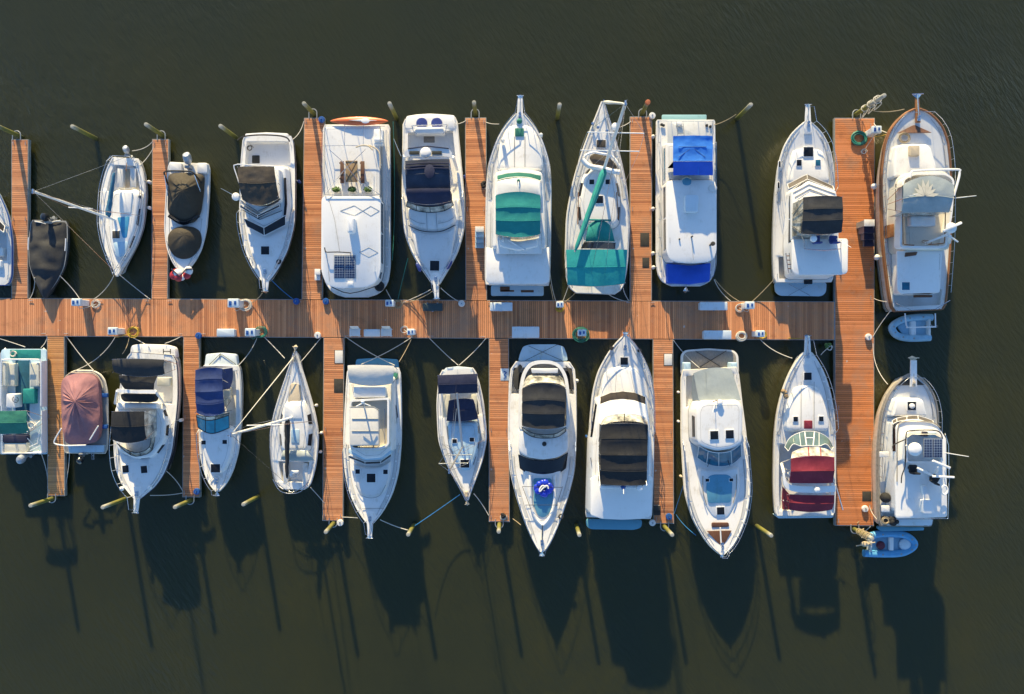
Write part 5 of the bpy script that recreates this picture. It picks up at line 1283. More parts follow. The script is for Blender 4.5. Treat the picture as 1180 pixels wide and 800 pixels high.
# --- pink covered boat
boat(FJ, 335, 360, 'covered_runabout', 'runabout under a faded pink puckered cover beside the yellow-brown finger pier', 'boat')
h = Hull(FJ, (342, 528), (337, 200), [(0, 78), (.05, 84), (.3, 88), (.7, 88), (.87, 80), (.95, 64), (.985, 45), (1, 30)], .7, .95, 'hulldark', 'grey', rail='cream', railr=.07, rake=.3)
slab(FJ, [(272, 498), (418, 498), (416, 526), (276, 528)], .75, .95, 'bluedeck', 'stern_deck', rnd=.05)
puckered('mooring_cover', FJ, [(244, 260), (250, 232), (275, 216), (330, 210), (370, 216), (392, 236), (398, 300), (402, 400), (398, 460), (380, 486), (330, 496), (262, 494), (250, 440), (246, 350)], 1.25, (300, 322), 2.25, 'pink', .4, 1.1, .12, 19, 3, .25, .12)
bars('folded_bimini_frame', [FJ.pts([(262, 500), (225, 494), (217, 486), (222, 470), (246, 430)], 1.7), FJ.pts([(262, 500), (345, 498)], 1.6), FJ.pts([(360, 476), (394, 420)], 1.6)], .045, 'whitemetal', sm=2)
outboard(FJ(330, 545, 1.05), (0, -1), .85, 'motor', tilt=.6); bars('swim_ladder', [FJ.pts([(368, 528), (368, 556)], .7), FJ.pts([(376, 528), (376, 556)], .7), FJ.pts([(368, 540), (376, 540)], .7), FJ.pts([(368, 554), (376, 554)], .7)], .03)
for y, lab in ((298, 'upper'), (424, 'lower')): part('blue_strap', MB().prism(FJ.pts(zrect(402, y - 8, 430, y + 8), 1.0), .85, 1.0, r=.03, rnd=.05), M['bfender'])
bars('bow_rail', [[h.edge(t, 1, .06, .25) for t in (.8, .88, .94, .98)] + [h.edge(t, -1, .06, .25) for t in (.98, .94, .88, .8)]], .03, 'tan'); h.cleats((.1, .8))

# --- cruiser with three dark covers
boat(FJ, 580, 400, 'motor_cruiser', 'white cruiser with three separate dark canvas covers in the lower row', 'boat')
h = Hull(FJ, (609, 132), (549, 712), [(0, 84), (.03, 96), (.12, 108), (.35, 119), (.62, 118), (.78, 103), (.9, 70), (.96, 38), (1, 13)], 1.3, 1.85, 'hull', 'white', [(.04, .34, .32, .75)], rail='navy2')
slab(FJ, [(524, 98), (560, 92), (660, 95), (698, 105), (706, 148), (520, 142)], .6, 1.1, 'bright', 'swim_platform', rnd=.2, r=.06)
bars('platform_rail', [FJ.pts([(655, 112), (655, 132)], 1.4), FJ.pts([(683, 112), (683, 132)], 1.4), FJ.pts([(655, 122), (683, 122)], 1.4), FJ.pts([(640, 138), (695, 142)], 1.2)], .03, 'rubber')
bimini(FJ, [(448, 154), (655, 156), (652, 214), (450, 206)], 3.5, 'char', .14, 1, .04, .02, bul=(.05, .2), foot=1.6, seed=41, name='aft_bimini')
bimini(FJ, [(474, 218), (628, 220), (606, 276), (490, 274)], 3.0, 'char', .10, 2, .06, .05, foot=1.6, seed=42, name='hanging_curtain', legs=False)
CUR['arch'] = part('radar_arch', MB().sheet([FJ.pts([(470, 272), (545, 278), (620, 276)], 3.3), FJ.pts([(468, 286), (545, 290), (624, 290)], 3.3)], .12), M['bright'])
for x0, x1 in ((470, 462), (622, 655)): mesh('arch_leg', MB().tube([FJ(x0, 280, 3.25), FJ(x1, 330, 1.4)], .09, 8), M['bright'], CUR['arch'])
slab(FJ, [(480, 292), (622, 294), (618, 322), (600, 328), (495, 324), (484, 312)], 2.4, 2.9, 'black', 'seat_cover', rnd=.15, r=.08)
cabin('cabin', FJ, [(462, 340), (640, 345), (662, 400), (655, 480), (610, 545), (540, 552), (470, 520), (452, 430)], 1.35, 1.95, 'white', .12, .3, .16, True, wz=(.35, .75), minlen=.9)
slab(FJ, [(465, 328), (625, 330), (630, 352), (465, 350)], 1.9, 2.55, 'bright', 'helm_bulkhead', rnd=.1, r=.06)
bimini(FJ, [(446, 364), (576, 362), (577, 478), (440, 478)], 3.7, 'black', .10, 2, .05, .02, bul=(0, .2), foot=1.9, seed=43, name='helm_bimini', shade_curtain='clear', cs='bp')
windshield(FJ, [(470, 490), (520, 522), (560, 526), (600, 505), (606, 440), (600, 365)], 2.5, [(482, 505), (525, 538), (565, 540), (612, 516), (622, 440), (614, 360)], 1.95, 'clear', 4, 'rubber', sm=2)
helm_seat(FJ(520, 420, 1.9)); helm_seat(FJ(600, 330, 1.3))
for x, y in ((504, 593), (578, 595)): hatch_at(FJ(x, y, 1.72), .42, .48, R(5))
m = MB(); m.prism(FJ.pts([(500, 545), (600, 548), (612, 600), (590, 650), (548, 668), (518, 650), (492, 600)], 1.7), 1.4, 1.68, r=.05, rnd=.3, taper=.1); part('raised_foredeck', m, M['nonskid'])
seat(FJ, (560, 165, 650, 190), .8, 1.25, 'wvinyl', 'stern_seat'); seat(FJ, (628, 225, 680, 262), 1.0, 1.4, 'vinyl', 'side_seat')
h.pulpit(.9, .2); h.rail(.45, .75, 7, ext=.6); h.cleats()
m = MB(); m.tube([h.edge(.45 + .02 * i, 1, -.02, -.35) for i in range(18)], .09, 6); part('hull_window', m, M['glass'])
fender(h, .45, 1, 'white fender on the right side of the cruiser with three dark covers'); fender(h, .62, -1, 'round white ball fender between the pink-covered boat and the cruiser with three dark covers', ball=True)
for x, y in ((600, 668), (488, 672)): part('deck_box', MB().ball(FJ(x, y, 1.9), .16, .12), M['bright'])

# --- blue scalloped bimini
boat(FK, 200, 380, 'motor_cruiser', 'white cruiser with a scalloped navy-blue bimini and turquoise windshield', 'boat')
h = Hull(FK, (206, 165), (193, 628), [(0, 62), (.03, 68), (.2, 75), (.45, 76), (.65, 72), (.8, 59), (.9, 41), (.96, 24), (1, 7)], 1.1, 1.5, 'hull', 'white', [(.04, .48, .3, .65)], rail='aged')
slab(FK, [(150, 122), (205, 117), (262, 122), (268, 166), (144, 168)], .5, .9, 'boxwhite', 'swim_platform', rnd=.15, r=.08)
bars('platform_line', [FK.pts([(160, 165), (205, 120), (262, 160)], .95), FK.pts([(205, 120), (200, 135)], .95)], .02, 'blackrope')
bimini(FK, [(111, 182), (210, 176), (214, 338), (110, 340)], 3.0, 'navy', .16, 4, .13, .015, bul=(.12, .22), foot=1.2, seed=51, shade_curtain='clear', cs='b')
part('side_curtain', MB().sheet([smooth_line(FK.pts([(212, 178), (213, 225), (212, 255)], 2.8), 4), smooth_line(FK.pts([(250, 172), (250, 215), (240, 250)], 1.5), 4)], .02), M['navy'])
part('stern_curtain', MB().sheet([FK.pts([(118, 176), (165, 172), (212, 172)], 2.6), FK.pts([(135, 168), (190, 166), (250, 170)], 1.6)], .02), M['navy2'])
cabin('cabin', FK, [(130, 395), (245, 392), (250, 440), (240, 500), (215, 560), (170, 560), (145, 500), (130, 440)], 1.2, 1.68, 'white', .12, .4, .14, None)
windshield(FK, [(116, 350), (150, 362), (185, 360), (236, 344)], 2.35, [(122, 392), (150, 410), (185, 414), (238, 394)], 1.72, 'cglass', 2, 'rubber', sm=4)
windshield(FK, [(118, 345), (150, 352), (190, 350), (238, 338)], 2.6, [(116, 352), (150, 366), (185, 364), (236, 348)], 2.36, 'clear', 2, 'rubber', sm=4, name='clear_panel')
for x, y, w in ((143, 448, .3), (221, 446, .3), (187, 543, .62)): hatch_at(FK(x, y, 1.73), w, w * .9)
helm_seat(FK(225, 300, .7), 'vinyl'); seat(FK, (215, 245, 240, 290), .65, 1.1, 'vinyl', 'cockpit_seat')
bars('deck_edge', [FK.pts([(165, 590), (190, 568), (215, 590)], 1.55)], .03, 'whitemetal', sm=3)
h.anchor(h.at(1, 0) + h.d * .12 + Vector((0, 0, .12)), .7, .9); h.rail(.5, .6, 6, ext=.15); h.cleats((.05, .5, .88))
fender(h, .5, 1, 'blue fender midway along the right side of the turquoise-windshield cruiser', 'bfender', r=.09) if 0 else None

# --- lower-row sloop
boat(FK, 478, 380, 'sailboat', 'white sloop with a black sail cover and tall mast leaning over the blue-topped cruiser', 'sailboat')
h = Hull(FK, (473, 620), (481, 112), [(0, 40), (.02, 55), (.06, 66), (.22, 83), (.38, 88), (.52, 78), (.68, 56), (.82, 33), (.93, 14), (1, 3)], 1.1, 1.45, 'hull', 'white', [(.05, .20, .45, .65)], rail='aged')
cabin('cabin', FK, [(435, 478), (520, 478), (528, 400), (518, 330), (505, 300), (455, 300), (440, 330), (428, 400)], 1.2, 1.62, 'white', .06, .3, .26, True, wz=(.15, .8), minlen=.8, skip=(0, 3, 4, 5))
slab(FK, [(452, 300), (500, 300), (498, 235), (468, 228), (460, 238)], 1.35, 1.50, 'tan', 'folded_sailcloth', rnd=.15, r=.06)
slab(FK, zrect(440, 310, 505, 360), 1.6, 1.70, 'bright', 'sliding_hatch'); slab(FK, zrect(465, 400, 495, 450), 1.6, 1.69, 'bluedeck', 'companion_hatch')
bimini(FK, [(436, 478), (525, 478), (548, 516), (424, 514)], 2.1, 'greycan', .16, 1, .02, .02, bul=(0, .05), foot=1.4, seed=61, name='spray_hood', dz=(-.1, .05))
slab(FK, zrect(436, 525, 452, 600), .7, 1.15, 'aged', 'cockpit_bench'); slab(FK, zrect(508, 525, 526, 600), .7, 1.15, 'aged', 'cockpit_bench')
wheel(FK(478, 565, 1.3), .32, (0, 1, .5)); part('binnacle', MB().lathe(FK(478, 560, .7), [(.1, 0), (.08, .6), (.12, .75), (0, .8)], 10), M['bright']); slab(FK, zrect(462, 552, 492, 562), 1.35, 1.5, 'bright', 'instrument_pod', rnd=.1)
mb_ = FK(469, 356, 1.6); mt_ = P(266.4, 501, 12.0)
mast(mb_, mt_, .085, (.5,), (1.1,), Vector((1, .02, 0)), 'bright', chain=[h.edge(.5, 1, .08, .05), h.edge(.5, -1, .08, .05)], fore=h.at(.97, 0, dz=.1), aft=h.at(0, 0, dz=.1), furl=.032, furlmat='rope')
boom(mb_ + Vector((0, 0, .8)), FK(452, 582, 2.4), .06, 'black', .20, 6)
h.cleats((.04, .5, .92)); h.rail(.84, .6, 3, 'bow_pulpit', mid=True); h.rail(0.02, .58, 7, 'lifeline', mid=True, t1=.84, r=.014)
bars('stern_pulpit', [[h.edge(.08, 1, .06, .6), h.edge(.0, 1, .0, .6), h.at(-.02, 0, dz=.6), h.edge(.0, -1, .0, .6), h.edge(.08, -1, .06, .6)], [h.edge(.06, 1, .06, .3), h.at(-.015, 0, dz=.3), h.edge(.06, -1, .06, .3)]], .025, sm=3)
bars('boarding_ladder', [[h.at(-.02, .15, dz=.5), h.at(-.02, .15, dz=-.6)], [h.at(-.02, -.15, dz=.5), h.at(-.02, -.15, dz=-.6)]], .025)
h.anchor(h.at(1, 0) + h.d * .15 + Vector((0, 0, .1)), .5, .8, 'tan')
for t, lab in ((.61, 'upper'), (.41, 'middle'), (.27, 'lower')): fender(h, t, -1, f'{lab} white fender between the lower-row sloop and the finger pier', r=.10, L=.4)

# --- cream-topped cruiser
boat(FL, 178, 400, 'motor_yacht', 'white flybridge cruiser with a cream hardtop and a blue swim platform', 'boat')
h = Hull(FL, (180, 160), (167, 690), [(0, 84), (.03, 90), (.2, 95), (.45, 98), (.64, 93), (.79, 76), (.9, 50), (.96, 29), (1, 11)], 1.3, 1.95, 'hull', 'white', [(.03, .18, .3, .8)], rail='aged')
slab(FL, [(120, 130), (190, 126), (262, 131), (266, 160), (116, 160)], .35, .5, 'blueplat', 'swim_platform', rnd=.15)
cabin('saloon', FL, [(100, 200), (235, 200), (240, 440), (205, 468), (150, 472), (100, 445)], 1.35, 2.55, 'white', .1, .1, .2, True, wz=(.45, .8), minlen=1.4, skip=(2, 3, 4))
bimini(FL, [(90, 152), (249, 154), (244, 212), (94, 210)], 3.5, 'creamcan', .12, 1, .02, .015, bul=(.05, .2), foot=1.5, seed=71, name='aft_hardtop')
slab(FL, [(95, 214), (240, 214), (236, 430), (205, 442), (100, 440)], 2.55, 2.75, 'cream', 'flybridge_deck', rnd=.1, r=.04)
ringwall(FL, [(97, 270), (232, 262), (232, 425), (200, 440), (110, 440), (96, 425)], 2.7, 3.3, .12, 'bright', 'flybridge_coaming', .25)
seat(FL, (110, 225, 220, 262), 2.75, 3.15, 'wvinyl', 'aft_fly_seat', .1)
part('added_shade_screen', MB().sheet([FL.pts([(100, 424), (195, 422)], 3.7), FL.pts([(100, 430), (196, 428)], 2.8)], .02), M['clear'])  # opaque sheet added to throw shade over the foredeck
slab(FL, [(97, 296), (180, 296), (196, 306), (197, 424), (98, 426)], 3.72, 3.80, 'creamcan', 'helm_hardtop', rnd=.15, r=.03)
bars('hardtop_frame', [FL.pts([(97, 294), (180, 294), (198, 304), (198, 428)], 3.78), FL.pts([(105, 334), (195, 334)], 3.82), FL.pts([(105, 376), (195, 376)], 3.82)] + [[FL(x, y, 3.72), FL(x, y, 2.8)] for x in (100, 195) for y in (300, 420)], .03, 'grey')
o = part('radio_mast', MB().tube([FL(145, 280, 2.8), FL(143, 276, 4.6)], .05, 8).tube([FL(120, 292, 4.4), FL(143, 280, 4.6), FL(168, 290, 4.4)], .04, 8), M['bright'])
mesh('mast_light', MB().ball(FL(142, 275, 4.65), .12, .12), M['bright'], o); antenna(FL, (150, 300), 3.8, (146, 282), 7.2, .02)
bars('side_grab_rail', [FL.pts([(218, 300), (218, 420)], 3.0), FL.pts([(226, 290), (226, 420)], 3.0)], .03)
m = MB(); A_ = FL.pts([(92, 440), (150, 470), (205, 468), (238, 432)], 2.4); B_ = FL.pts([(94, 462), (150, 488), (203, 486), (238, 456)], 1.95)
slab(FL, [(94, 436), (238, 430), (240, 452), (204, 474), (150, 477), (92, 450)], 1.9, 2.5, 'bluedeck', 'brow', rnd=.08, r=.08)
windshield(FL, [(93, 458), (150, 480), (204, 478), (239, 453)], 2.2, [(95, 466), (150, 489), (204, 487), (240, 462)], 1.92, 'glass', 2, 'bright', sm=0)
m = MB(); m.prism(FL.pts([(104, 480), (150, 497), (204, 495), (240, 470), (238, 540), (222, 590), (195, 606), (150, 606), (122, 590), (108, 540)], 1.95), 1.4, 1.93, r=.12, rnd=.4, taper=.12); part('raised_foredeck', m, M['nonskid'])
for x, y, w in ((171, 536, .58), (125, 514, .3), (220, 515, .3)): hatch_at(FL(x, y, 1.97), w, w)
bars('foredeck_step', [FL.pts([(140, 640), (215, 640)], 1.95), FL.pts([(118, 560), (135, 592), (165, 604), (200, 596), (220, 560)], 1.97)], .02, 'grey', sm=3)
slab(FL, zrect(246, 178, 262, 200), 1.35, 1.42, 'green', 'green_towel'); bars('side_hose', [FL.pts([(250, 215), (240, 250), (255, 290), (262, 330)], 1.5)], .03, 'blackrope', sm=4)
h.pulpit(.95, .2); h.rail(.5, .75, 8, ext=.6); h.cleats()

# --- navy awning sloop
boat(FL, 482, 380, 'sailboat', 'small white sailboat with a navy stern awning and navy spray hood', 'sailboat')
h = Hull(FL, (466, 165), (498, 612), [(0, 52), (.03, 60), (.12, 70), (.3, 80), (.5, 82), (.68, 65), (.82, 40), (.93, 17), (1, 4)], 1.0, 1.2, 'hull', 'white', [(.06, .36, .36, .6)], rail='aged')
slab(FL, [(425, 160), (465, 155), (515, 160), (518, 176), (412, 178)], .6, 1.02, 'boxwhite', 'stern_locker', rnd=.1)
bimini(FL, [(398, 186), (533, 181), (534, 246), (399, 249)], 2.5, 'navy2', .12, 2, .03, .02, foot=1.1, seed=81, name='stern_awning')
bimini(FL, [(436, 272), (520, 268), (536, 335), (427, 342)], 1.95, 'navy2', .16, 2, .05, .04, bul=(.1, .1), foot=1.2, seed=82, name='spray_hood', shade_curtain='navy2', cs='bsp')
cabin('cabin', FL, [(432, 345), (532, 345), (538, 400), (530, 450), (512, 505), (488, 512), (462, 480), (438, 420)], 1.05, 1.45, 'bluedeck', .1, .3, .1, True, wz=(.35, .75), minlen=.8)  # cabin tinted pale blue to paint in the shade lying on it
for x, y, w in ((456, 410, .3), (515, 405, .3), (491, 487, .6)): hatch_at(FL(x, y, 1.50), w, w * .9)
slab(FL, zrect(415, 252, 440, 345), .65, 1.05, 'vinyl', 'cockpit_bench'); slab(FL, zrect(512, 252, 532, 330), .65, 1.05, 'vinyl', 'cockpit_bench')
mb_ = FL(485, 426, 1.45); mt_ = P(517.6, 543, 10.6)
mast(mb_, mt_, .06, (.42, .74), (.85, .85), Vector((1, .02, 0)), 'alu', chain=[h.edge(.55, 1, .08, .05), h.edge(.55, -1, .08, .05)], fore=h.at(.98, 0, dz=.1), aft=h.at(0, 0, dz=.1))
boom(mb_ + Vector((0, 0, .9)), FL(464, 246, 2.8), .07)
bars('mainsheet', [[FL(464, 246, 2.75), FL(462, 290, 1.1)], [FL(462, 300, 2.6), FL(452, 400, 1.5)]], .018, 'rope')
h.cleats((.05, .5, .9)); h.rail(.84, .6, 3, 'bow_pulpit', mid=True); h.rail(.02, .55, 6, 'lifeline', mid=True, t1=.84, r=.013)
h.anchor(h.at(1, 0) + h.d * .1 + Vector((0, 0, .1)), .4, .7, 'tan')

# --- cruiser carrying a blue float
boat(FM, 186, 430, 'motor_cruiser', 'sleek white cruiser with a scalloped charcoal bimini and a blue float on its foredeck', 'boat')
h = Hull(FM, (187, 135), (184, 760), [(0, 88), (.04, 104), (.15, 110), (.35, 112), (.55, 107), (.68, 90), (.82, 62), (.92, 36), (.98, 15), (1, 5)], 1.3, 1.95, 'hull', 'white', [(.03, .17, .14, .8)], rail='aged')
slab(FM, [(112, 108), (122, 84), (145, 77), (230, 77), (256, 84), (266, 108), (270, 132), (106, 132)], .5, .7, 'bluedeck', 'swim_platform', rnd=.15, r=.05)
bars('platform_line', [[FM(140, 82, .85), FM(250, 130, .85)], [FM(235, 78, .85), FM(130, 130, .85)]], .015, 'blackrope')
seat(FM, (96, 170, 120, 225), .8, 1.1, 'black', 'dark_seat_cover', .1); seat(FM, (262, 165, 290, 225), .8, 1.1, 'black', 'dark_seat_cover', .1)
slab(FM, [(90, 168), (112, 142), (120, 150), (108, 178), (104, 232), (92, 215)], 1.25, 1.40, 'mat', 'painted_dark_gap', rnd=.05); slab(FM, [(262, 146), (284, 166), (290, 215), (280, 232), (276, 178)], 1.25, 1.40, 'mat', 'painted_dark_gap', rnd=.05)  # solid dark slabs paint in the darkness of the open cockpit gaps
# wrap-round arch
o = [(108, 235), (118, 175), (140, 140), (170, 130), (215, 130), (245, 142), (268, 180), (276, 240), (276, 360), (106, 360)]
ringwall(FM, o, 1.3, 2.35, .22, 'bright', 'cockpit_coaming', .5)
slab(FM, [(148, 156), (238, 156), (236, 172), (152, 172)], 1.9, 2.5, 'bright', 'arch_spoiler', rnd=.05)
part('clear_panel', MB().sheet([smooth_line(FM.pts([(122, 212), (140, 180), (190, 176), (244, 180), (262, 212)], 2.3), 3), smooth_line(FM.pts([(122, 220), (150, 206), (190, 202), (236, 206), (262, 220)], 3.1), 3)], .02), M['clear'])
bimini(FM, [(120, 222), (262, 222), (260, 348), (119, 346)], 3.3, 'char', .16, 3, .14, .02, bul=(.35, .2), foot=2.2, seed=91, shade_curtain='clear', cs='bsp')
windshield(FM, [(118, 348), (150, 368), (190, 374), (232, 370), (264, 350)], 2.7, [(122, 362), (150, 380), (190, 386), (234, 382), (262, 364)], 2.35, 'clear', 2, 'rubber')
slab(FM, [(108, 355), (272, 355), (272, 428), (240, 450), (188, 458), (135, 450), (107, 430)], 1.4, 2.32, 'white', 'cabin_roof', rnd=.3, r=.12)
windshield(FM, [(107, 440), (145, 456), (188, 461), (232, 455), (269, 434)], 2.2, [(112, 484), (145, 506), (188, 513), (230, 506), (263, 484)], 1.72, 'glass', 0, 'glass')
part('deck_emblem', MB().ball(FM(192, 405, 2.34), .16, .06, 10, 5), M['mat'])
m = MB(); m.prism(FM.pts([(115, 480), (260, 480), (250, 560), (230, 620), (205, 670), (186, 690), (165, 670), (140, 620), (120, 560)], 1.85), 1.4, 1.80, r=.15, rnd=.4, taper=.2); part('raised_foredeck', m, M['white'])
slab(FM, [(156, 518), (216, 518), (222, 600), (205, 640), (186, 648), (170, 640), (156, 600)], 1.80, 1.88, 'blueplat', 'sun_pad', rnd=.2)
for a in ([(146, 508), (148, 600), (165, 650), (185, 672)], [(226, 508), (224, 600), (207, 650), (188, 672)]): part('foredeck_coaming', MB().tube(smooth_line(FM.pts(a, 1.9), 4), .10, 8), M['bright'])
bars('foredeck_rail', [FM.pts([(120, 545), (250, 548)], 2.2), FM.pts([(130, 606), (238, 606)], 2.15), FM.pts([(120, 545), (148, 620)], 2.1), FM.pts([(252, 545), (232, 610)], 2.1)], .016, 'rubber')
bars('anchor_chain', [FM.pts([(186, 672), (184, 750)], 1.97)], .03, 'rubber'); part('rope_coil', coil(FM(247, 643, 1.85), .18, 3, tr=.03, seed=4), M['blackrope'])
h.anchor(h.at(1, 0) + h.d * .1 + Vector((0, 0, .08)), .6, .8); h.rail(.42, .7, 8, ext=.05, mid=False); h.cleats((.05, .45, .85))
fender(h, .1, 1, 'white fender at the upper right of the cruiser carrying a blue float')
t_ = thing('inflatable_float', FM(190, 550, 1.9), 'glossy blue inflatable float crumpled on the sun pad of the sleek white cruiser', 'float')
m = MB(); rr = random.Random(12); c = FM(190, 550, 2.05)
for k in range(10):
    a = 6.28 * k / 10 + rr.uniform(-.2, .2); m.ball(c + Vector((.42 * math.cos(a), .38 * math.sin(a), rr.uniform(-.03, .08))), rr.uniform(.2, .28), rr.uniform(.10, .17), 12, 6)
part('body', m, M['toy']); part('white_pattern', MB().tube(smooth_line([c + Vector((.3 * math.cos(a), .2 * math.sin(a * 1.7), .22)) for a in (0, .8, 1.7, 2.6, 3.6, 4.4, 5.2)], 4), .05, 6), M['wvinyl'])

# --- black-canopied cruiser, bow in
boat(FM, 445, 380, 'motor_yacht', 'white flybridge yacht with a long black four-panel canopy, bow touching the main walkway', 'boat')
h = Hull(FM, (437, 648), (459, 50), [(0, 105), (.02, 108), (.25, 109), (.5, 106), (.66, 101), (.78, 88), (.88, 62), (.945, 37), (.985, 16), (1, 6)], 1.4, 2.0, 'hull', 'white', [(.02, .14, .3, .85)], rail='aged')
slab(FM, [(329, 652), (515, 655), (512, 680), (490, 688), (345, 686), (330, 676)], .35, .5, 'blueplat', 'swim_platform', rnd=.2)
m = MB(); m.prism(FM.pts([(385, 170), (420, 145), (490, 145), (512, 170), (530, 235), (535, 290), (365, 290), (372, 235)], 2.1), 1.5, 2.12, r=.15, rnd=.5, taper=.15); part('trunk_cabin', m, M['white'])
hatch_at(FM(455, 132, 2.06), .5, .5); bars('deck_groove', [FM.pts([(430, 165), (425, 235)], 2.13), FM.pts([(475, 165), (490, 235)], 2.13)], .01, 'grey')
cabin('saloon', FM, [(372, 262), (410, 250), (450, 247), (490, 250), (528, 262), (545, 400), (545, 640), (345, 640), (352, 400)], 1.5, 3.0, 'white', .12, .2, .2, True, wz=(.45, .78), minlen=1.5, skip=(0, 1, 2, 3))
windshield(FM, [(374, 252), (410, 238), (450, 233), (490, 237), (526, 252)], 2.3, [(376, 268), (410, 257), (450, 253), (490, 257), (526, 270)], 2.95, 'brglass', 0, 'bright')
slab(FM, [(377, 250), (410, 237), (450, 232), (490, 236), (524, 250), (525, 276), (490, 260), (450, 256), (410, 260), (377, 273)], 2.98, 3.05, 'brown', 'windshield_cover', rnd=.02)
slab(FM, [(372, 276), (410, 262), (450, 258), (490, 262), (530, 276), (540, 340), (540, 560), (368, 560), (366, 340)], 2.95, 3.15, 'bright', 'flybridge_base', rnd=.2, r=.06)
ringwall(FM, [(378, 340), (388, 315), (430, 304), (490, 304), (528, 316), (538, 340), (536, 545), (376, 545)], 3.1, 3.7, .12, 'bright', 'flybridge_coaming', .3)
part('clear_panel', MB().sheet([smooth_line(FM.pts([(380, 335), (400, 316), (455, 307), (510, 314), (532, 332)], 3.75), 3), smooth_line(FM.pts([(380, 345), (410, 334), (455, 330), (505, 333), (532, 344)], 4.3), 3)], .02), M['clear'])
bars('panel_rib', [[FM(456, 306, 3.8), FM(456, 331, 4.35)]], .03, 'rubber')
bimini(FM, [(380, 342), (534, 342), (530, 542), (376, 540)], 4.5, 'black', .14, 4, .14, .015, bul=(.1, .05), foot=3.2, seed=101, shade_curtain='black', cs='bsp')
slab(FM, zrect(374, 541, 520, 552), 3.75, 4.0, 'bright', 'aft_arch', rnd=.05, r=.04); radome(FM, 505, 548, 4.0, .22); antenna(FM, (453, 548), 4.0, (453, 570), 4.9, .03)
part('stern_light', MB().ball(FM(452, 547, 4.05), .16, .12), M['bfender'])
slab(FM, [(344, 518), (375, 505), (535, 505), (549, 515), (546, 640), (520, 652), (450, 655), (380, 652), (344, 640)], 3.05, 3.22, 'bright', 'flybridge_deck', rnd=.15, r=.05)
part('fly_ladder', MB().tube(FM.pts([(345, 450), (352, 500)], 2.9), .03).tube(FM.pts([(355, 450), (362, 500)], 2.9), .03), M['steel'])
m = MB()
for k in range(3): m.ball(FM(345 + 3 * k, 462 + 12 * k, 1.9), .17, .14)
part('stored_line', m, M['rope'])
h.rail(.45, .75, 9, ext=.1, mid=True); h.cleats((.05, .5, .9)); h.anchor(h.at(1, 0) + h.d * .08 + Vector((0, 0, .1)), .7, .9)
for x, y in ((413, 90), (504, 97)): part('deck_winch', MB().lathe(FM(x, y, 1.95), [(.13, 0), (.13, .2), (.09, .26), (.13, .34), (0, .35)], 12), M['rubber'])
fender(h, .44, 1, 'blue and white fender at the left side of the long-black-canopy yacht', 'bfender', r=.09)

# --- cruiser with weathered platform
boat(FN, 188, 430, 'motor_cruiser', 'white hardtop cruiser with a weathered teak swim platform and grey-green cockpit cover', 'boat')
h = Hull(FN, (165, 158), (207, 768), [(0, 88), (.04, 94), (.2, 100), (.4, 107), (.63, 108), (.78, 92), (.89, 63), (.955, 37), (.985, 18), (1, 7)], 1.3, 1.95, 'hull', 'white', [(.03, .2, .3, .85)], rail='cream', railr=.05)
o = slab(FN, [(70, 112), (84, 96), (160, 90), (245, 96), (260, 112), (262, 175), (70, 180)], .4, .55, 'aged', 'swim_platform', rnd=.25)
mesh('teak_planking', MB().prism(FN.pts([(78, 112), (90, 101), (160, 96), (240, 101), (252, 113), (252, 160), (78, 162)], .56), .53, .562, r=.003, rnd=.2), M['gteak'], o)
bars('platform_line', [[FN(120, 100, .62), FN(200, 150, .62)], [FN(220, 98, .62), FN(120, 160, .62)]], .02, 'blackrope')
for x in (92, 245): slab(FN, zrect(x - 12, 136, x + 12, 172), .55, 1.25, 'bluedeck', 'quarter_locker', rnd=.1, r=.1)
A, B, C_, D = FN(112, 172, 2.1), FN(238, 160, 2.1), FN(268, 260, 2.25), FN(130, 268, 2.25)
part('cockpit_cover', MB().sheet(canvas_grid((A, B, C_, D), .18, 1, .0, .03, (.25, 0), seed=111), .05), M['greycan'])
part('side_curtain', MB().sheet([FN.pts([(108, 180), (106, 240), (112, 288)], 1.5), FN.pts([(112, 176), (122, 230), (130, 270)], 2.1)], .02), M['greycan'])
bars('cover_seam', [FN.pts([(152, 168), (156, 262)], 2.33)], .025, 'greycan')
cabin('hardtop_cabin', FN, [(132, 274), (150, 266), (262, 264), (274, 285), (272, 400), (240, 420), (190, 428), (145, 415), (124, 400), (122, 300)], 1.4, 2.85, 'white', .12, .25, .2, True, wz=(.45, .78), minlen=1.2, skip=(1, 4, 5, 6, 7))
for x, y in ((180, 376), (231, 373)): hatch_at(FN(x, y, 2.92), .52, .55, R(2))
windshield(FN, [(130, 412), (160, 428), (195, 434), (235, 428), (268, 404)], 2.7, [(124, 450), (155, 470), (195, 479), (238, 472), (270, 446)], 1.75, 'bglass', 3, 'bright')
bars('wiper', [[FN(158, 480, 1.95), FN(172, 440, 2.3)], [FN(232, 478, 1.95), FN(218, 440, 2.3)]], .018, 'rubber')
bars('roof_grab_rail', [FN.pts([(176, 266), (190, 262), (196, 272), (210, 264)], 3.05)], .03, 'dteak', sm=3); radome(FN, 197, 268, 2.9, .2)
antenna(FN, (183, 268), 2.9, (175, 300), 3.9, .02); 
m = MB(); m.prism(FN.pts([(125, 478), (195, 492), (268, 474), (272, 560), (250, 620), (230, 660), (175, 660), (150, 620), (128, 560)], 1.85), 1.4, 1.84, r=.14, rnd=.4, taper=.15); part('raised_foredeck', m, M['white'])
slab(FN, [(162, 512), (180, 506), (225, 506), (238, 515), (240, 540), (236, 598), (160, 600), (154, 545)], 1.84, 1.92, 'blueplat', 'sun_pad', rnd=.2)
bars('sun_pad_rail', [FN.pts([(143, 510), (143, 560), (155, 605)], 1.95), FN.pts([(254, 505), (252, 560), (242, 600)], 1.95)], .03, 'gteak', sm=3)
for x, y in ((157, 524), (236, 523)): hatch_at(FN(x, y, 1.9), .25, .2)
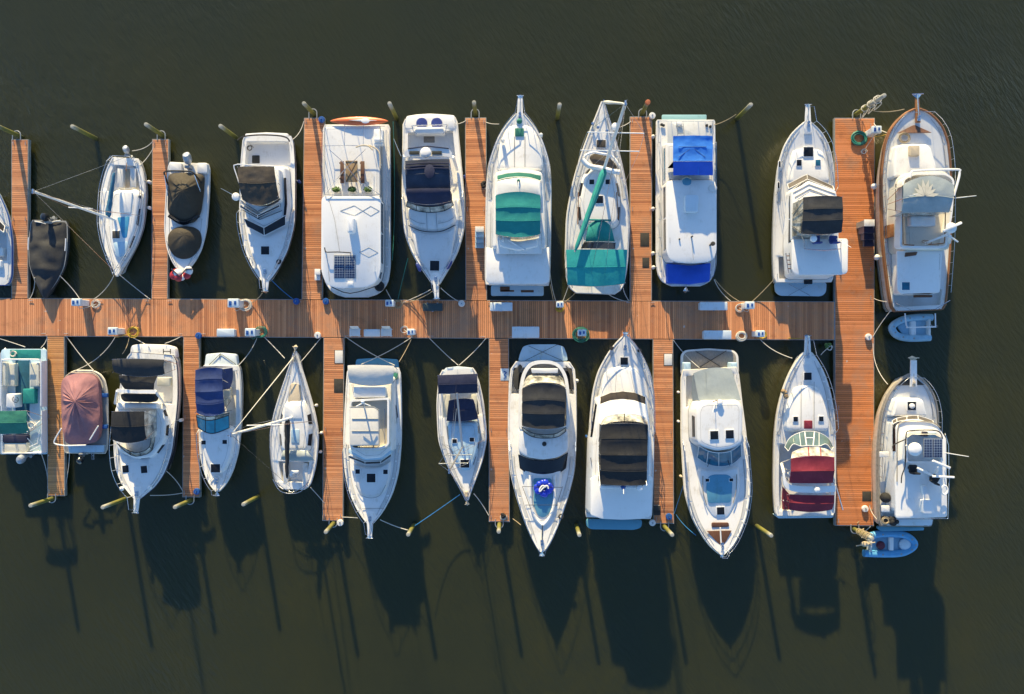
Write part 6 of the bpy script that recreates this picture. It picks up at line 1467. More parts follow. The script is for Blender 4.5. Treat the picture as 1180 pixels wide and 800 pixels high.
hatch_at(FN(201, 625, 1.88), .5, .5, R(2)); slab(FN, [(172, 664), (228, 664), (230, 678), (172, 680)], 1.82, 1.9, 'dteak', 'deck_cushion', rnd=.1)
slab(FN, [(156, 692), (238, 690), (222, 722), (207, 745), (185, 724)], 1.9, 1.95, 'dteak', 'anchor_locker', rnd=.05); bars('anchor_chain', [FN.pts([(200, 680), (204, 755)], 2.0)], .05, 'bright')
h.anchor(h.at(1, 0) + h.d * .02 + Vector((0, 0, .05)), .5, .7); h.rail(.38, .7, 9, ext=.1, mid=True); h.cleats((.05, .45, .88))
for t, lab, mt in ((.12, 'uppermost', 'fender'), (.28, 'middle', 'fender'), (.58, 'lowest orange-tipped', 'tan')): fender(h, t, 1 if 0 else -1, f'{lab} of the fenders on the left side of the weathered-platform cruiser', mt, r=.09, L=.4)

# --- maroon canvas cruiser
boat(FN, 480, 380, 'motor_cruiser', 'white cruiser with maroon canvas tops moored against the end pier, bow at the walkway', 'boat')
h = Hull(FN, (479, 640), (487, 105), [(0, 92), (.02, 97), (.2, 101), (.45, 100), (.6, 95), (.75, 80), (.87, 58), (.945, 36), (1, 15)], 1.3, 1.95, 'hullred', 'white', [(.03, .44, .3, .8)], rail='cream', railr=.05)
slab(FN, [(380, 640), (575, 640), (570, 648), (392, 650)], .45, 1.0, 'bluedeck', 'transom_platform', rnd=.1)
m = MB(); m.prism(FN.pts([(440, 215), (487, 205), (532, 215), (560, 300), (568, 368), (412, 368), (415, 300)], 1.95), 1.5, 1.98, r=.12, rnd=.5, taper=.15); part('raised_foredeck', m, M['white'])
bars('deck_groove', [FN.pts([(466, 200), (466, 360)], 2.0), FN.pts([(509, 200), (509, 360)], 2.0)], .02, 'grey'); hatch_at(FN(488, 182, 1.95), .5, .5); hatch_at(FN(448, 323, 2.02), .3, .33); hatch_at(FN(532, 322, 2.02), .3, .33)
slab(FN, zrect(477, 328, 504, 355), 1.98, 2.05, 'maroon', 'hatch_cover')
windshield(FN, [(412, 415), (428, 385), (460, 368), (490, 363), (525, 368), (556, 386), (572, 415)], 2.0, [(424, 428), (440, 405), (465, 412), (492, 410), (525, 412), (548, 405), (566, 425)], 2.6, 'bglass', 2, 'bright'); CUR['ws'].data.materials[0] = glass('grey_glass', (.10, .15, .15))
bars('centre_walkway', [[FN(478, 366, 2.08), FN(484, 410, 2.6)], [FN(510, 366, 2.08), FN(506, 410, 2.6)], [FN(480, 385, 2.3), FN(509, 385, 2.3)]], .04, 'bright')
part('clear_panel', MB().sheet([smooth_line(FN.pts([(436, 432), (470, 418), (505, 414), (545, 420), (574, 432)], 2.7), 3), smooth_line(FN.pts([(434, 452), (470, 445), (505, 443), (540, 445), (576, 450)], 3.2), 3)], .02), M['clear'])
bars('panel_rib', [[FN(490, 415, 2.75), FN(492, 446, 3.3)], [FN(530, 418, 2.75), FN(532, 446, 3.3)]], .035, 'maroon')
bimini(FN, [(434, 454), (577, 450), (577, 536), (433, 536)], 3.3, 'maroon', .16, 2, .14, .015, bul=(.15, 0), foot=1.5, seed=121, shade_curtain='clear', cs='p')
ar = part('radar_arch', MB().sheet([smooth_line(FN.pts([(412, 500), (420, 530), (450, 542), (515, 544), (578, 542)], 2.9), 4), smooth_line(FN.pts([(406, 505), (412, 545), (445, 562), (515, 566), (580, 562)], 2.85), 4)], .12), M['bright'])
mesh('arch_leg', MB().tube([FN(410, 502, 2.85), FN(402, 470, 1.4)], .1, 8), M['bright'], ar); radome(FN, 516, 554, 2.95, .2)
bimini(FN, [(430, 572), (577, 575), (575, 624), (426, 622)], 2.7, 'maroon', .14, 2, .12, .02, bul=(0, .15), foot=1.3, seed=122, name='aft_cover')
part('side_curtain', MB().sheet([FN.pts([(405, 545), (403, 580), (404, 620)], 1.6), FN.pts([(432, 575), (428, 600), (426, 622)], 2.6)], .02), M['maroon'])
bars('boat_pole', [[FN(580, 540, 2.0), FN(604, 622, 1.6)]], .035, 'whitemetal'); bars('boat_pole', [[FN(408, 590, 1.9), FN(420, 615, 1.5)]], .035, 'whitemetal'); part('rail_lamp', MB().ball(FN(428, 502, 1.9), .15, .15), M['bright'])
m = MB(); rr = random.Random(2)
for k in range(4): m.ball(FN(412 + rr.uniform(-5, 5), 240 + rr.uniform(-10, 10), 2.2), .16, .16)
part('flower_basket', m, M['tablewood']); bars('basket_stand', [[FN(412, 240, 1.6), FN(412, 240, 2.2)]], .03)
h.pulpit(1.1, .22); h.rail(.5, .72, 8, ext=.8); h.cleats((.05, .5, .9))
fender(h, .75, -1, 'small red fender on the right side of the maroon-canvas cruiser', 'red', r=.09, L=.3)

# --- trawler with solar panels
boat(FI, 212, 400, 'trawler_yacht', 'white trawler with roof solar panels, a radar dome and railings beside the end pier', 'boat')
h = Hull(FI, (209, 645), (232, 148), [(0, 80), (.02, 86), (.25, 94), (.5, 98), (.72, 94), (.84, 80), (.92, 58), (.97, 34), (1, 12)], 1.5, 2.2, 'hullc', 'nonskid', [(.02, .08, .3, 1.1)], rim=.16, rail='gteak', railr=.08, chine=.9)
part('cap_rail', MB().tube([h.edge(t, 1, .03, .08) for t in h.ts()] + [h.edge(t, -1, .03, .08) for t in reversed(h.ts())], .07, 8), M['gteak'])
slab(FI, [(120, 648), (272, 652), (270, 661), (130, 665), (118, 655)], .4, .6, 'blueplat', 'swim_platform', rnd=.05)
m = MB(); m.prism(FI.pts([(178, 184), (215, 160), (245, 160), (272, 182)], 2.25), 2.15, 2.25, r=.02); part('foredeck_panel', m, M['mat'])
b = h.at(1, 0); part('bowsprit', MB().prism([b + h.n * .22 - h.d * .8, b - h.n * .22 - h.d * .8, b - h.n * .20 + h.d * .95, b + h.n * .20 + h.d * .95], 2.30, 2.40, r=.02), M['bright']); h.anchor(b + h.d * .95 + Vector((0, 0, .16)), 1.4, 1.5, 'tan')
m = MB(); m.prism(FI.pts([(172, 228), (185, 222), (262, 222), (275, 232), (288, 290), (160, 290)], 2.55), 1.6, 2.6, r=.12, rnd=.2, taper=.12); part('trunk_cabin', m, M['white'])
o = hatch_at(FI(230, 251, 2.64), .55, .55); part('round_vent', MB().lathe(FI(230, 251, 2.70), [(.17, 0), (.17, .1), (.1, .14), (0, .15)], 14), M['bright'])
cabin('wheelhouse', FI, [(196, 310), (215, 298), (262, 298), (302, 310), (322, 420), (322, 606), (200, 606), (196, 420)], 1.6, 3.4, 'white', .12, .2, .16, True, wz=(.5, .8), minlen=1.1, skip=(0, 1, 2, 6))
windshield(FI, [(166, 300), (180, 292), (214, 285), (250, 283), (300, 300)], 2.75, [(168, 312), (182, 303), (214, 297), (252, 296), (302, 310)], 3.25, 'brglass', 3, 'bright', sm=2)
part('side_window', MB().sheet([FI.pts([(166, 310), (172, 328)], 2.6), FI.pts([(172, 305), (178, 322)], 3.1)], .02), M['glass'])
slab(FI, [(180, 318), (200, 302), (290, 302), (318, 318), (345, 360), (348, 618), (178, 622), (176, 500), (182, 420)], 3.35, 3.5, 'bright', 'boat_deck', rnd=.2, r=.04)
bars('deck_edge_trim', [FI.pts([(182, 500), (184, 330), (200, 305), (240, 300), (300, 306), (325, 322)], 3.55)], .035, 'gteak', sm=3)
ringwall(FI, [(212, 345), (225, 334), (310, 334), (332, 348), (334, 440), (212, 440)], 3.5, 4.0, .12, 'bright', 'flybridge_coaming', .25)
bars('flybridge_frame', [FI.pts([(210, 400), (212, 345), (225, 333), (300, 331), (325, 340), (332, 360)], 4.4), FI.pts([(170, 395), (170, 380), (208, 362)], 3.9), FI.pts([(196, 505), (198, 480), (208, 450), (210, 400)], 4.0)], .04, 'rubber', sm=3)
for a, b_ in ((271, 299), (302, 330)):
    o = part('solar_panel', MB().prism(FI.pts(zrect(a, 360, b_, 420), 5.0), 4.96, 5.0, r=.004), M['solar']); mesh('frame', MB().prism(FI.pts(zrect(a - 1.5, 358, b_ + 1.5, 422), 4.97), 4.92, 4.975, r=.004), M['alu'], o)
bars('solar_post', [[FI(x, y, 4.92), FI(x, y, 3.5)] for x in (273, 328) for y in (362, 418)], .03)
slab(FI, zrect(268, 336, 284, 352), 3.6, 4.2, 'navy2', 'instrument_box'); slab(FI, zrect(288, 338, 312, 354), 3.6, 4.2, 'bluedeck', 'helm_console')
part('added_shade_screen', MB().sheet([FI.pts([(214, 352), (228, 340), (308, 340), (330, 352)], 4.0), FI.pts([(216, 356), (230, 346), (306, 346), (328, 356)], 4.85)], .02), M['clear'])  # invented screen, placed for its shade on the flybridge
radome(FI, 237, 393, 4.9, .42, h=.3); part('dome_post', MB().tube([FI(237, 395, 3.5), FI(237, 395, 4.9)], .06), M['bright'])
bars('loudhailer', [FI.pts([(212, 380), (230, 400), (245, 412)], 4.6)], .06, 'bright', sm=3)
o = part('radar_mast', MB().tube([FI(305, 480, 3.5), FI(318, 455, 5.3)], .08, 8), M['bright']); mesh('radar_scanner', MB().prism(FI.pts([(300, 434), (304, 429), (360, 452), (357, 460)], 5.5), 5.38, 5.52, r=.05), M['bright'], o)
bars('boom_crane', [[FI(248, 455, 4.3), FI(300, 480, 4.6)], [FI(298, 483, 4.7), FI(370, 486, 4.9)]], .065, 'bright'); antenna(FI, (338, 405), 4.0, (418, 418), 5.9, .032)
for x, y, a in ((224, 455, 1.57), (295, 488, 1.0)): helm_seat(FI(x, y, 3.5), 'black', a)
slab(FI, [(268, 562), (300, 562), (303, 606), (270, 606)], 3.5, 3.95, 'bright', 'deck_locker', rnd=.08); slab(FI, [(265, 515), (278, 513), (290, 560), (270, 562)], 3.5, 3.7, 'bright', 'deck_step')
t = MB().tube([FI(338, 528, 3.95) + Vector((.2 * math.cos(a), .28 * math.sin(a), 0)) for a in [2 * math.pi * k / 16 for k in range(17)]], .06, 8)
solo('lifebuoy', t, M['bright'], 'white lifebuoy ring on the right railing of the solar-panel trawler', 'lifebuoy')
bars('boat_deck_rail', [FI.pts([(340, 340), (352, 380), (354, 500), (350, 622), (180, 624)], 4.25)] + [[FI(x, y, 4.25), FI(x, y, 3.5)] for x, y in ((345, 360), (353, 410), (354, 460), (353, 520), (351, 580), (349, 620), (270, 622), (180, 622))] + [FI.pts([(345, 362), (352, 380), (353, 500), (350, 616)], 3.9)], .022)
slab(FI, zrect(126, 402, 156, 420), 2.2, 2.3, 'bright', 'side_step'); slab(FI, zrect(132, 580, 158, 600), 2.2, 2.3, 'bright', 'side_step')
slab(FI, [(130, 540), (155, 536), (158, 560), (134, 565)], 1.7, 2.4, 'mat', 'covered_bicycle', rnd=.1, r=.1) if 0 else part('dark_bundle', MB().ball(FI(144, 553, 2.0), .35, .35, 12, 6), M['black'])
slab(FI, [(186, 624), (300, 626), (296, 645), (190, 645)], 1.5, 2.1, 'boxwhite', 'cockpit_cover', rnd=.05)
m = MB(); rr = random.Random(5)
for k in range(6): m.ball(FI(160 + rr.uniform(-20, 22), 630 + rr.uniform(-10, 8), 1.9 + rr.uniform(0, .3)), rr.uniform(.15, .25), .2)
part('dark_gear_heap', m, M['black']); part('rope_heap', coil(FI(142, 628, 2.1), .28, 4, tr=.03, seed=3), M['tanrope'])
h.rail(.3, .65, 10, 'side_rail', ins=.04, r=.018); h.cleats((.05, .5, .9))

# --- blue dinghy at the bottom
t_ = thing('inflatable_dinghy', FI(155, 705, .2), 'bright blue inflatable dinghy tied below the solar-panel trawler', 'dinghy')
inflatable(FI, [(72, 736), (130, 738), (190, 736), (225, 722), (238, 706), (226, 688), (195, 674), (130, 672), (90, 680)], .38, .25, 'inflat2', [(85, 730), (190, 730), (228, 706), (190, 680), (95, 684)], [(92, 684), (98, 684), (96, 730), (90, 730)])
seat(FI, (158, 684, 172, 728), .35, .6, 'bright', 'thwart', .04); part('bow_locker', MB().ball(FI(208, 707, .4), .42, .22, 16, 7), M['boxwhite'])
part('fuel_tank', MB().lathe(FI(126, 709, .3), [(.28, 0), (.3, .1), (.22, .25), (0, .28)], 14), M['red']); CUR['last'].data.materials[0] = simple('dark_red_tank', (.14, .02, .03), .5)
outboard(FI(84, 704, .65), (-1, 0), .75, 'tan', tilt=1.0)
bars('oar', [[FI(110, 700, .75), FI(48, 712, .7)]], .035, 'tan')
# ------------------------------------------------------------------ dock furniture
def pedestal(x, y, label, hose=None, k=1.0, wid=.30, z1=1.45):
    c = P(x, y, ZD); t = thing('power_pedestal', c, label, 'power pedestal', 'dock power pedestals')
    part('post', MB().box(c, wid, wid * .8, z1 - ZD, 0, .03), M['whitemetal'])
    part('head', MB().box(Vector((c.x, c.y, z1)), wid * 1.25, wid, .22, 0, .05), M['boxwhite'])
    part('socket', MB().box(Vector((c.x - wid * .3, c.y - .02, z1 + .2)), wid * .3, wid * .5, .05, 0, .01).box(Vector((c.x + wid * .25, c.y + .02, z1 + .2)), wid * .25, wid * .4, .05, 0, .01), M['bfender'])
    if hose:
        m = coil(P(x + hose[0], y + hose[1], ZD), hose[2], hose[3], tr=.028, seed=int(x)); part('power_cord', m, M[hose[4]])
        m = MB().tube(smooth_line([Vector((c.x, c.y - wid * .4, z1)), Vector((c.x, c.y - wid * .8, 1.0)), P(x + hose[0], y + hose[1], ZD + .05)], 5), .02, 5); part('cord_drop', m, M[hose[4]])
pedestal(99, 349.5, 'power pedestal between the black-covered runabout and small white sloop', (12, 1, .3, 3, 'rope'), wid=.5)
pedestal(140, 382, 'power pedestal with yellow cord behind the cruiser with three dark covers', (14, 1, .4, 4, 'yellow'), wid=.5)
pedestal(276, 350.5, 'power pedestal off the bow of the brown-bimini cruiser', (7, 1, .42, 5, 'rope'), wid=.6)
pedestal(295, 383.5, 'power pedestal with green hose above the scalloped blue bimini boat', (6, -1, .4, 4, 'greenrope'), wid=.55)
pedestal(452, 350.5, 'power pedestal between the picnic-table houseboat and navy cruiser', (7, 0, .3, 3, 'tanrope'), wid=.45)
pedestal(476, 383, 'power pedestal above the gap right of the cream-topped cruiser', (-10, -3, .25, 2, 'rope'), wid=.42)
pedestal(644, 352, 'power pedestal with bright yellow cord below the green-canvas yacht', (1, 3, .3, 4, 'yellow'), wid=.4)
pedestal(669, 384, 'power pedestal ringed by dark hose coils above the sleek white cruiser', (0, 2, .55, 6, 'greenrope'), wid=.45)
pedestal(858, 353, 'power pedestal below the blue-canvas houseboat', (-6, 2, .3, 3, 'rope'), wid=.5)
pedestal(870, 385, 'power pedestal with yellow cord above the gap left of the maroon cruiser', (8, 1, .3, 3, 'yellow'), wid=.45)
pedestal(1001, 155, 'power pedestal beside the green hose coil at the top of the end pier', (-6, 20, .2, 2, 'rope'), wid=.5)
solo('garden_hose', coil(P(989, 160, ZD), .52, 8, tr=.045, seed=3), M['greenrope'], 'green hose coiled on the top end of the end pier', 'hose')
solo('hose_coil', coil(P(854, 387.5, ZD), .34, 5, tr=.05, seed=6), M['rope'], 'white and black rope coil between two boxes on the main walkway edge', 'rope coil')

def dock_box(x0, y0, x1, y1, label, h=.6, mat='boxwhite'):
    c = P((x0 + x1) / 2, (y0 + y1) / 2, ZD); t = thing('dock_box', c, label, 'dock box', 'dock storage boxes')
    z = ZD + h; q = [P(x0, y0, z), P(x1, y0, z), P(x1, y1, z), P(x0, y1, z)]
    part('body', MB().prism(inset(ccw(q), .04), ZD, z - .12, r=.01, rnd=.04), M[mat])
    part('lid', MB().prism(q, z - .12, z, r=.04, rnd=.06), M['boxwhite'])
    a = P((x0 + x1) / 2, y1, z - .1); part('latch', MB().box(a + Vector((0, -.02, -.08)), .12, .05, .12, 0, .01), M['steel'])
    part('hinge', MB().box(P((x0 * .75 + x1 * .25), y0, z - .13) , .1, .05, .06).box(P((x0 * .25 + x1 * .75), y0, z - .13), .1, .05, .06), M['steel'])
dock_box(564.5, 348.6, 590.5, 358.5, 'long white dock box on the upper edge below the green-canvas yacht')
dock_box(590, 376.5, 621.5, 389.5, 'long white dock box above the swim platform of the sleek white cruiser')
dock_box(806.5, 348.2, 838.5, 357.6, 'narrow white dock box directly below the blue-canvas houseboat')
dock_box(811, 381, 843, 391, 'narrow white dock box above the weathered swim platform')
dock_box(249.5, 379, 270, 388, 'rounded white dock box above the scalloped blue bimini boat', .5)
dock_box(419, 379.5, 438, 388, 'low white table-like box between two white chairs', .45)
dock_box(487, 349.5, 510, 358.5, 'dark green dock box beneath the bow of the navy cruiser', .5, 'mat')
for o in CUR['root'].children:
    if o.name.startswith('lid'): o.data.materials[0] = simple('dark_green_lid', (.035, .06, .065), .6)
for x, lab in ((411, 'white plastic chair left of the low white box on the main walkway'), (447, 'white plastic chair right of the low white box on the main walkway')):
    c = P(x, 383.5, ZD); t = thing('plastic_chair', c, lab, 'chair', 'white plastic chairs')
    part('seat', MB().box(c + Vector((0, 0, .38)), .6, .5, .05, 0, .02), M['boxwhite']); part('backrest', MB().sheet([[c + Vector((-.3, .24, .42)), c + Vector((.3, .24, .42))], [c + Vector((-.28, .42, .95)), c + Vector((.28, .42, .95))]], .04), M['boxwhite'])
    for sx in (-1, 1):
        part('armrest', MB().box(c + Vector((.31 * sx, 0, .58)), .09, .55, .04, 0, .01), M['boxwhite'])
        for sy in (-.22, .22): part('leg', MB().tube([c + Vector((.29 * sx, sy, 0)), c + Vector((.29 * sx, sy, .58))], .03), M['boxwhite'])
def steps(x0, y0, x1, y1, label, n=4, mat='alu', top='aged', hi=1.1):
    c = P((x0 + x1) / 2, (y0 + y1) / 2, ZD); thing('dock_steps', c, label, 'steps', 'boarding steps')
    for i in range(n):
        ya = y0 + (y1 - y0) * i / n; yb = y0 + (y1 - y0) * (i + 1) / n; z = ZD + hi * (n - i) / n
        q = [P(x0, ya, z), P(x1, ya, z), P(x1, yb, z), P(x0, yb, z)]
        part('tread', MB().prism(q, z - .05, z, r=.01), M[top if i == 0 else mat])
        part('riser', MB().prism(inset(ccw(q), .03), ZD, z - .05, r=0), M['grey'])
steps(547.5, 261, 557.5, 286, 'grey boarding steps on the finger pier left of the green-canvas yacht', mat='bluedeck')
steps(996, 253, 1008, 284, 'grey boarding steps on the end pier beside the teak trawler', mat='navy2', hi=1.2)
steps(362.5, 310, 369, 323, 'small white step box beside the picnic-table houseboat', 2, hi=.5, mat='bright', top='bright')
steps(753.5, 583, 761.5, 594, 'dark steps at the lower end of the pier right of the long black canopy', 2, hi=.5, mat='mat', top='mat')
def plate(x0, y0, x1, y1, mat, label, name='utility_hatch', cat='dock hatch', frame=None):
    c = P((x0 + x1) / 2, (y0 + y1) / 2, ZD); thing(name, c, label, cat, 'utility hatches in the piers')
    z = ZD + .02; part('frame', MB().prism([P(x0 - .7, y0 - .7, z), P(x1 + .7, y0 - .7, z), P(x1 + .7, y1 + .7, z), P(x0 - .7, y1 + .7, z)], ZD + .002, z - .006, r=.002), M[frame or 'mat'])
    part('cover', MB().prism([P(x0, y0, z), P(x1, y0, z), P(x1, y1, z), P(x0, y1, z)], ZD + .004, z, r=.004), M[mat])
plate(738.5, 269, 747.5, 283.5, 'mat', 'upper dark hatch on the pier left of the blue-canvas houseboat')
plate(741, 297.5, 747.5, 308, 'mat', 'lower dark hatch on the pier left of the blue-canvas houseboat')
plate(386, 404, 395, 418.5, 'aged', 'white hatch on the finger pier left of the cream-topped cruiser')
plate(385.5, 437.5, 394.5, 452, 'mat', 'dark hatch on the finger pier left of the cream-topped cruiser')
plate(577.5, 425.5, 586, 438, 'boxwhite', 'white notice board with a blue mark on the pier left of the sleek white cruiser', frame='boxwhite')
part('blue_mark', MB().tube(smooth_line([P(x, y, ZD + .03) for x, y in ((580.5, 428), (583.5, 429.5), (581, 432), (583.5, 434), (580.5, 436))], 4), .035, 6), M['bfender'])
plate(765.5, 408, 774.5, 421, 'aged', 'white hatch with a dark frame on the pier right of the long black canopy')
plate(994.5, 567, 1003.5, 577, 'mat', 'dark hatch near the lower end of the broad end pier')
for i, (x, y, lab) in enumerate(((558, 213, 'dark bundle on the pier left of the green-canvas yacht'), (579, 594, 'heap of dark and white lines at the pier end left of the sleek cruiser'), (954.5, 399, 'dark green planter at the inner corner above the maroon cruiser bow'))):
    m = MB(); rr = random.Random(i + 40)
    for k in range(5): m.ball(P(x + rr.uniform(-2.5, 2.5), y + rr.uniform(-2.5, 2.5), ZD + .1), rr.uniform(.08, .16), .1, 10, 5)
    t = thing('gear_heap', P(x, y, ZD), lab, 'gear heap', None); part('bundle', m, M['black' if i < 2 else 'leaf']); part('line', coil(P(x + 1, y + 2, ZD), .2, 3, tr=.025, seed=i), M['rope'])
def wheelfender(x, y, lab, mat='fender', r=.16):
    c = P(x, y, ZD); thing('corner_roller', c, lab, 'dock roller', 'dock corner rollers')
    part('roller', MB().lathe(c + Vector((0, 0, -.02)), [(r, 0), (r * 1.15, .08), (r * 1.15, .14), (r, .22), (r * .35, .23), (r * .3, .2), (0, .2)], 16), M[mat]); part('axle', MB().lathe(c + Vector((0, 0, .15)), [(.04, 0), (.04, .12), (0, .13)], 8), M['steel'])
for x, y, lab, mt in ((371, 138.5, 'blue roller at the top corner of the pier beside the picnic-table houseboat', 'bfender'), (376, 347.5, 'blue roller on the walkway under the houseboat bow', 'bfender'), (342, 347.5, 'blue roller on the walkway right of the brown-bimini cruiser', 'bfender'),
    (229.5, 387, 'blue roller on the walkway corner above the scalloped blue bimini boat', 'bfender'), (366.5, 386.5, 'white roller on the walkway above the lower-row sloop bow', 'fender'), (532, 350, 'white roller at the walkway corner right of the navy cruiser bow', 'fender'),
    (751.3, 134, 'white roller at the top corner of the pier left of the blue-canvas houseboat', 'fender'), (996, 586, 'white roller with a line near the lower right of the end pier', 'fender'), (1000, 388.5, 'white roller on the right edge of the end pier opposite the walkway', 'fender'),
    (392.5, 602, 'white roller at the lower tip of the pier left of the cream-topped cruiser', 'fender'), (227.5, 566, 'blue roller at the lower tip of the pier left of the scalloped blue bimini boat', 'bfender'), (751.5, 602, 'pale roller at the lower tip of the pier right of the long black canopy', 'fender'), (770.5, 595, 'blue roller at the lower right corner of the same pier tip', 'bfender')):
    wheelfender(x, y, lab, mt, .2)

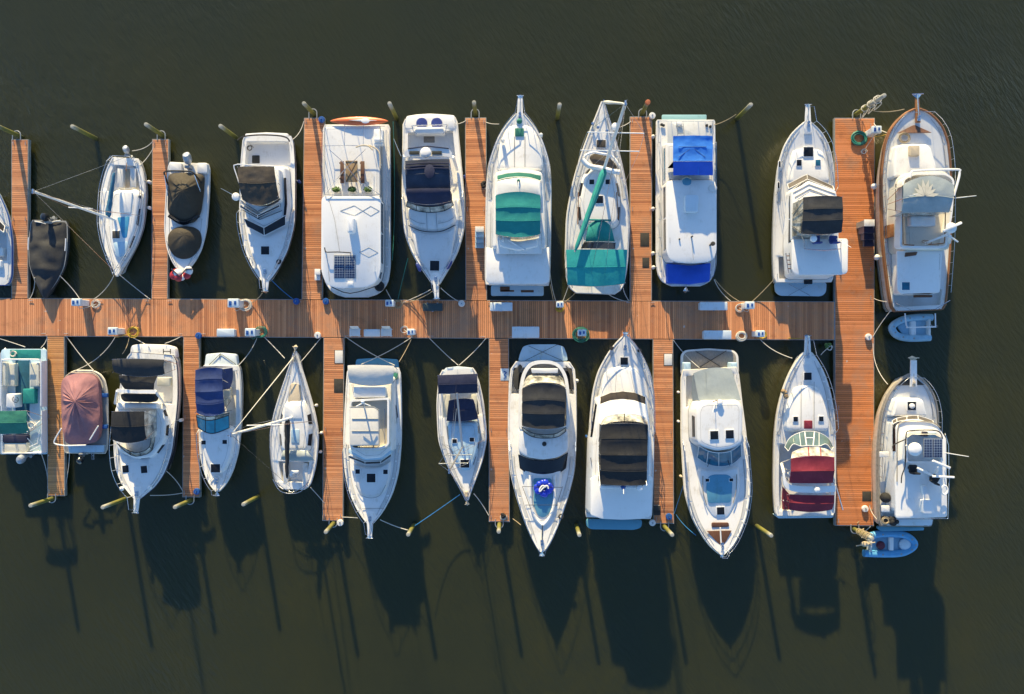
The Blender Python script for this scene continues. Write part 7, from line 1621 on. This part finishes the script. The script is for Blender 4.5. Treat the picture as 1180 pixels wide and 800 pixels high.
# ------------------------------------------------------------------ mooring lines
def line(a, za, b, zb, label, mat='rope', sag=.25, r=.024, bend=(0, 0), name='mooring_line'):
    A, B = P(*a, za), P(*b, zb); pts = []; n = 16
    for i in range(n + 1):
        t = i / n; p = A.lerp(B, t); q = 4 * t * (1 - t)
        p.z = max(.03, p.z - sag * q); p.x += bend[0] * S * q; p.y -= bend[1] * S * q; pts.append(p)
    solo(name, MB().tube(pts, r, 6), M[mat], label, 'rope', 'mooring lines')
L = [
 ((69, 318), .9, (92, 345), .5, 'bow line of the black-covered runabout, right one', 'rope'), ((40, 320), .9, (34, 345), .5, 'bow line of the black-covered runabout, left one', 'rope'),
 ((131, 318), 1.25, (108, 345), .5, 'left bow line of the small white sloop', 'rope'), ((138, 317), 1.25, (173, 345), .5, 'right bow line of the small white sloop', 'rope'),
 ((152, 174), 1.0, (176, 163), .5, 'upper stern line of the small white sloop to the pier tip', 'rope'), ((161, 191), 1.0, (178, 168), .5, 'lower stern line of the small white sloop to the pier tip', 'rope'),
 ((337, 161), 1.3, (350, 140), .5, 'stern line from the brown-bimini cruiser to the pier tip', 'rope'), ((302, 338), 1.8, (288, 350), .5, 'tan bow line of the brown-bimini cruiser', 'tanrope'), ((312, 322), 1.7, (341, 347), .5, 'dark blue bow line of the brown-bimini cruiser', 'bluerope'),
 ((525, 143), 1.3, (537, 139), .5, 'stern line from the navy cruiser to the pier', 'rope'), ((496, 334), 1.8, (463, 349), .5, 'left bow line of the navy cruiser', 'rope'), ((498, 336), 1.8, (466, 349), .5, 'tan bow line of the navy cruiser', 'tanrope'), ((508, 332), 1.8, (531, 349), .5, 'right bow line of the navy cruiser', 'rope'),
 ((470, 298), 1.6, (458, 348), .5, 'green line from the navy cruiser down to the walkway', 'greenrope'), ((445, 334), 1.0, (453, 348), .5, 'bow line of the picnic-table houseboat', 'rope'),
 ((453, 140), 1.5, (452, 300), 1.0, 'dark green line along the right side of the picnic-table houseboat', 'greenrope'),
 ((575, 143), 1.9, (560, 141), .5, 'bow line of the green-canvas yacht to the pier', 'rope'), ((633, 300), 1.4, (641, 349), .5, 'left stern line of the green-canvas yacht', 'rope'), ((634, 328), 1.3, (638, 350), .5, 'short stern line of the green-canvas yacht', 'tanrope'),
 ((655, 330), 1.2, (648, 349), .5, 'left stern line of the tall-masted yacht', 'rope'), ((668, 333), 1.2, (650, 349), .5, 'tan stern line of the tall-masted yacht', 'tanrope'), ((698, 337), 1.2, (724, 348), .5, 'long right stern line of the tall-masted yacht', 'rope'), ((718, 332), 1.2, (725, 347), .5, 'short right stern line of the tall-masted yacht', 'rope'), ((712, 147), 1.5, (727, 140), .5, 'bow line of the tall-masted yacht to the pier', 'rope'),
 ((823, 144), 1.0, (848, 132), 2.0, 'line from the blue-canvas houseboat to the lone pile', 'tanrope'), ((823, 322), 1.05, (842, 347), .5, 'left bow line of the blue-canvas houseboat', 'rope'), ((824, 322), 1.05, (855, 349), .5, 'right bow line of the blue-canvas houseboat', 'tanrope'), ((893, 321), 1.3, (864, 350), .5, 'curved stern line of the black-bimini yacht', 'tanrope'),
 ((1004, 127), 3.6, (1042, 126), 2.3, 'upper bow line of the teak trawler to the rope-wrapped pile', 'tanrope'), ((1007, 142), .5, (1022, 153), 2.1, 'middle bow line of the teak trawler', 'rope'), ((1007, 157), .6, (1021, 155), 2.1, 'yellow bow line of the teak trawler', 'yellow'),
 ((1007, 344), .5, (1022, 348), 1.5, 'short stern line of the teak trawler', 'rope'), ((1006, 388), .5, (1028, 356), 1.5, 'curved stern line of the teak trawler', 'rope'), ((1006, 396), .5, (1023, 443), 2.0, 'bow line of the solar-panel trawler', 'rope'),
 ((1002, 583), .7, (1012, 600), 1.5, 'stern line of the solar-panel trawler', 'rope'), ((988, 603), .55, (1008, 585), .6, 'tan line across the lower right corner of the end pier', 'tanrope'),
 ((29, 400), .8, (-8, 388), .5, 'left bow line of the pontoon boat', 'rope'), ((47, 401), .8, (54, 386), .5, 'right bow line of the pontoon boat', 'rope'), ((48, 524), .8, (55, 562), .5, 'stern line of the pontoon boat along the yellow pier', 'rope'),
 ((108, 427), .95, (76, 387), .5, 'left crossed bow line of the pink-covered boat', 'rope'), ((87, 427), .95, (133, 388), .5, 'right crossed bow line of the pink-covered boat', 'rope'), ((80, 515), .8, (74, 565), .5, 'stern line of the pink-covered boat along the yellow pier', 'rope'),
 ((141, 408), 1.2, (149, 388), .5, 'tan stern line of the cruiser with three dark covers', 'tanrope'), ((172, 400), 1.2, (150, 388), .5, 'left stern line of the cruiser with three dark covers', 'rope'), ((190, 396), 1.2, (210, 387), .5, 'right stern line of the cruiser with three dark covers', 'rope'),
 ((188, 540), 1.6, (211, 567), .5, 'upper bow line from the cruiser with three dark covers', 'rope'), ((173, 571), 1.8, (211, 568), .5, 'lower bow line from the cruiser with three dark covers', 'rope'),
 ((272, 424), 1.1, (296, 390), .5, 'stern line of the scalloped blue bimini boat', 'rope'), ((328, 413), 1.4, (305, 389), .5, 'left bow line of the lower-row sloop', 'rope'), ((345, 419), 1.4, (370, 389), .5, 'right bow line of the lower-row sloop', 'rope'), ((358, 562), 1.1, (374, 580), .5, 'curved stern line of the lower-row sloop', 'rope'),
 ((416, 420), 1.3, (474, 389), .5, 'crossed stern line of the cream-topped cruiser, rising right', 'rope'), ((455, 421), 1.3, (398, 388), .5, 'crossed stern line of the cream-topped cruiser, rising left', 'rope'), ((460, 417), 1.3, (474, 391), .5, 'tan stern line of the cream-topped cruiser', 'tanrope'),
 ((412, 597), 1.8, (394, 596), .5, 'bow line of the cream-topped cruiser to the pier', 'rope'), ((438, 599), 1.8, (470, 611), 2.2, 'curved bow line of the cream-topped cruiser to the pile', 'rope'),
 ((528, 421), 1.0, (495, 390), .5, 'left stern line of the navy-awning sailboat', 'rope'), ((529, 421), 1.0, (560, 390), .5, 'right stern line of the navy-awning sailboat', 'rope'), ((530, 570), 1.2, (478, 606), 2.0, 'long line from the navy-awning sailboat bow to the pile', 'bluerope'), ((546, 569), 1.2, (563, 594), .5, 'right bow line of the navy-awning sailboat', 'rope'),
 ((600, 605), 1.8, (591, 598), .5, 'short tan bow line of the sleek white cruiser', 'tanrope'), ((779, 593), .5, (802, 617), 1.9, 'blue bow line of the weathered-platform cruiser', 'bluerope'), ((777, 592), .5, (789, 555), 1.6, 'upper blue line of the weathered-platform cruiser', 'bluerope'),
 ((806, 424), 1.3, (776, 392), .5, 'stern line of the weathered-platform cruiser', 'rope'), ((913, 413), 1.7, (876, 391), .5, 'left bow line of the maroon-canvas cruiser', 'rope'), ((946, 409), 1.7, (958, 398), .5, 'right bow line of the maroon-canvas cruiser', 'rope'),
 ((877, 384), .55, (924, 390), .7, 'yellow cord along the walkway edge to the maroon cruiser', 'yellow'), ((0, 259), .8, (14, 262), .5, 'upper blue line of the boat cut by the left edge', 'bluerope'), ((2, 315), .8, (13, 314), .5, 'lower blue line of the boat cut by the left edge', 'bluerope'),
 ((993, 620), .5, (1003, 607), .5, 'painter of the bright blue dinghy', 'rope'),
]
rl = random.Random(9)
for q in L:
    a, za, b, zb, lab, mt = q; d = math.hypot(a[0] - b[0], a[1] - b[1])
    line(a, za, b, zb, lab, mt, sag=.10 + .004 * d * rl.uniform(.5, 1.5), bend=(rl.uniform(-.03, .03) * d, rl.uniform(0, .06) * d))
# ropes wound on the tall pile and on the lower-tip pile
for (x, y, h_, lab, n) in ((983, 134, 4.2, 'rope bundle wound round the tall pile at the top of the end pier', 5), (981, 608, 2.9, 'rope and hose bundle hung on the pile beside the bright blue dinghy', 5)):
    c = P(x, y, 0); m = MB(); rr = random.Random(n + int(x)); n = 3 if x == 983 else 4
    for k in range(n):
        z = h_ * (.35 + .6 * k / n); pts = [c + Vector((math.cos(a) * (.2 + .02 * k), math.sin(a) * (.2 + .02 * k), z + .12 * a / 6.28 * 2)) for a in [i * .5 for i in range(20)]]; m.tube(pts, .028, 5)
        m.tube(smooth_line([c + Vector((.2, 0, z)), c + Vector((.5, -.1 * k + .1, z - .3)), c + Vector((.35, -.3, z - .9)), c + Vector((.15, -.15, z - .2))], 5), .03, 5)
    solo('rope_bundle', m, M['rope' if x == 983 else 'tanrope'], lab, 'rope bundle')
